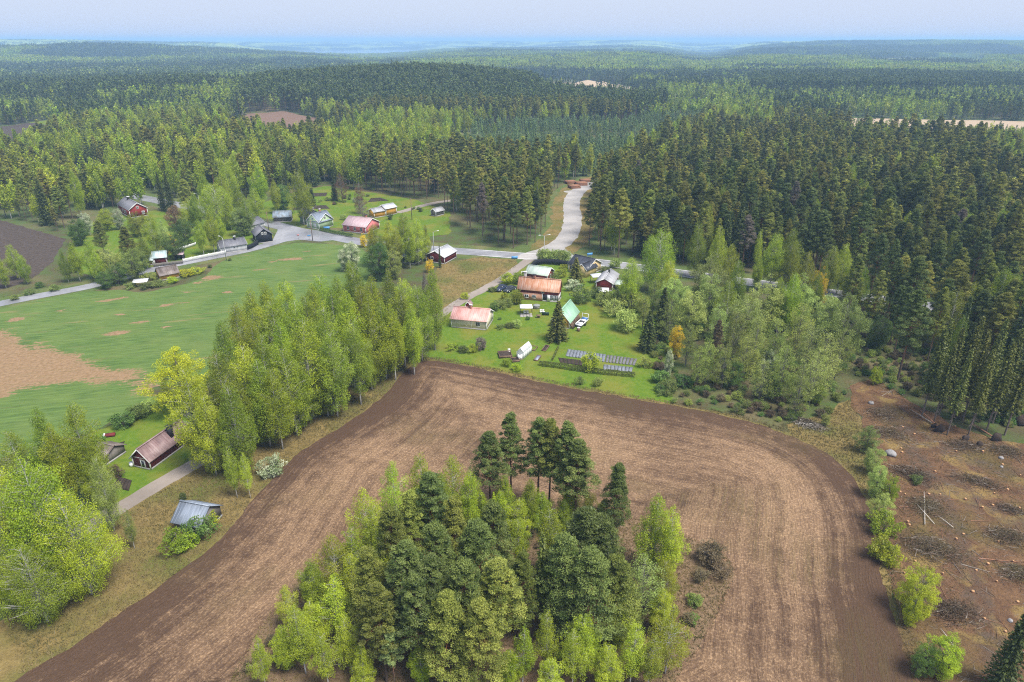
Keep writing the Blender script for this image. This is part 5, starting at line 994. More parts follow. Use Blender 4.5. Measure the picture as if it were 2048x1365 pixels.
# ---------------- the last woods before the horizon: canopy surface with ragged tree tops
az2 = np.radians(np.arange(-44, 44, 0.075)); r2 = np.geomspace(5300, 29000, 170); A2, R2 = np.meshgrid(az2, r2)
hx, hy = (np.sin(A2) * R2).ravel(), (np.cos(A2) * R2).ravel(); hz = T(hx, hy)
wet2 = np.zeros(len(hx), bool)
for lx, ly, sx, sy in LAKES: wet2 |= np.hypot((hx - lx) / sx, (hy - ly) / sy) < 1.2
blk = fbm(hx / 500, hy / 500, 3, 91); hz = hz + np.where(wet2, -8, 5 + 9 * blk + rngf.uniform(0, 8, len(hx)))
n2 = len(az2); i2 = (np.arange(len(r2) - 1)[:, None] * n2 + np.arange(n2 - 1)[None]).ravel()
gH = G('distant_canopy'); pH = gH.pos()
stp = gH.n('VectorMath', {0: pH, 1: (0.0022, 0.0016, 0.0)}, operation='MULTIPLY').outputs[0]
cH = gH.mix(gH.rng(gH.noise(1.0, 3, stp, 0.6), 0.47, 0.55), (0.04, 0.06, 0.025), (0.34, 0.42, 0.10))
cH = gH.mix(gH.rng(gH.noise(0.02, 3, pH), 0.4, 0.65, 0, 0.6), cH, (0.03, 0.045, 0.026)); gH.principled(cH, 0.95, spec=0.0)
put('horizon_forest', mesh_np('horizon_forest', np.column_stack([hx, hy, hz]), np.stack([i2, i2 + n2, i2 + n2 + 1, i2 + 1], 1), [gH.m]), kind='stuff', label='blue hazy forest along the horizon', category='forest')
# ---------------- haze
HB = MB().box(-26000, 26000, -3000, 31500, -60, 92)
gz = G('haze_air'); pv = gz.n('VolumePrincipled', {'Color': (0.40, 0.64, 1.0), 'Density': 2.2e-4, 'Anisotropy': 0.0})
gz.nt.links.new(pv.outputs[0], gz.out.inputs['Volume'])
HB.put('haze', gz.m, kind='stuff', label='thin blue haze lying over the whole landscape', category='haze')
# ================================================================== BUILDINGS
W_RED = m_boards('falu_red_boards', (0.235, 0.028, 0.022)); W_DKRED = m_boards('dark_red_boards', (0.16, 0.022, 0.022)); W_CREAM = m_boards('cream_boards', (0.66, 0.60, 0.46), 1)
W_YEL = m_boards('ochre_boards', (0.62, 0.33, 0.055)); W_BUTTER = m_boards('butter_boards', (0.70, 0.53, 0.27)); W_BLACK = m_boards('black_boards', (0.016, 0.018, 0.024)); W_WHITE = m_boards('white_boards', (0.68, 0.68, 0.68))
W_GREEN = m_boards('pale_green_boards', (0.37, 0.50, 0.30)); W_PINK = m_boards('pink_boards', (0.56, 0.17, 0.175), 1); W_GREY = m_boards('weathered_boards', (0.165, 0.15, 0.135)); W_DKGREEN = m_boards('dull_green_boards', (0.20, 0.27, 0.19))
TRIM = m_plain('white_paint', (0.76, 0.76, 0.75), 0.5, 0.05); CONC = m_plain('concrete', (0.32, 0.31, 0.30), 0.9); GLASS = m_plain('window_glass', (0.03, 0.035, 0.045), 0.12, 0.1, spec=0.5)
R_RUST = m_roof('rusted_sheet', (0.36, 0.145, 0.065), (0.56, 0.40, 0.32), (0.42, 0.19, 0.10), 1.0, 0.5); R_PINKRED = m_roof('faded_red_sheet', (0.55, 0.27, 0.235), (0.68, 0.43, 0.39), None, 0.6)
R_PALEG = m_roof('pale_green_sheet', (0.36, 0.45, 0.38), (0.50, 0.56, 0.50)); R_GREEN = m_roof('mint_green_sheet', (0.24, 0.43, 0.30), (0.36, 0.55, 0.41), None, 0.8); R_BLACK = m_roof('charcoal_sheet', (0.038, 0.042, 0.055), (0.065, 0.07, 0.09), None, 0.6, 0.4)
R_GREY = m_roof('grey_sheet', (0.30, 0.30, 0.32), (0.44, 0.44, 0.46)); R_DKGREY = m_roof('slate_grey_sheet', (0.13, 0.13, 0.15), (0.20, 0.20, 0.225), None, 0.5); R_MAUVE = m_roof('mauve_sheet', (0.38, 0.27, 0.29), (0.50, 0.38, 0.40)); R_SILVER = m_roof('silver_sheet', (0.52, 0.53, 0.56), (0.68, 0.69, 0.72), (0.45, 0.46, 0.5), 0.8, 0.35)
R_TURQ = m_roof('turquoise_sheet', (0.30, 0.42, 0.43), (0.60, 0.68, 0.70), None, 1.2); R_BROWN = m_roof('brown_weathered_sheet', (0.10, 0.075, 0.06), (0.20, 0.165, 0.15), (0.30, 0.25, 0.235)); R_BLUEG = m_roof('blue_grey_sheet', (0.17, 0.20, 0.25), (0.29, 0.33, 0.40), None, 1.0, 0.4)
R_REDBR = m_roof('worn_red_brown_sheet', (0.24, 0.15, 0.145), (0.37, 0.27, 0.26), (0.16, 0.10, 0.10)); R_WHITE = m_roof('white_sheet', (0.62, 0.62, 0.64), (0.74, 0.74, 0.76)); R_BLUE = m_roof('tarnished_blue_sheet', (0.22, 0.29, 0.36), (0.40, 0.47, 0.54), (0.16, 0.15, 0.14))
BR_CHIM = m_plain('chimney_brick', (0.30, 0.13, 0.09), 0.9, 0.3, 4); BL_CHIM = m_plain('chimney_sheet', (0.03, 0.03, 0.035), 0.5)
def m_brick():
    g = G('red_brick'); tc = g.n('TexCoord').outputs['Object']; sx = g.n('SeparateXYZ', {0: tc}); v = g.comb(g.math('ADD', sx.outputs[0], sx.outputs[1]), sx.outputs[2], 0.0)
    b = g.n('TexBrick', {'Vector': v, 'Color1': (0.46, 0.20, 0.115, 1), 'Color2': (0.55, 0.28, 0.17, 1), 'Mortar': (0.40, 0.30, 0.24, 1), 'Scale': 1.0, 'Mortar Size': 0.012, 'Brick Width': 0.26, 'Row Height': 0.078})
    c = g.mix(g.rng(g.noise(1.3, 4, tc), 0.4, 0.7, 0, 0.5), b.outputs[0], (0.34, 0.15, 0.09)); return g.principled(c, 0.9, g.bump(b.outputs[1], -0.4, 0.02))
W_BRICK = m_brick()

def gable_body(x0, x1, y0, y1, hw, rise, ridge):
    b = MB(); xm, ym = (x0 + x1) / 2, (y0 + y1) / 2; z0 = 0.0
    V = [(x0, y0, z0), (x1, y0, z0), (x1, y1, z0), (x0, y1, z0), (x0, y0, hw), (x1, y0, hw), (x1, y1, hw), (x0, y1, hw)]
    if ridge == 'x': V += [(x0, ym, hw + rise), (x1, ym, hw + rise)]; F = [(0, 1, 5, 4), (2, 3, 7, 6), (3, 0, 4, 8, 7), (1, 2, 6, 9, 5), (4, 5, 9, 8), (6, 7, 8, 9), (0, 3, 2, 1)]
    else: V += [(xm, y0, hw + rise), (xm, y1, hw + rise)]; F = [(0, 1, 5, 8, 4), (2, 3, 7, 9, 6), (3, 0, 4, 7), (1, 2, 6, 5), (5, 6, 9, 8), (7, 4, 8, 9), (0, 3, 2, 1)]
    return b.add(V, F)
def gable_roof(lu, wv, hw, rise, over, rib, th=0.10, gap=0.04):
    """in the roof's own frame: ridge along X, slopes towards +-Y"""
    b = MB(); sl = rise / (wv / 2); e = wv / 2 + over; u = lu / 2 + over * 0.8; zr = hw + rise + gap; ze = hw - over * sl + gap
    for s in (-1, 1):
        b.hull8([(-u, 0, zr), (u, 0, zr), (u, s * e, ze), (-u, s * e, ze), (-u, 0, zr + th), (u, 0, zr + th), (u, s * e, ze + th), (-u, s * e, ze + th)])
        if rib:
            for k in np.arange(-u + rib / 2, u, rib):
                b.hull8([(k - .035, 0, zr + th - .01), (k + .035, 0, zr + th - .01), (k + .035, s * (e - .02), ze + th - .01), (k - .035, s * (e - .02), ze + th - .01), (k - .025, 0, zr + th + .05), (k + .025, 0, zr + th + .05), (k + .025, s * (e - .02), ze + th + .05), (k - .025, s * (e - .02), ze + th + .05)])
    b.box(-u - .01, u + .01, -0.16, 0.16, zr + th - 0.02, zr + th + 0.055)
    return b, u, e, zr, ze
def window(parent, side, t, z, w, h, L_, W_, mull=1, frame=TRIM, dark=GLASS):
    b = MB(); f = 0.11; d = 0.06
    b.box(-w / 2 - f, w / 2 + f, -d, 0.02, -f, 0); b.box(-w / 2 - f, w / 2 + f, -d, 0.02, h, h + f); b.box(-w / 2 - f, -w / 2, -d + .003, 0.02, 0, h); b.box(w / 2, w / 2 + f, -d + .003, 0.02, 0, h)
    for k in range(mull):
        x = -w / 2 + w * (k + 1) / (mull + 1); b.box(x - .04, x + .04, -d + .008, 0.02, 0, h)
    o = b.put('window', frame, parent); p = MB().box(-w / 2, w / 2, -0.025, 0.02, 0, h).put('pane', dark, o)
    rz, x, y = {'f': (0, t, -W_ / 2), 'b': (math.pi, t, W_ / 2), 'r': (math.pi / 2, L_ / 2, t), 'l': (-math.pi / 2, -L_ / 2, t)}[side]
    o.location = (x, y, z); o.rotation_euler = (0, 0, rz); return o
def door(parent, side, t, w, h, L_, W_, m=TRIM):
    b = MB().box(-w / 2, w / 2, -0.05, 0.02, 0.1, h).box(-w / 2 - .1, -w / 2, -0.07, 0.02, 0.1, h + .1).box(w / 2, w / 2 + .1, -0.07, 0.02, 0.1, h + .1).box(-w / 2, w / 2, -0.07, 0.02, h, h + .1)
    o = b.put('door', m, parent); MB().box(w / 2 - .16, w / 2 - .08, -0.11, -0.05, h * .48, h * .52).put('handle', BL_CHIM, o)
    rz, x, y = {'f': (0, t, -W_ / 2), 'b': (math.pi, t, W_ / 2), 'r': (math.pi / 2, L_ / 2, t), 'l': (-math.pi / 2, -L_ / 2, t)}[side]
    o.location = (x, y, 0); o.rotation_euler = (0, 0, rz); return o
def house(name, label, a, b, Wd, hw, rise, wall, roof, ridge='x', cat='house', over=0.4, rib=0.6, wins=(), doors=(), chim=(), trim=True, wings=(), found=True):
    a, b = gp(*a), gp(*b); d = b - a; L_ = float(np.hypot(*d)); yaw = math.atan2(d[1], d[0]); nrm = np.array([-d[1], d[0]]) / L_
    if isinstance(Wd, tuple): Wd = float(np.dot(gp(*Wd) - b, nrm))
    c = (a + b) / 2 + nrm * Wd / 2
    e = empty(name, (c[0], c[1], 0.05), yaw, label=label, category=cat)
    def block(x0, x1, y0, y1, hw, rise, ridge, main):
        gable_body(x0, x1, y0, y1, hw, rise, ridge).put('wall', wall, e)
        lu, wv = (x1 - x0, y1 - y0) if ridge == 'x' else (y1 - y0, x1 - x0)
        rb, u, ev, zr, ze = gable_roof(lu, wv, hw, rise, over, rib); r = rb.put('roof', roof, e); cx, cy_ = (x0 + x1) / 2, (y0 + y1) / 2
        r.location = (cx, cy_, 0); r.rotation_euler = (0, 0, 0 if ridge == 'x' else math.pi / 2)
        if trim:
            for s in (-1, 1):
                t = MB()
                for k in (-1, 1):
                    t.hull8([(s * u - .03, 0, zr - .16), (s * u + .03, 0, zr - .16), (s * u + .03, k * ev, ze - .16), (s * u - .03, k * ev, ze - .16), (s * u - .03, 0, zr + .085), (s * u + .03, 0, zr + .085), (s * u + .03, k * ev, ze + .085), (s * u - .03, k * ev, ze + .085)])
                t.put('barge_board', TRIM, r)
        return r, zr, rise / (wv / 2)
    r0, zr, sl = block(-L_ / 2, L_ / 2, -Wd / 2, Wd / 2, hw, rise, ridge, True)
    for wg in wings: block(*wg, False)
    for (u, v, w, hh, m, cap) in chim:
        zb = zr - abs(v) * sl - 0.3; ch = MB().box(u - w / 2, u + w / 2, v - w / 2, v + w / 2, zb, zr + hh).put('chimney', m, r0)
        cp = MB().box(u - w * .68, u + w * .68, v - w * .68, v + w * .68, zr + hh + .12, zr + hh + .17)
        for sx_ in (-1, 1):
            for sy_ in (-1, 1): cp.box(u + sx_ * w * .4 - .03, u + sx_ * w * .4 + .03, v + sy_ * w * .4 - .03, v + sy_ * w * .4 + .03, zr + hh, zr + hh + .12)
        cp.put('chimney_cap', TRIM if cap else BL_CHIM, r0)
    if trim:
        for sx_ in (-1, 1):
            for sy_ in (-1, 1):
                x, y = sx_ * L_ / 2, sy_ * Wd / 2; MB().box(x - .09, x + .09, y - .09, y + .09, 0, hw - 0.02).put('corner_board', TRIM, e)
    if found: MB().box(-L_ / 2 - .06, L_ / 2 + .06, -Wd / 2 - .06, Wd / 2 + .06, -0.1, 0.28).put('foundation', CONC, e)
    for w in wins: window(e, *w[:5], L_, Wd, *w[5:])
    for q in doors: door(e, *q[:4], L_, Wd, *q[4:])
    return e, L_, Wd

# --- the yard
e, L_, W_ = house('farmhouse', 'long red and brick farmhouse with rust-streaked metal roof in the yard', (1036, 598.5), (1116.5, 606), (1138, 597.5), 3.2, 2.5, W_DKRED, R_RUST, rib=0.55, over=0.35, trim=False,
                  wins=[('l', 0, 1.2, .9, 1.1)], chim=[(-1.6, .1, .75, .75, BR_CHIM, False), (-4.5, 1.6, .7, .9, CONC, True)])
MB().box(-L_ / 2 - .07, L_ * .105, -W_ / 2 - .09, -W_ / 2 + .05, 0, 2.05).put('brick_facing', W_BRICK, e, label='orange brick facing on the lower front wall')
for x in (-L_ * .285, -L_ * .10): window(e, 'f', x, .75, .95, .75, L_, W_ + .18)
window(e, 'f', L_ * .115, 2.35, .6, .45, L_, W_, 0)
MB().box(L_ * .115, L_ * .225, -W_ / 2 - .03, -W_ / 2 + .05, .12, 1.95).put('doorway_shade', BL_CHIM, e); MB().box(L_ * .105, L_ * .117, -W_ / 2 - .12, -W_ / 2 + .05, .1, 2.05).put('door_post', TRIM, e)  # black slab paints in the shade inside the open doorway
o = MB().box(-.45, .45, -.04, .04, .1, 2.0).put('door', TRIM, e); o.location = (L_ * .262, -W_ / 2 - .14, 0); MB().box(.3, .38, -.1, -.04, .95, 1.05).put('handle', BL_CHIM, o)
for x in (L_ * .345, L_ * .435): window(e, 'f', x, .45, 1.15, 1.35, L_, W_, 2)
for y in (-W_ * .32, -W_ * .14, W_ * .04): window(e, 'r', y, .55, 1.0, 1.35, L_, W_, 1)
house('garage', 'red outbuilding with pale green roof close behind the farmhouse', (1052, 562), (1094, 568), 5.2, 2.5, 1.5, W_DKRED, R_PALEG, cat='shed', wins=[('r', 0, 1.2, .8, .9)])
e, L_, W_ = house('cottage', 'cream cottage with faded red metal roof at the field end of the yard', (903, 655.5), (972.5, 661.5), (982.5, 641), 2.45, 1.75, W_CREAM, R_PINKRED, rib=0.45, wins=[('f', 2.35, .95, .9, .95)], chim=[(-.3, -.15, .5, .75, BR_CHIM, True)])
MB().box(.55, .72, -W_ / 2 - .04, -W_ / 2 + .05, 0, 2.42).put('wall_batten', TRIM, e)
house('house', 'butter-yellow house with charcoal cross-gabled roof inside the black fence', (1137, 543.5), (1176, 553), (1192.5, 540), 2.6, 1.9, W_BUTTER, R_BLACK, rib=0.5, wins=[('r', 1.0, .9, .7, 1.3), ('f', -2.6, .9, .9, 1.1), ('f', 2.6, .9, .8, 1.1)], wings=[(0.9, 4.1, -5.2, 0.2, 2.55, 1.45, 'y')])
e, L_, W_ = house('shed', 'red gabled shed with grey roof and white trim beside the birches', (1192, 579.5), (1224.5, 583), 9.0, 2.25, 1.25, W_RED, R_GREY, 'y', 'shed', .35, .6, chim=[(1.2, -.1, .45, .7, BL_CHIM, False)])
def lean_roof(name, label, px, w, d, z0, z1, m, yaw=0.0, cat='shelter', wallm=None):
    x, y = gp(*px); e = empty(name, (x, y, 0.05), yaw, label=label, category=cat)
    MB().hull8([(-w / 2, -d / 2, z0), (w / 2, -d / 2, z0), (w / 2, d / 2, z1), (-w / 2, d / 2, z1), (-w / 2, -d / 2, z0 + .07), (w / 2, -d / 2, z0 + .07), (w / 2, d / 2, z1 + .07), (-w / 2, d / 2, z1 + .07)]).put('roof', m, e)
    for sx_ in (-1, 1):
        for sy_ in (-1, 1):
            zt = (z0 if sy_ < 0 else z1); MB().box(sx_ * (w / 2 - .2) - .05, sx_ * (w / 2 - .2) + .05, sy_ * (d / 2 - .2) - .05, sy_ * (d / 2 - .2) + .05, 0, zt + .02).put('post', W_GREY, e)
    if wallm: MB().box(-w / 2 + .2, w / 2 - .2, d / 2 - .3, d / 2 - .22, 0, z1 - .05).put('back_wall', wallm, e); MB().box(-w / 2 + .2, -w / 2 + .28, -d / 2 + .3, d / 2 - .3, 0, min(z0, z1) - .05).put('side_wall', wallm, e); MB().box(w / 2 - .28, w / 2 - .2, -d / 2 + .3, d / 2 - .3, 0, min(z0, z1) - .05).put('side_wall', wallm, e)
    return e
lean_roof('woodshed', 'small dark woodshed with white sloping roof before the red gabled shed', (1206, 595), 3.0, 2.4, 1.9, 2.3, R_WHITE, yaw=-.15, wallm=W_GREY)
lean_roof('canopy', 'white open canopy behind the red gabled shed', (1193, 566), 3.4, 2.2, 2.0, 2.4, R_WHITE, yaw=.3)
lean_roof('lean_to', 'pale green lean-to roof at the side of the red gabled shed', (1236, 578), 2.6, 3.6, 1.7, 2.0, R_PALEG, yaw=-.25)
e, L_, W_ = house('shed', 'yellow shed with steep mint green roof behind the lone spruce', (1104, 654), (1138, 659), 7.6, 2.1, 2.5, W_YEL, R_GREEN, 'y', 'shed', .45, .7)
pos = e.location; fs = empty('firewood_stack', (0, 0, 0.05), e.rotation_euler[2], label='boards and firewood leaning on the side of the mint-roofed yellow shed', category='firewood'); fs.location = pos
rw = random.Random(3); WOODM = m_plain('old_boards', (0.17, 0.11, 0.075), 0.9, 0.4, 3)
for k in range(26):
    y = -W_ / 2 + .2 + k * (W_ - .4) / 26; l = rw.uniform(1.2, 2.0); MB().hull8([(L_ / 2 + .95, y, 0), (L_ / 2 + 1.05, y, 0), (L_ / 2 + 1.05, y + .2, 0), (L_ / 2 + .95, y + .2, 0), (L_ / 2 + .15, y, l), (L_ / 2 + .25, y, l), (L_ / 2 + .25, y + .2, l), (L_ / 2 + .15, y + .2, l)]).put('board', WOODM, fs)
# --- village
house('house', 'red wooden village house with grey roof, white-framed windows and chimney', (238.5, 424), (261.5, 437), (288, 427), 3.3, 2.3, W_RED, R_DKGREY, rib=.5, wins=[('f', -1.8, 1.2, .8, 1.1), ('f', .6, 1.2, .8, 1.1), ('f', 2.6, 1.2, .8, 1.1), ('r', -.1, 3.3, .7, .9), ('r', 1.7, 1.0, .8, 1.1)], chim=[(-2.2, -.2, .8, .9, BL_CHIM, True)])
house('garage', 'long white garage with slate grey roof along the side road', (443.5, 509), (494.5, 501), 5.5, 2.3, 1.5, W_WHITE, R_DKGREY, cat='garage', rib=.5, chim=[(1.2, -.4, .6, .8, BL_CHIM, True)], wins=[('f', .2, 1.4, .5, .4, 0), ('f', 1.2, 1.4, .5, .4, 0)])
house('house', 'black wooden house with two small white gable windows at the road fork', (515, 488.5), (546, 484.3), 7.0, 2.9, 2.0, W_BLACK, R_DKGREY, 'y', rib=.5, trim=False, wins=[('f', -.6, 3.05, .55, .7), ('f', .5, 3.05, .55, .7), ('l', -1.8, 1.0, .6, 1.0)])
house('house', 'low white house with dark grey roof behind the black house', (498, 466), (530, 457), 6.0, 2.4, 1.6, W_WHITE, R_DKGREY, rib=.5, wins=[('f', -1, 1.0, .8, .9)])
e, L_, W_ = house('house', 'pale green house with two white-edged cross gables beside the wet road', (615.5, 456), (639, 460.5), (671.5, 453.5), 2.9, 2.7, W_GREEN, R_BLUEG, 'y', rib=.5, over=.35, wins=[('f', 0, 3.5, .6, .7), ('f', -1.3, .9, .9, 1.2, 1, TRIM, TRIM), ('f', 1.0, .9, 1.3, 1.2, 1, TRIM, TRIM), ('r', -.3, 3.6, .7, .8)], chim=[(.6, .2, .6, .9, BR_CHIM, True)])
gable_body(0.1, L_ / 2 + .012, -W_ / 2 + .012, W_ / 2 - .012, 2.9, 2.65, 'x').put('wall', W_GREEN, e)
rb, u, ev, zr, ze = gable_roof(L_ / 2, W_, 2.9, 2.65, .35, .5); r = rb.put('roof', R_BLUEG, e); r.location = (L_ / 4 + .05, 0, 0)
t = MB()
for k in (-1, 1): t.hull8([(u - .03, 0, zr - .16), (u + .03, 0, zr - .16), (u + .03, k * ev, ze - .16), (u - .03, k * ev, ze - .16), (u - .03, 0, zr + .085), (u + .03, 0, zr + .085), (u + .03, k * ev, ze + .085), (u - .03, k * ev, ze + .085)])
t.put('barge_board', TRIM, r); MB().box(L_ / 2 - .02, L_ / 2 + .05, -W_ / 2 + .3, W_ / 2 - .3, 2.85, 3.0).put('gable_band', TRIM, e); MB().box(-L_ / 2 + .2, L_ / 2 - .2, -W_ / 2 - .05, -W_ / 2 + .02, 2.85, 3.0).put('gable_band', TRIM, e)
house('outbuilding', 'dull green outbuilding with dark roof behind the pale green house', (601, 447), (616, 451), 7.5, 2.6, 2.2, W_DKGREEN, R_BLACK, cat='outbuilding', chim=[(1.2, 0, .6, .8, CONC, True)], trim=False)
house('house', 'pink wooden house with mauve metal roof and three white windows', (687, 463.5), (732, 468.8), (747, 456), 2.6, 2.2, W_PINK, R_MAUVE, rib=.5, wins=[('f', -2.7, .9, .75, 1.1), ('f', .2, .9, .75, 1.1), ('f', 3.0, .9, .75, 1.1)], chim=[(2.2, .3, .7, .9, BR_CHIM, False)])
house('shed', 'ochre yellow shed with grey roof, the lower of two joined', (749, 437), (771.5, 433), 4.2, 2.4, 1.0, W_YEL, R_GREY, cat='shed', rib=.6)
house('shed', 'ochre yellow shed with pale roof, the taller of two joined', (772.5, 433), (793.5, 428.5), 4.6, 3.0, 1.1, W_YEL, R_SILVER, cat='shed', rib=.6)
house('shed', 'small dark log shed with grey roof beside the gravel track', (862.5, 432), (872, 434), 4.6, 2.0, 1.0, W_GREY, R_GREY, 'y', 'shed', rib=.6)
house('shed', 'weathered grey shed with tarnished blue roof beside the large birch', (548, 445.5), (583, 444), 5.0, 2.1, 1.7, W_GREY, R_BLUE, cat='shed', rib=.6, trim=False)
house('shed', 'dark red shed with patchy turquoise roof behind the grey fence', (308, 530), (334, 527.5), 4.2, 2.2, 1.3, W_DKRED, R_TURQ, cat='shed', rib=.5, doors=[('f', -1.9, .8, 1.8)])
house('shed', 'low red lean-to building with turquoise roof under the birch', (289, 532), (306, 531), 3.6, 1.7, 1.0, W_DKRED, R_TURQ, cat='shed', rib=.5)
lean_roof('lean_to', 'open black shed with mauve roof behind the white picket fence', (360, 519), 3.0, 2.4, 1.7, 2.2, R_MAUVE, yaw=.2, wallm=W_BLACK)
house('shed', 'ochre shed with brown weathered roof among yellow-green bushes', (322.5, 562.5), (359, 555.5), 4.6, 1.7, 1.6, W_YEL, R_BROWN, cat='shed', rib=.5, trim=False)
lean_roof('canopy', 'pale blue-white flat canopy standing in bushes at the crop field', (283, 573), 4.0, 2.8, 1.5, 1.75, R_WHITE, yaw=.25)
house('barn', 'dark red barn with silver metal roof beside the dark juniper', (853, 524), (889, 529), 8.0, 2.3, 1.6, W_DKRED, R_SILVER, 'y', 'barn', rib=.6, wins=[('f', -1.2, 1.0, .8, .9)])
house('shed', 'grey-roofed shed half hidden behind the roadside birches', (794, 506), (826, 509), 4.5, 2.2, 1.2, W_GREY, R_GREY, cat='shed')
house('carport', 'dark carport with grey-green roof below the roadside birches', (806, 526), (829, 529.5), 5.0, 2.1, 1.0, W_BLACK, R_BLUE, cat='carport', trim=False)
house('house', 'pale-roofed house half hidden in the pine forest', (1306, 452), (1338, 455), 7.0, 2.6, 1.8, W_WHITE, R_SILVER)
# --- cottage by the lane
e, L_, W_ = house('cottage', 'dark red cottage with worn mauve-brown roof beside the lane', (269, 934), (302.5, 941), 9.5, 2.0, 1.75, W_DKRED, R_REDBR, 'y', 'cottage', .4, .45, chim=[(1.4, -.9, .7, .9, BL_CHIM, False)])
door(e, 'f', .35, .75, 1.6, L_, W_, TRIM); MB().box(.1, .6, -W_ / 2 - .085, -W_ / 2, .35, 1.5).put('door_glass', GLASS, e); MB().box(-L_ / 2, L_ / 2, -W_ / 2 - .05, -W_ / 2 + .01, 1.95, 2.07).put('gable_band', TRIM, e)
house('shed', 'small dark shed with brown plank roof hidden behind the thin birch', (186, 925), (214, 931), 4.0, 1.5, 1.0, W_GREY, R_BROWN, 'x', 'shed', .35, .4, trim=False)
house('barn', 'old barn with dented blue-grey metal roof sunk in green bushes', (352, 1063), (404, 1073), 4.6, 1.9, 1.6, W_GREY, R_BLUEG, 'x', 'barn', .4, .5, trim=False)
house('playhouse', 'tiny red hut with dark roof just behind the cream cottage', (931, 619), (941, 620), 1.6, 1.3, .8, W_RED, R_REDBR, 'y', 'hut', .2, 0, found=False)
# --- greenhouse
a, b = gp(1034.5, 716), gp(1046.5, 718.6); d = b - a; L_ = float(np.hypot(*d)) * 1.15; W_ = 4.2; nrm = np.array([-d[1], d[0]]) / np.hypot(*d); c = (a + b) / 2 + nrm * W_ / 2
gh = empty('greenhouse', (c[0], c[1], .05), math.atan2(d[1], d[0]), label='white polycarbonate greenhouse with steep roof on the lawn', category='greenhouse')
PC = G('polycarbonate'); PC.principled((0.72, 0.76, 0.75), 0.25, spec=0.4, **{'Alpha': 0.82}); hw, hr = 1.5, 1.0
def quad4(a, b, c, d, th=.02):
    a, b, c, d = map(np.array, (a, b, c, d)); n_ = np.cross(b - a, d - a); n_ = n_ / np.linalg.norm(n_) * th; return MB().hull8([a, b, c, d, a + n_, b + n_, c + n_, d + n_])
for k in range(4):
    y0, y1 = -W_ / 2 + k * W_ / 4 + .03, -W_ / 2 + (k + 1) * W_ / 4 - .03
    for s in (-1, 1):
        quad4((s * L_ / 2, y0, 0), (s * L_ / 2, y1, 0), (s * L_ / 2, y1, hw), (s * L_ / 2, y0, hw)).put('pane', PC.m, gh); quad4((s * L_ / 2, y0, hw), (s * L_ / 2, y1, hw), (0, y1, hw + hr), (0, y0, hw + hr)).put('pane', PC.m, gh)
for y in (-W_ / 2, W_ / 2): MB().add([(-L_ / 2, y, 0), (L_ / 2, y, 0), (L_ / 2, y, hw), (0, y, hw + hr), (-L_ / 2, y, hw)], [(0, 1, 2, 3, 4)]).put('gable_pane', PC.m, gh)
fr = MB()
for k in range(5):
    y = -W_ / 2 + k * W_ / 4
    for s in (-1, 1): fr.bar((s * L_ / 2, y, 0), (s * L_ / 2, y, hw), .06); fr.bar((s * L_ / 2, y, hw), (0, y, hw + hr), .06)
fr.bar((0, -W_ / 2, hw + hr), (0, W_ / 2, hw + hr), .07); fr.put('frame', TRIM, gh)
# --- cars
def car(label, px, py, yaw, paint):
    x, y = gp(px, py); e = empty('car', (x, y, .05), yaw, label=label, category='car')
    def loft(prof, m, name):
        V = []; F = []; n = len(prof[0][1])
        for xx, ring in prof: V += [(xx, yy, zz) for yy, zz in ring]
        for i in range(len(prof) - 1):
            for k in range(n): F.append((i * n + k, i * n + (k + 1) % n, (i + 1) * n + (k + 1) % n, (i + 1) * n + k))
        F += [tuple(range(n))[::-1], tuple(range((len(prof) - 1) * n, len(prof) * n))]
        return MB().add(V, F).put(name, m, e, True)
    def ring(w, z0, z1): return [(-w, z0), (-w * 1.02, (z0 + z1) / 2), (-w * .9, z1), (w * .9, z1), (w * 1.02, (z0 + z1) / 2), (w, z0)]
    loft([(-2.3, ring(.72, .35, .85)), (-2.1, ring(.84, .22, .95)), (-1.2, ring(.89, .2, .98)), (.9, ring(.89, .2, .95)), (1.7, ring(.86, .2, .85)), (2.2, ring(.78, .25, .68)), (2.3, ring(.65, .32, .6))], paint, 'body')
    loft([(-1.9, ring(.72, .9, .97)), (-1.1, ring(.74, .9, 1.36)), (.1, ring(.74, .9, 1.40)), (.95, ring(.74, .88, .98))], GLASS, 'window'); loft([(-1.15, ring(.62, 1.33, 1.40)), (-.5, ring(.63, 1.34, 1.45)), (.15, ring(.62, 1.34, 1.425))], paint, 'roof')
    for sx_ in (-1.35, 1.4):
        for sy_ in (-1, 1):
            w = MB().tube([(sx_, sy_ * .68, .32), (sx_, sy_ * .9, .32)], [.32, .32], 14).put('wheel', BL_CHIM, e); MB().tube([(sx_, sy_ * .9, .32), (sx_, sy_ * .915, .32)], [.2, .2], 10).put('rim', R_SILVER, w)
    for sy_ in (-1, 1): MB().box(2.16, 2.27, sy_ * .56 - .14, sy_ * .56 + .14, .5, .62).put('headlight', TRIM, e); MB().box(-2.31, -2.2, sy_ * .6 - .12, sy_ * .6 + .12, .66, .78).put('tail_light', W_RED, e)
P_BLUE = m_plain('dark_blue_paint', (0.02, 0.03, 0.065), 0.15, 0.05, spec=0.6); P_GREY = m_plain('dark_grey_paint', (0.035, 0.042, 0.048), 0.15, 0.05, spec=0.6)
car('dark blue car parked on the grass, nearer the lane', 1002.5, 580.5, rad(238), P_BLUE); car('dark grey car parked on the grass beside the farmhouse', 1020, 582.5, rad(233), P_GREY)
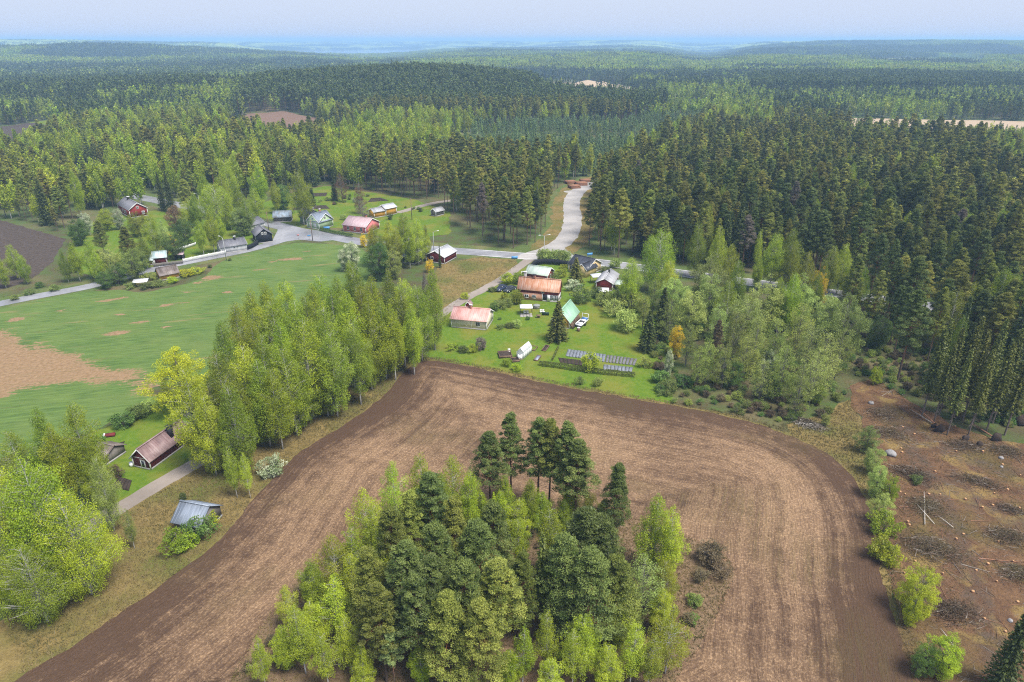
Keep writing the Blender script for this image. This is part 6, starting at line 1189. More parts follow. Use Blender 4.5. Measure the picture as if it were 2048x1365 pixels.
# --- yard things
def thing_at(name, label, cat, px, py, yaw=0.0, z=0.05):
    x, y = gp(px, py); return empty(name, (x, y, z), yaw, label=label, category=cat)
FAB = m_plain('white_canvas', (0.78, 0.78, 0.78), 0.8, 0.04); STONE = m_plain('grey_paving', (0.33, 0.31, 0.29), 0.9, 0.2); IRON = m_plain('dark_iron', (0.03, 0.03, 0.03), 0.5); TARP = m_plain('blue_tarp', (0.05, 0.14, 0.36), 0.5); DGREEN = m_plain('dark_green_paint', (0.02, 0.05, 0.035), 0.5); MOSS = m_plain('grey_lid', (0.22, 0.23, 0.22), 0.8)
e = thing_at('party_tent', 'white square party tent over a paved sitting place', 'party tent', 1052, 628, .05)
MB().add([(-1.6, -1.3, 2.1), (1.6, -1.3, 2.1), (1.6, 1.3, 2.1), (-1.6, 1.3, 2.1), (-.5, 0, 2.55), (.5, 0, 2.55), (-1.6, -1.3, 1.9), (1.6, -1.3, 1.9), (1.6, 1.3, 1.9), (-1.6, 1.3, 1.9)], [(0, 1, 5, 4), (1, 2, 5), (2, 3, 4, 5), (3, 0, 4), (6, 7, 1, 0), (7, 8, 2, 1), (8, 9, 3, 2), (9, 6, 0, 3)]).put('canopy', FAB, e)
for sx_ in (-1.5, 1.5):
    for sy_ in (-1.2, 1.2): MB().box(sx_ - .04, sx_ + .04, sy_ - .04, sy_ + .04, 0, 2.1).put('pole', IRON, e)
e = thing_at('patio', 'grey paving slabs under the white party tent', 'patio', 1052, 630, .05); 
for i in range(4):
    for j in range(3): MB().box(-1.6 + i * .8, -.83 + i * .8, -1.6 + j * .8, -.83 + j * .8, -.02, .05).put('paving_slab', STONE, e)
for dx, lb in ((-.35, 'cushioned garden chair under the party tent, beside the pole'), (.4, 'cushioned garden chair under the party tent, in the middle')):
    x, y = gp(1052, 629); c = empty('garden_chair', (x + dx, y, .1), 0.1, label=lb, category='chair'); MB().box(-.25, .25, -.25, .25, .38, .5).put('seat', FAB, c); MB().box(-.25, .25, .2, .27, .5, .95).put('backrest', FAB, c)
    for sx_ in (-.2, .2):
        for sy_ in (-.2, .2): MB().box(sx_ - .02, sx_ + .02, sy_ - .02, sy_ + .02, 0, .38).put('leg', IRON, c)
e = thing_at('well', 'round stone well with grey lid before the farmhouse', 'well', 1073, 617); MB().tube([(0, 0, 0), (0, 0, .75)], [.85, .85], 20).put('ring', STONE, e, True); MB().tube([(0, 0, .75), (0, 0, .85), (0, 0, .98)], [.98, .98, .5], 20).put('lid', MOSS, e)
e = thing_at('bench', 'dark green garden bench on the lawn beside white chairs', 'bench', 1091, 631, -.08); MB().box(-.9, .9, -.25, .25, .38, .45).put('seat', DGREEN, e); MB().box(-.9, .9, -.32, -.26, .1, .95).put('backrest', DGREEN, e)
for sx_ in (-.8, .8): MB().box(sx_ - .05, sx_ + .05, -.25, .25, 0, .38).put('leg', DGREEN, e)
for px, lb in ((1082, 'white plastic chair beside the green bench, nearer the tent'), (1087, 'white plastic chair touching the green bench')):
    c = thing_at('garden_chair', lb, 'chair', px, 627, .4); MB().box(-.26, .26, -.26, .26, .38, .44).put('seat', FAB, c); MB().box(-.26, .26, .2, .26, .44, .95).put('backrest', FAB, c)
    for sx_ in (-.2, .2):
        for sy_ in (-.2, .2): MB().box(sx_ - .03, sx_ + .03, sy_ - .03, sy_ + .03, 0, .38).put('leg', FAB, c)
e = thing_at('garden_table', 'brown wooden stump table on the lawn', 'table', 1077, 636); MB().tube([(0, 0, 0), (0, 0, .6)], [.35, .28], 9).put('base', WOODM, e); MB().box(-.6, .6, -.4, .4, .6, .68).put('top', WOODM, e)
e = thing_at('trailer', 'white car trailer with blue tarp and upright white frame', 'trailer', 1164, 650, rad(62)); MB().box(-2.2, 2.0, -.85, .85, .5, .62).put('bed', R_SILVER, e); MB().box(-2.2, 2.0, -.9, -.84, .6, 1.0).put('side_board', TRIM, e); MB().box(-2.2, 2.0, .84, .9, .6, 1.0).put('side_board', TRIM, e)
for k, x in enumerate((-1.6, -.6, .3)): MB().box(x, x + .75, -.6, .55, .62, .98 + .05 * k).put('crate', R_WHITE if k != 1 else IRON, e)
MB().box(1.15, 1.95, -.7, .7, .62, 1.25).put('tarp', TARP, e); f = MB(); f.box(1.96, 2.06, -.9, -.8, .5, 2.3).box(1.96, 2.06, .8, .9, .5, 2.3).box(1.96, 2.06, -.8, .8, 2.2, 2.3).box(1.96, 2.06, -.8, .8, 1.2, 1.3); f.put('frame', TRIM, e)
for sy_ in (-1, 1): MB().tube([(-.2, sy_ * .9, .34), (-.2, sy_ * 1.08, .34)], [.34, .34], 14).put('wheel', IRON, e)
MB().bar((-2.2, 0, .5), (-3.2, 0, .45), .1).put('drawbar', IRON, e)
e = thing_at('barrel', 'dark barrel with pale lid before the trailer', 'barrel', 1157, 663); MB().tube([(0, 0, 0), (0, 0, .4), (0, 0, .9)], [.38, .43, .38], 16).put('body', WOODM, e, True); MB().tube([(0, 0, .9), (0, 0, .96)], [.4, .4], 16).put('lid', TRIM, e)
e = thing_at('water_tank', 'white water tank at the door end of the greenhouse', 'water tank', 1040, 719.5); MB().box(-.5, .5, -.4, .4, .1, 1.1).put('body', FAB, e); MB().box(-.55, .55, -.45, .45, 0, .1).put('pallet', WOODM, e); MB().tube([(0, 0, 1.1), (0, 0, 1.18)], [.15, .15], 10).put('lid', IRON, e)
e = thing_at('compost_bin', 'wooden compost frame filled with brown soil beside the greenhouse', 'compost bin', 1010, 712, .15)
for k in range(4): a = k * math.pi / 2; o = MB().box(-1.5, 1.5, 1.35, 1.43, 0, .6).put('board', WOODM, e); o.rotation_euler = (0, 0, a)
MB().add([(-1.4, -1.4, .35), (1.4, -1.4, .3), (1.4, 1.4, .4), (-1.4, 1.4, .45), (0, 0, .75)], [(0, 1, 4), (1, 2, 4), (2, 3, 4), (3, 0, 4)]).put('soil', M_BEDSOIL, e)
e = thing_at('compost_bin', 'low wooden frame with dark soil below the greenhouse', 'compost bin', 1030, 722, .25)
for k in range(4): o = MB().box(-.9, .9, .82, .9, 0, .45).put('board', WOODM, e); o.rotation_euler = (0, 0, k * math.pi / 2)
MB().box(-.8, .8, -.8, .8, 0, .3).put('soil', M_BEDSOIL, e)
e = thing_at('garden_chair', 'white folding chair beside the compost frame', 'chair', 1018, 707); MB().box(-.3, .3, -.25, .25, .38, .45).put('seat', FAB, e); MB().box(-.3, .3, .2, .26, .45, 1.0).put('backrest', FAB, e)
for sx_ in (-.22, .22): MB().bar((sx_, -.2, 0), (sx_, .2, .4), .04).put('leg', FAB, e)
for px, py, w, d, soil, lb in ((1065, 698, 1.8, 2.2, M_LAWN, 'empty wooden raised bed beside the greenhouse'), (1091, 698, .9, 3.0, M_BEDSOIL, 'narrow raised bed of brown soil on the lawn'), (1075, 718, .9, 2.6, R_BLUEG, 'narrow raised bed covered with grey plastic')):
    e = thing_at('raised_bed', lb, 'raised bed', px, py, -.35)
    for s in (-1, 1): MB().box(-w / 2, w / 2, s * d / 2 - .05, s * d / 2 + .05, 0, .3).put('board', WOODM, e); MB().box(s * w / 2 - .05, s * w / 2 + .05, -d / 2 + .05, d / 2 - .05, 0, .3).put('board', WOODM, e)
    MB().box(-w / 2 + .05, w / 2 - .05, -d / 2 + .05, d / 2 - .05, 0, .2).put('bed_fill', soil, e)
# vegetable plot: strips of mulch film and bare soil
FILM = m_plain('grey_mulch_film', (0.16, 0.172, 0.20), 0.45, 0.4, 2.5, spec=0.4); FILM2 = m_plain('worn_mulch_film', (0.14, 0.135, 0.145), 0.5, 0.4, 2.5)
def plot(name, label, q, n, m, gapm=.10, h=.14):
    A_, B_, C_, D_ = [gp(*p) for p in q]; c = (A_ + B_ + C_ + D_) / 4; e = empty(name, (c[0], c[1], .05), label=label, category='vegetable bed')
    for k in range(n):
        s0, s1 = (k + gapm / 2) / n, (k + 1 - gapm / 2) / n; p0, p1, p2, p3 = A_ + (B_ - A_) * s0 - c, A_ + (B_ - A_) * s1 - c, D_ + (C_ - D_) * s1 - c, D_ + (C_ - D_) * s0 - c; mm = (p0 + p1 + p2 + p3) / 4; hh = h * rt.uniform(.8, 1.3)
        V = [(*p, 0) for p in (p0, p1, p2, p3)] + [(*(p * .9 + mm * .1), hh) for p in (p0, p1, p2, p3)]; MB().hull8(V).put('mulch_strip' if m is not M_BEDSOIL else 'soil_ridge', m, e)
plot('vegetable_bed', 'vegetable bed covered with long sheets of blue-grey mulch film', [(1131, 713), (1209, 725), (1212, 710), (1136, 699)], 12, FILM, .05)
plot('vegetable_bed', 'vegetable bed with rows of worn mulch film strips', [(1210, 725.5), (1270, 732), (1275, 719), (1213, 710.5)], 9, FILM2, .2)
plot('vegetable_bed', 'vegetable bed of pale grey film right behind the clipped hedge', [(1206, 741), (1264, 745), (1266, 736), (1207, 730)], 8, FILM, .08)
plot('vegetable_bed', 'vegetable bed of bare dark soil behind the clipped hedge', [(1120, 726), (1164, 733), (1166, 722), (1116, 716)], 6, M_BEDSOIL, .05, .1)
plot('vegetable_bed', 'black soil plot beside the lane at the red cottage', [(222, 975), (258, 983), (264, 962), (240, 955)], 5, M_BEDSOIL, .03, .15)
plot('vegetable_bed', 'small dark soil bed on the cottage lawn', [(228, 896), (243, 893), (250, 884), (236, 888)], 3, M_BEDSOIL, .05, .1)
for q, lb in (([(622, 394), (652, 393), (655, 386), (622, 387)], 'dark soil plot on the lawn under the forest edge'), ([(622, 419), (660, 418), (652, 411), (628, 412)], 'brown soil plot behind the pale green house'), ([(735, 405), (778, 402), (760, 396), (742, 397)], 'brown soil plot above the yellow sheds'), ([(585, 421), (612, 421), (612, 416), (588, 416)], 'soil plot beside the large birch')): plot('vegetable_bed', lb, q, 4, M_BEDSOIL, .04, .1)
e = thing_at('cold_frame', 'red wooden cold frame with white end on the cottage lawn', 'cold frame', 221, 873, .3); MB().box(-.8, .8, -.4, .4, 0, .45).put('box', W_DKRED, e); MB().box(-1.1, -.8, -.3, .3, 0, .6).put('bucket', FAB, e)
e = thing_at('barrel', 'white rain barrel at the corner of the red cottage', 'barrel', 263.5, 934); MB().tube([(0, 0, 0), (0, 0, .4), (0, 0, .8)], [.26, .3, .27], 14).put('body', FAB, e, True); MB().tube([(0, 0, .8), (0, 0, .84)], [.29, .29], 14).put('lid', R_BLUEG, e)
# clipped hedges: real leaf sprays over a box of stems
def hedge(label, pts, h, w, leaf):
    ln = smooth(P(pts), 6); seg = np.hypot(*np.diff(ln, axis=0).T); Lh = seg.sum(); rg = np.random.default_rng(int(Lh * 100)); n_ = int(Lh * 260); s = rg.uniform(0, Lh, n_); cs = np.r_[0, np.cumsum(seg)]
    x = np.interp(s, cs, ln[:, 0]); y = np.interp(s, cs, ln[:, 1]); wv = w * (0.75 + 0.4 * fbm(s / 1.2, s * 0, 2, 5)); a = rg.uniform(0, math.pi, n_); r = rg.uniform(.6, 1, n_) ** .5; hh = h * (0.75 + 0.45 * fbm(s / .9 + 9, s * 0, 2, 6))
    C = np.column_stack([x + rg.normal(size=n_) * .08, y + np.cos(a) * r * wv / 2, .15 + np.sin(a) ** .6 * r * hh]); c = C.mean(0); c[2] = 0; V, F_ = leaves(C - c, .10, rg)
    e = empty('hedge', tuple(c), label=label, category='hedge'); put('foliage', mesh_np('foliage', V, F_, [leaf], tint=np.clip(rg.normal(.5, .25, n_), 0, 1)), e)
    b = MB()
    for k in np.arange(.3, Lh, .6): xx, yy = np.interp(k, cs, ln[:, 0]) - c[0], np.interp(k, cs, ln[:, 1]) - c[1]; b.bar((xx, yy, 0), (xx, yy, h * .8), .05)
    b.put('stems', WOODM, e)
hedge('clipped green hedge between vegetable plot and ploughed field', [(1078, 731), (1110, 735), (1150, 741), (1200, 748), (1270, 754)], 1.0, 1.3, L_BUSH)
hedge('dark clipped hedge along the road before the pink house', [(640, 462), (665, 468), (690, 473), (706, 476)], 1.2, 1.3, L_BUSHG)
hedge('low garden hedge along the wet road near the street lamp', [(503, 440), (525, 443), (546, 447)], 1.3, 1.6, L_BUSH)
hedge('narrow planted row beside the vegetable bed', [(1105, 722), (1110, 712), (1117, 697)], .5, .5, L_BUSH)
# --- fences
def fence(label, pts, h, step, m, board=True):
    ln = P(pts); c = ln.mean(0); e = empty('fence', (c[0], c[1], .05), label=label, category='fence'); seg = np.hypot(*np.diff(ln, axis=0).T); cs = np.r_[0, np.cumsum(seg)]; n_ = int(cs[-1] / step); q = [np.array([np.interp(k * cs[-1] / n_, cs, ln[:, 0]), np.interp(k * cs[-1] / n_, cs, ln[:, 1])]) - c for k in range(n_ + 1)]
    for k, p in enumerate(q):
        MB().box(p[0] - .06, p[0] + .06, p[1] - .06, p[1] + .06, 0, h + .1).put('post', m, e)
        if k == n_: break
        d = q[k + 1] - p; l = np.hypot(*d); b = MB()
        if board:
            for j in range(int(l / .16)): b.box(.07 + j * .16, .07 + j * .16 + .145, -.012, .012, .06, h + .03 * (j % 2))
        else:
            for j in range(int(l / .2)): b.box(.1 + j * .2, .1 + j * .2 + .12, -.012, .012, .12, h)
            b.box(.06, l - .06, .013, .05, h * .3, h * .3 + .09).box(.06, l - .06, .013, .05, h * .75, h * .75 + .09)
        o = b.put('fence_panel', m, e); o.location = (p[0], p[1], 0); o.rotation_euler = (0, 0, math.atan2(d[1], d[0]))
fence('white picket fence stepping down beside the side road', [(367, 526), (410, 517), (452, 509)], 1.25, 2.6, TRIM, False)
fence('grey board fence before the turquoise-roofed shed', [(308, 535), (340, 531), (366, 528)], 1.1, 2.4, W_GREY)
fence('pale garden fence behind the village birch', [(354, 503), (375, 497), (392, 491)], 1.0, 2.4, R_WHITE, False)
fence('tall black board fence round the garden of the butter-yellow house', [(1056, 556), (1063, 537), (1077, 529.5), (1100, 530), (1136, 534)], 1.9, 2.5, W_BLACK)
fence('black board fence joining white garage and black house', [(495, 501), (506, 497), (517, 490)], 1.7, 2.2, W_BLACK)
e = thing_at('gate', 'white glazed porch frame at the end of the green-roofed outbuilding', 'porch', 1049, 558, .1); MB().box(-.9, -.75, -.1, .1, 0, 2.3).box(.75, .9, -.1, .1, 0, 2.3).box(-.75, .75, -.1, .1, 2.1, 2.3).put('frame', TRIM, e); MB().box(-.75, .75, -.03, .03, .1, 2.1).put('pane', GLASS, e)
# --- street lamps, signs, poles
STEEL = m_plain('galvanised_steel', (0.36, 0.37, 0.37), 0.5, 0.08); SIGNB = m_plain('blue_sign', (0.10, 0.30, 0.62), 0.5, 0.05)
def lamp(label, px, py, h, yaw, double=False, wood=False):
    e = thing_at('street_lamp', label, 'street lamp', px, py, yaw); MB().tube([(0, 0, 0), (0, 0, h)], [.12, .07], 8).put('pole', WOODM if wood else STEEL, e)
    for s in ((1, -1) if double else (1,)):
        MB().tube([(0, 0, h - .2), (s * .6, 0, h + .25), (s * 1.5, 0, h + .35)], [.05, .045, .04], 6).put('arm', STEEL, e); MB().hull8([(s * 1.3, -.14, h + .28), (s * 2.0, -.14, h + .32), (s * 2.0, .14, h + .32), (s * 1.3, .14, h + .28), (s * 1.3, -.1, h + .42), (s * 1.95, -.1, h + .42), (s * 1.95, .1, h + .42), (s * 1.3, .1, h + .42)]).put('lamp_head', TRIM, e)
lamp('tall street lamp with double head at the gravel road junction', 1088, 521, 8.0, .3, True); lamp('street lamp standing at the crop field opposite the white garage', 453, 522, 7.5, 2.6); lamp('street lamp at the far bend of the wet road', 285, 391, 7, 0.2); lamp('street lamp beside the low hedge near the black house', 507, 441, 7, 0.1); lamp('street lamp with pale head among the birches at the main road', 868, 506, 7, .3); lamp('street lamp behind the village birches', 402, 424, 7, 2.8)
for px, py, h, lb in ((625.5, 482, 7.5, 'wooden utility pole at the road junction'), (538, 462, 7, 'wooden utility pole behind the black house'), (824, 440, 8.5, 'pale utility pole beside the gravel track')):
    e = thing_at('utility_pole', lb, 'utility pole', px, py); MB().tube([(0, 0, 0), (0, 0, h)], [.14, .10], 8).put('pole', WOODM, e); MB().box(-.6, .6, -.05, .05, h - .5, h - .38).put('crossarm', WOODM, e)
def sign(label, px, py, w, h, z, m, yaw=0.0, n_=2):
    e = thing_at('road_sign', label, 'road sign', px, py, yaw); MB().box(-w / 2, w / 2, -.03, .03, z, z + h).put('board', m, e); MB().box(-w / 2 + .06, w / 2 - .06, -.04, -.031, z + .06, z + h - .06).put('face', m, e)
    for s in ((-1, 1) if n_ == 2 else (0,)): MB().box(s * w * .38 - .04, s * w * .38 + .04, .031, .11, 0, z + h * .9).put('post', STEEL, e)
sign('blue road sign on two posts across the main road', 1179, 521, 1.9, .8, 1.6, SIGNB, .35); sign('blue direction sign at the junction beside the meadow', 1029, 524, 2.0, .9, .9, SIGNB, .15); sign('blue banner board on the hedge beside the pale green house', 654, 463.5, 2.2, .9, .9, SIGNB, .1); sign('small blue sign at the road junction', 619, 481, 1.1, .5, 1.4, SIGNB, .4, 1); sign('small red and white marker at the road junction', 597, 479, .8, .35, 1.3, m_plain('red_marker', (.55, .12, .09)), .2, 1)
# --- log stacks at the gravel road
BARKM = m_plain('log_bark', (0.25, 0.125, 0.075), 0.9, 0.3, 3); ENDM = m_plain('log_end', (0.55, 0.34, 0.18), 0.9, 0.2, 3)
for px, py, yaw, nl, ln_, lb in ((1148, 376, .3, 7, 5, 'stack of reddish pine logs nearest the side track'), (1162, 370, .2, 8, 5, 'large stack of reddish pine logs beside the gravel road'), (1140, 367, .35, 7, 5, 'stack of pine logs under the forest edge'), (1170, 364, .1, 6, 5, 'stack of pale-ended logs at the top of the gravel road')):
    e = thing_at('log_stack', lb, 'log stack', px, py, yaw); b = MB()
    for r_ in range(4):
        for k in range(nl * 2 - r_): y = (k - (nl * 2 - r_) / 2) * .36 + rw.uniform(-.03, .03); z = .18 + r_ * .31; b.tube([(-ln_ / 2 + rw.uniform(-.2, .2), y, z), (ln_ / 2 + rw.uniform(-.2, .2), y, z)], [.17, .15], 6, 0)
    b.put('logs', BARKM, e, kind='stuff')
# --- sand heaps in the far workings
for px, py, w, h, lb in ((1052, 164, 26, 11, 'pointed sand heap on the far hill'), (1175, 178, 40, 12, 'long pale sand heap beyond the wooded hill'), (1205, 178, 28, 10, 'second sand heap beyond the wooded hill'), (1245, 182, 16, 7, 'small sand heap at the end of the sand workings')):
    x, y = gt(px, py); zz = float(T(x, y)); rg = np.random.default_rng(px); V = [(0, 0, h)]; F_ = []
    for i, (rr_, zf) in enumerate(((.35, .72), (.7, .35), (1.05, -.1))):
        for k in range(18): a = k * math.pi / 9; q = rr_ * rg.uniform(.88, 1.12); V.append((q * w * math.cos(a), q * w * .6 * math.sin(a), h * zf * rg.uniform(.9, 1.1)))
    for k in range(18):
        k2 = (k + 1) % 18; F_.append((0, 1 + k, 1 + k2))
        for i in range(2): F_.append((1 + i * 18 + k, 19 + i * 18 + k, 19 + i * 18 + k2, 1 + i * 18 + k2))
    o = put('sand_heap', mesh_np('sand_heap', V, F_, [M_SAND], smoothf=True), label=lb, category='sand heap'); o.location = (x, y, zz)
# ================================================================== LOGGED GROUND
rg = np.random.default_rng(31)
CUTM = m_plain('fresh_cut_wood', (0.50, 0.29, 0.14), 0.85, 0.2, 6); TWIG = m_plain('brown_twigs', (0.13, 0.085, 0.055), 0.95, 0.35, 4); TWIGG = m_plain('grey_twigs', (0.26, 0.225, 0.19), 0.95, 0.3, 4); ROOT = m_plain('root_soil', (0.045, 0.032, 0.026), 0.95, 0.3, 4); ROCK = m_plain('grey_granite', (0.27, 0.26, 0.26), 0.9, 0.25, 3); POLE = m_plain('peeled_pole', (0.55, 0.51, 0.45), 0.8, 0.2, 5)
def stump_mesh(r, h):
    b = MB(); b.tube([(0, 0, -.1), (0, 0, h * .5), (0, 0, h)], [r * 1.25, r * 1.02, r], 9, 0, False); return b
st_px = [(1805, 855), (1802, 898), (1804, 906), (1800, 985), (1810, 990), (1857, 990), (1815, 1046), (1818, 1052), (1880, 990), (1930, 1000), (1950, 972), (2015, 980), (1988, 988), (2040, 952), (1985, 1012), (1964, 1017), (2038, 1018), (1926, 1070), (1912, 1080), (1885, 1095), (1830, 1125), (1808, 1148), (1975, 1130), (1996, 1085), (2025, 1125), (1952, 1142), (1885, 1150), (1993, 1165), (1968, 1240), (1900, 1295), (2035, 1205), (1910, 855), (1912, 905), (1828, 870), (1870, 945), (1965, 905), (2005, 930), (1945, 1185), (1920, 1215), (2010, 1265)]
for k, (px, py) in enumerate(st_px):
    r, h = rg.uniform(.12, .21), rg.uniform(.12, .3); x, y = gp(px, py); e = empty('tree_stump', (x, y, .05), rg.uniform(0, 6), label='fresh orange-topped tree stump on the logged ground', category='tree stump', group='stumps on the logged ground'); b = stump_mesh(r, h); b.put('bark', BARKM, e)
    MB().tube([(0, 0, h - .06), (rg.uniform(-.01, .01), 0, h + .012)], [r * .96, r * .93], 9).put('cut_face', CUTM, e)
def slash(label, px, py, w, l, h, yaw, n_, ms=(TWIG, TWIGG)):
    x, y = gp(px, py); e = empty('slash_heap', (x, y, .05), yaw, label=label, category='branch heap'); segs = [[], []]
    for k in range(n_):
        u, v = rg.normal() * .46, rg.normal() * .46; z = h * .7 * max(0, 1 - (u * u + v * v) * 1.0) * (0.5 + vnoise(np.array([u * 4 + px]), np.array([v * 4]))[0]) * rg.uniform(.2, 1.0) + .04; a = rg.uniform(0, 3.14) if rg.uniform() < .5 else rg.normal() * .5; ll = rg.uniform(.3, 1.7); c = np.array([u * l, v * w, z]); d = np.array([math.cos(a), math.sin(a), rg.normal() * .22]) * ll / 2
        segs[0 if rg.uniform() < .8 else 1].append((np.array([c - d, c + rg.normal(size=3) * .06, c + d]), np.array([.028, .02, .007]) * rg.uniform(.6, 1.6)))
    for s, m, nm in ((segs[0], ms[0], 'brown_branches'), (segs[1], ms[1], 'grey_branches')):
        if s: V, F_ = tubes(s, 3); put(nm, mesh_np(nm, V, F_, [m]), e, kind='stuff')
    nn = n_ * 9; C = np.column_stack([rg.normal(size=nn) * .44 * l, rg.normal(size=nn) * .44 * w, rg.uniform(0, 1, nn)]); C[:, 2] = h * np.clip(1 - (C[:, 0] / l) ** 2 * 1.3 - (C[:, 1] / w) ** 2 * 1.3, .04, 1) * (.15 + .8 * C[:, 2]); V, F_ = leaves(C, .13, rg, np.tile([1.0, 0, 0], (nn, 1)), .25); put('dry_needles', mesh_np('dry_needles', V, F_, [L_HEATH], tint=np.clip(rg.normal(.4, .25, nn), 0, 1)), e, kind='stuff')
for q in (('brown heap of branches below the small lone tree', 1765, 830, 3.2, 3.6, .9, .2, 240), ('grey-brown branch heap beside the sapling strip', 1775, 868, 3.0, 4.2, .8, -.3, 240), ('dark branch heap next to the pale boulder', 1822, 950, 2.6, 4.0, 1.0, -.6, 260), ('branch heap crossed by white poles', 1852, 1015, 3.0, 3.4, 1.0, .2, 260), ('large brown branch heap under the white poles', 1862, 1100, 3.2, 4.6, 1.3, -.4, 420), ('long grey-green branch heap in the open middle of the logged ground', 1955, 965, 2.2, 4.4, .8, -.5, 240), ('branch heap near the dark root plates', 1928, 893, 2.4, 3.6, .8, -.2, 200), ('reddish branch heap at the picture edge', 2015, 1075, 2.4, 3.4, 1.0, -.2, 260), ('grey branch heap at the picture edge', 2040, 1150, 2.4, 3.2, 1.0, -.3, 260), ('branch heap behind the bright round young tree', 1905, 1225, 2.4, 3.4, 1.0, .1, 260), ('pale branch heap below the slim spruces', 2015, 905, 2.6, 4.0, .8, -.3, 220), ('small branch heap by the pale stone', 2020, 1020, 1.6, 2.4, .5, -.5, 120)): slash(*q)
slash('grey pile of cut branches at the corner of the ploughed field', 1615, 850, 1.8, 3.4, 1.1, -.7, 300, (TWIGG, POLE))
def log_(name, label, cat, a, b, r, m, za=.2, zb=.2):
    p, q = gp(*a), gp(*b); mid = (p + q) / 2; v = q - p; e = put(name, MB().tube([(-v[0] / 2, -v[1] / 2, za), (v[0] * .05, v[1] * .03 + .08, (za + zb) / 2 + .05), (v[0] / 2, v[1] / 2, zb)], [r, r * .8, r * .55], 7).mesh(name, [m]), label=label, category=cat); e.location = (mid[0], mid[1], .05)
log_('fallen_pole', 'white peeled pole standing across a branch heap', 'pole', (1849, 1052), (1846, 990), .05, POLE, .2, .6); log_('fallen_pole', 'white pole lying across the other white pole', 'pole', (1868, 1050), (1832, 1015), .05, POLE, .15, .5); log_('fallen_pole', 'thin pale pole pointing at the large branch heap', 'pole', (1906, 1058), (1874, 1034), .045, POLE); log_('fallen_pole', 'pale pole under the bright bushy tree', 'pole', (1908, 1298), (1880, 1260), .05, POLE)
log_('fallen_log', 'fallen trunk running down from the slim spruces to a root plate', 'fallen trunk', (1985, 880), (1935, 845), .14, BARKM, .5, .2); log_('fallen_log', 'fallen trunk with root plate in the upper logged ground', 'fallen trunk', (1872, 858), (1838, 822), .14, BARKM, .6, .2); log_('fallen_log', 'second fallen trunk beside the upper root plate', 'fallen trunk', (1862, 850), (1820, 822), .12, TWIGG, .4, .2); log_('fallen_log', 'grey fallen trunk at the edge of the slim spruces', 'fallen trunk', (2048, 850), (2020, 815), .13, TWIGG, .5, .3)
def lump(name, label, cat, px, py, r, m, sq=(1, 1, .7), seed=0, rough=.25):
    x, y = gp(px, py); rs = np.random.default_rng(seed + px); V = []; n1, n2_ = 7, 10
    for i in range(n1 + 1):
        th = math.pi * i / n1
        for k in range(n2_): a = 2 * math.pi * k / n2_; q = r * (1 + rs.uniform(-rough, rough) * .8); V.append((q * sq[0] * math.sin(th) * math.cos(a), q * sq[1] * math.sin(th) * math.sin(a), q * sq[2] * math.cos(th)))
    F_ = [(i * n2_ + k, (i + 1) * n2_ + k, (i + 1) * n2_ + (k + 1) % n2_, i * n2_ + (k + 1) % n2_) for i in range(n1) for k in range(n2_)]
    o = put(name, mesh_np(name, V, F_, [m]), label=label, category=cat); o.location = (x, y, r * sq[2] * .55); return o
lump('boulder', 'large pale grey boulder beside the sapling strip', 'boulder', 1781, 910, .85, ROCK); lump('stone', 'small pale stone far out on the logged ground', 'stone', 2002, 918, .4, ROCK); lump('stone', 'tiny grey stone below the small pale stone', 'stone', 2003, 935, .25, ROCK); lump('stone', 'grey stone at the edge of the logged ground beside the dark spruce', 'stone', 2020, 1243, .3, ROCK); lump('stone', 'grey rock under the branch heap at the top of the logged ground', 'stone', 1742, 808, .5, ROCK)
for px, py, r, lb in ((1878, 864, .9, 'dark upturned root plate at the end of a fallen trunk'), (1868, 856, .6, 'smaller root plate beside the upturned one'), (1930, 882, .7, 'dark root plate in the yellow moss'), (1990, 882, 1.0, 'black upturned root plate below the slim spruces'), (1958, 892, .6, 'low dark root lump in the yellow moss'), (2040, 850, 1.2, 'large black root plate at the picture edge')): lump('root_plate', lb, 'root plate', px, py, r, ROOT, (1, .5, 1), 3, .4)
nd = 16000; x = rg.uniform(20, 130, nd); y = rg.uniform(44, 150, nd); m = (sdf_poly(x, y, POLY_CUT) > 0) & (fbm(x / 6, y / 6, 3, 15) > .40); x, y = x[m], y[m]; a = rg.uniform(0, 6.28, len(x)); l = rg.exponential(.3, len(x)) + .1; r_ = l * .035 + .008
sg = [(np.array([[x[i] - l[i] * math.cos(a[i]), y[i] - l[i] * math.sin(a[i]), .07], [x[i] + l[i] * math.cos(a[i]), y[i] + l[i] * math.sin(a[i]), .07 + rg.uniform(0, .15)]]), np.array([r_[i], r_[i] * .5])) for i in range(len(x))]
for k, (m_, nm) in enumerate(((TWIG, 'brown'), (TWIGG, 'grey'), (BARKM, 'reddish'))): V, F_ = tubes(sg[k::3], 3); put('forest_debris', mesh_np('forest_debris', V, F_, [m_]), kind='stuff', label=nm + ' twigs and broken branches strewn over the logged ground', category='debris')
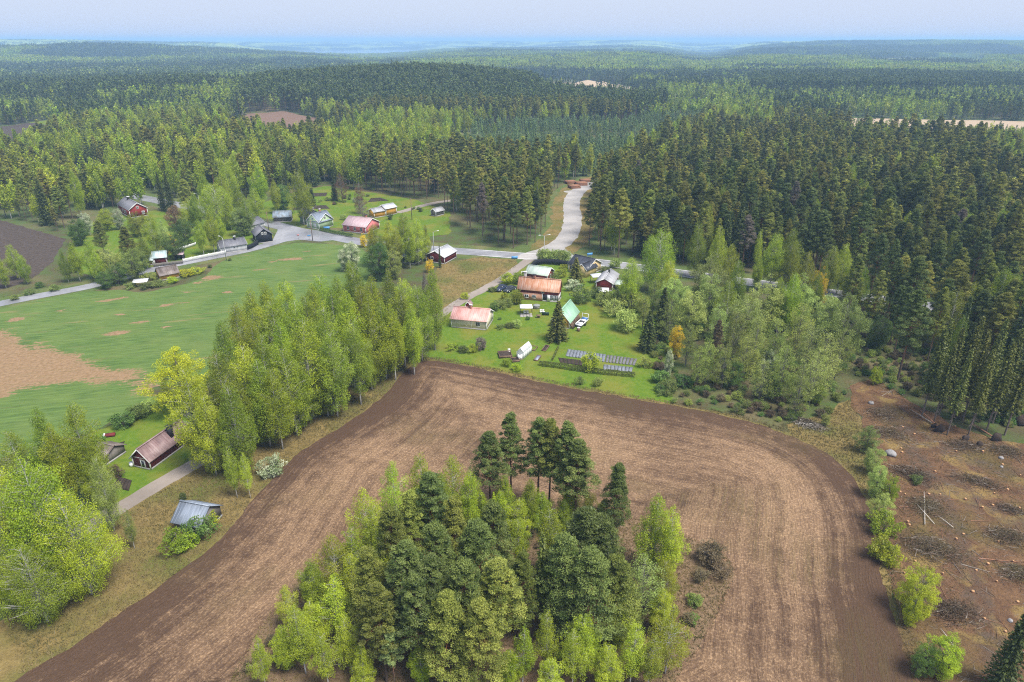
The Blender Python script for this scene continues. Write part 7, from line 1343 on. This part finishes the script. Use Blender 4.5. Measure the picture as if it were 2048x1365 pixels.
# ================================================================== GRASS AND UNDERGROWTH
def tufts(name, label, fn, bbox, n_, size, leaf, seed):
    rs = np.random.default_rng(seed); x = rs.uniform(bbox[0], bbox[1], n_); y = rs.uniform(bbox[2], bbox[3], n_); m = fn(x, y) & (np.abs(np.arctan2(x, y + 6)) < rad(42)); x, y = x[m], y[m]; k = 3
    X = np.repeat(x, k) + rs.normal(size=len(x) * k) * .1; Y = np.repeat(y, k) + rs.normal(size=len(x) * k) * .1; N_ = len(X); h = size * rs.uniform(.5, 1.4, N_); a = rs.uniform(0, 6.28, N_); w = h * .16; ln_ = h * rs.uniform(.2, .8, N_); a2 = rs.uniform(0, 6.28, N_)
    V = np.stack([np.column_stack([X - w * np.cos(a), Y - w * np.sin(a), 0 * X + .02]), np.column_stack([X + w * np.cos(a), Y + w * np.sin(a), 0 * X + .02]), np.column_stack([X + ln_ * np.cos(a2), Y + ln_ * np.sin(a2), h])], 1).reshape(-1, 3)
    cl = fbm(X / 5, Y / 5, 3, seed); put(name, mesh_np(name, V, np.arange(3 * N_).reshape(-1, 3), [leaf], tint=np.clip((cl - .5) * 1.6 + .5 + rs.normal(size=N_) * .18, 0, 1)), kind='stuff', label=label, category='grass')
L_STRAW = m_leaf('straw_blade', (0.12, 0.115, 0.035), (0.33, 0.25, 0.115), 0.3, 0.0, 0.0); L_BLADE = m_leaf('grass_blade', (0.075, 0.13, 0.025), (0.16, 0.21, 0.05), 0.3, 0.0, 0.0)
isv = lambda x, y: (np.maximum(np.maximum(sdf_poly(x, y, POLY_VERGE_L), sdf_poly(x, y, POLY_VERGE_R)), np.minimum(sdf_poly(x, y, POLY_FIELD) + 1.6, 5)) > 0) & (sdf_poly(x, y, POLY_FIELD) < -.1) & (sdf_line(x, y, LANE, 1.9) < 0)
tufts('dry_grass', 'tall straw-coloured grass along the edges of the ploughed field', isv, (-110, 100, 45, 200), 420000, .3, L_STRAW, 8)
tufts('heath_grass', 'dry tufts on the floor of the wooded island', lambda x, y: sdf_poly(x, y, POLY_ISLE) > -.3, (-35, 35, 40, 95), 60000, .3, L_STRAW, 9)
tufts('rough_grass', 'green and straw tufts on the meadow beside the lane', lambda x, y: (sdf_poly(x, y, POLY_MEADOW) > 0) | (sdf_poly(x, y, POLY_CUT) > 0) & (fbm(x / 9, y / 9, 3, 44) > .5), (-60, 190, 45, 240), 160000, .26, L_STRAW, 10)
# undergrowth: low brush under the forest edges
ux, uy = candidates(50, 260, 2.1, rad(41)); f_ = fbm(ux / 14, uy / 14, 3, 57)
belt = P([(1290, 660), (1360, 640), (1500, 640), (1700, 640), (1740, 700), (1740, 770), (1650, 835), (1560, 845), (1450, 828), (1320, 800)]); row = P([(360, 900), (430, 780), (600, 690), (740, 620), (850, 600), (880, 690), (800, 700), (640, 800), (460, 890)])
gapw = P([(1690, 640), (1780, 640), (1880, 730), (1900, 800), (1800, 790), (1740, 760), (1680, 760)])
mk = (sdf_poly(ux, uy, belt) > 0) & (f_ > .42) | (sdf_poly(ux, uy, POLY_ISLE) > 1.5) & (f_ > .56) | (sdf_poly(ux, uy, row) > 0) & (f_ > .5) & (sdf_line(ux, uy, LANE, 3) < 0) | (sdf_poly(ux, uy, STANDS[5][0]) > -6) & (f_ > .44) | (sdf_poly(ux, uy, STANDS[6][0]) > -4) & (f_ > .46) | (sdf_poly(ux, uy, gapw) > 0) & (f_ > .42) | (sdf_poly(ux, uy, POLY_CUT) > 0) & (f_ > .59) | (sdf_poly(ux, uy, POLY_VERGE_R) > 0) & (f_ > .6) & (sdf_poly(ux, uy, POLY_FIELD) < -1)
mk &= sdf_poly(ux, uy, POLY_CROP) < -2
ux, uy = ux[mk], uy[mk]; bm_ = [p[2] for p in PROTO['bush']]
def recolour(m, leaf): q = m.copy(); q.materials[0] = leaf; return q
bm_ = [bm_[0], recolour(bm_[1], L_HEATH), recolour(bm_[2], L_BUSHG), recolour(bm_[3], L_ALDER)]
scatter_object('undergrowth', ux, uy, ux * 0, rngf.uniform(.2, .55, len(ux)), np.full(len(ux), 1.3), rngf.uniform(0, 6.28, len(ux)), rngf.integers(0, 4, len(ux)), bm_, 'low mixed brush under the trees and along the edges', 'undergrowth')
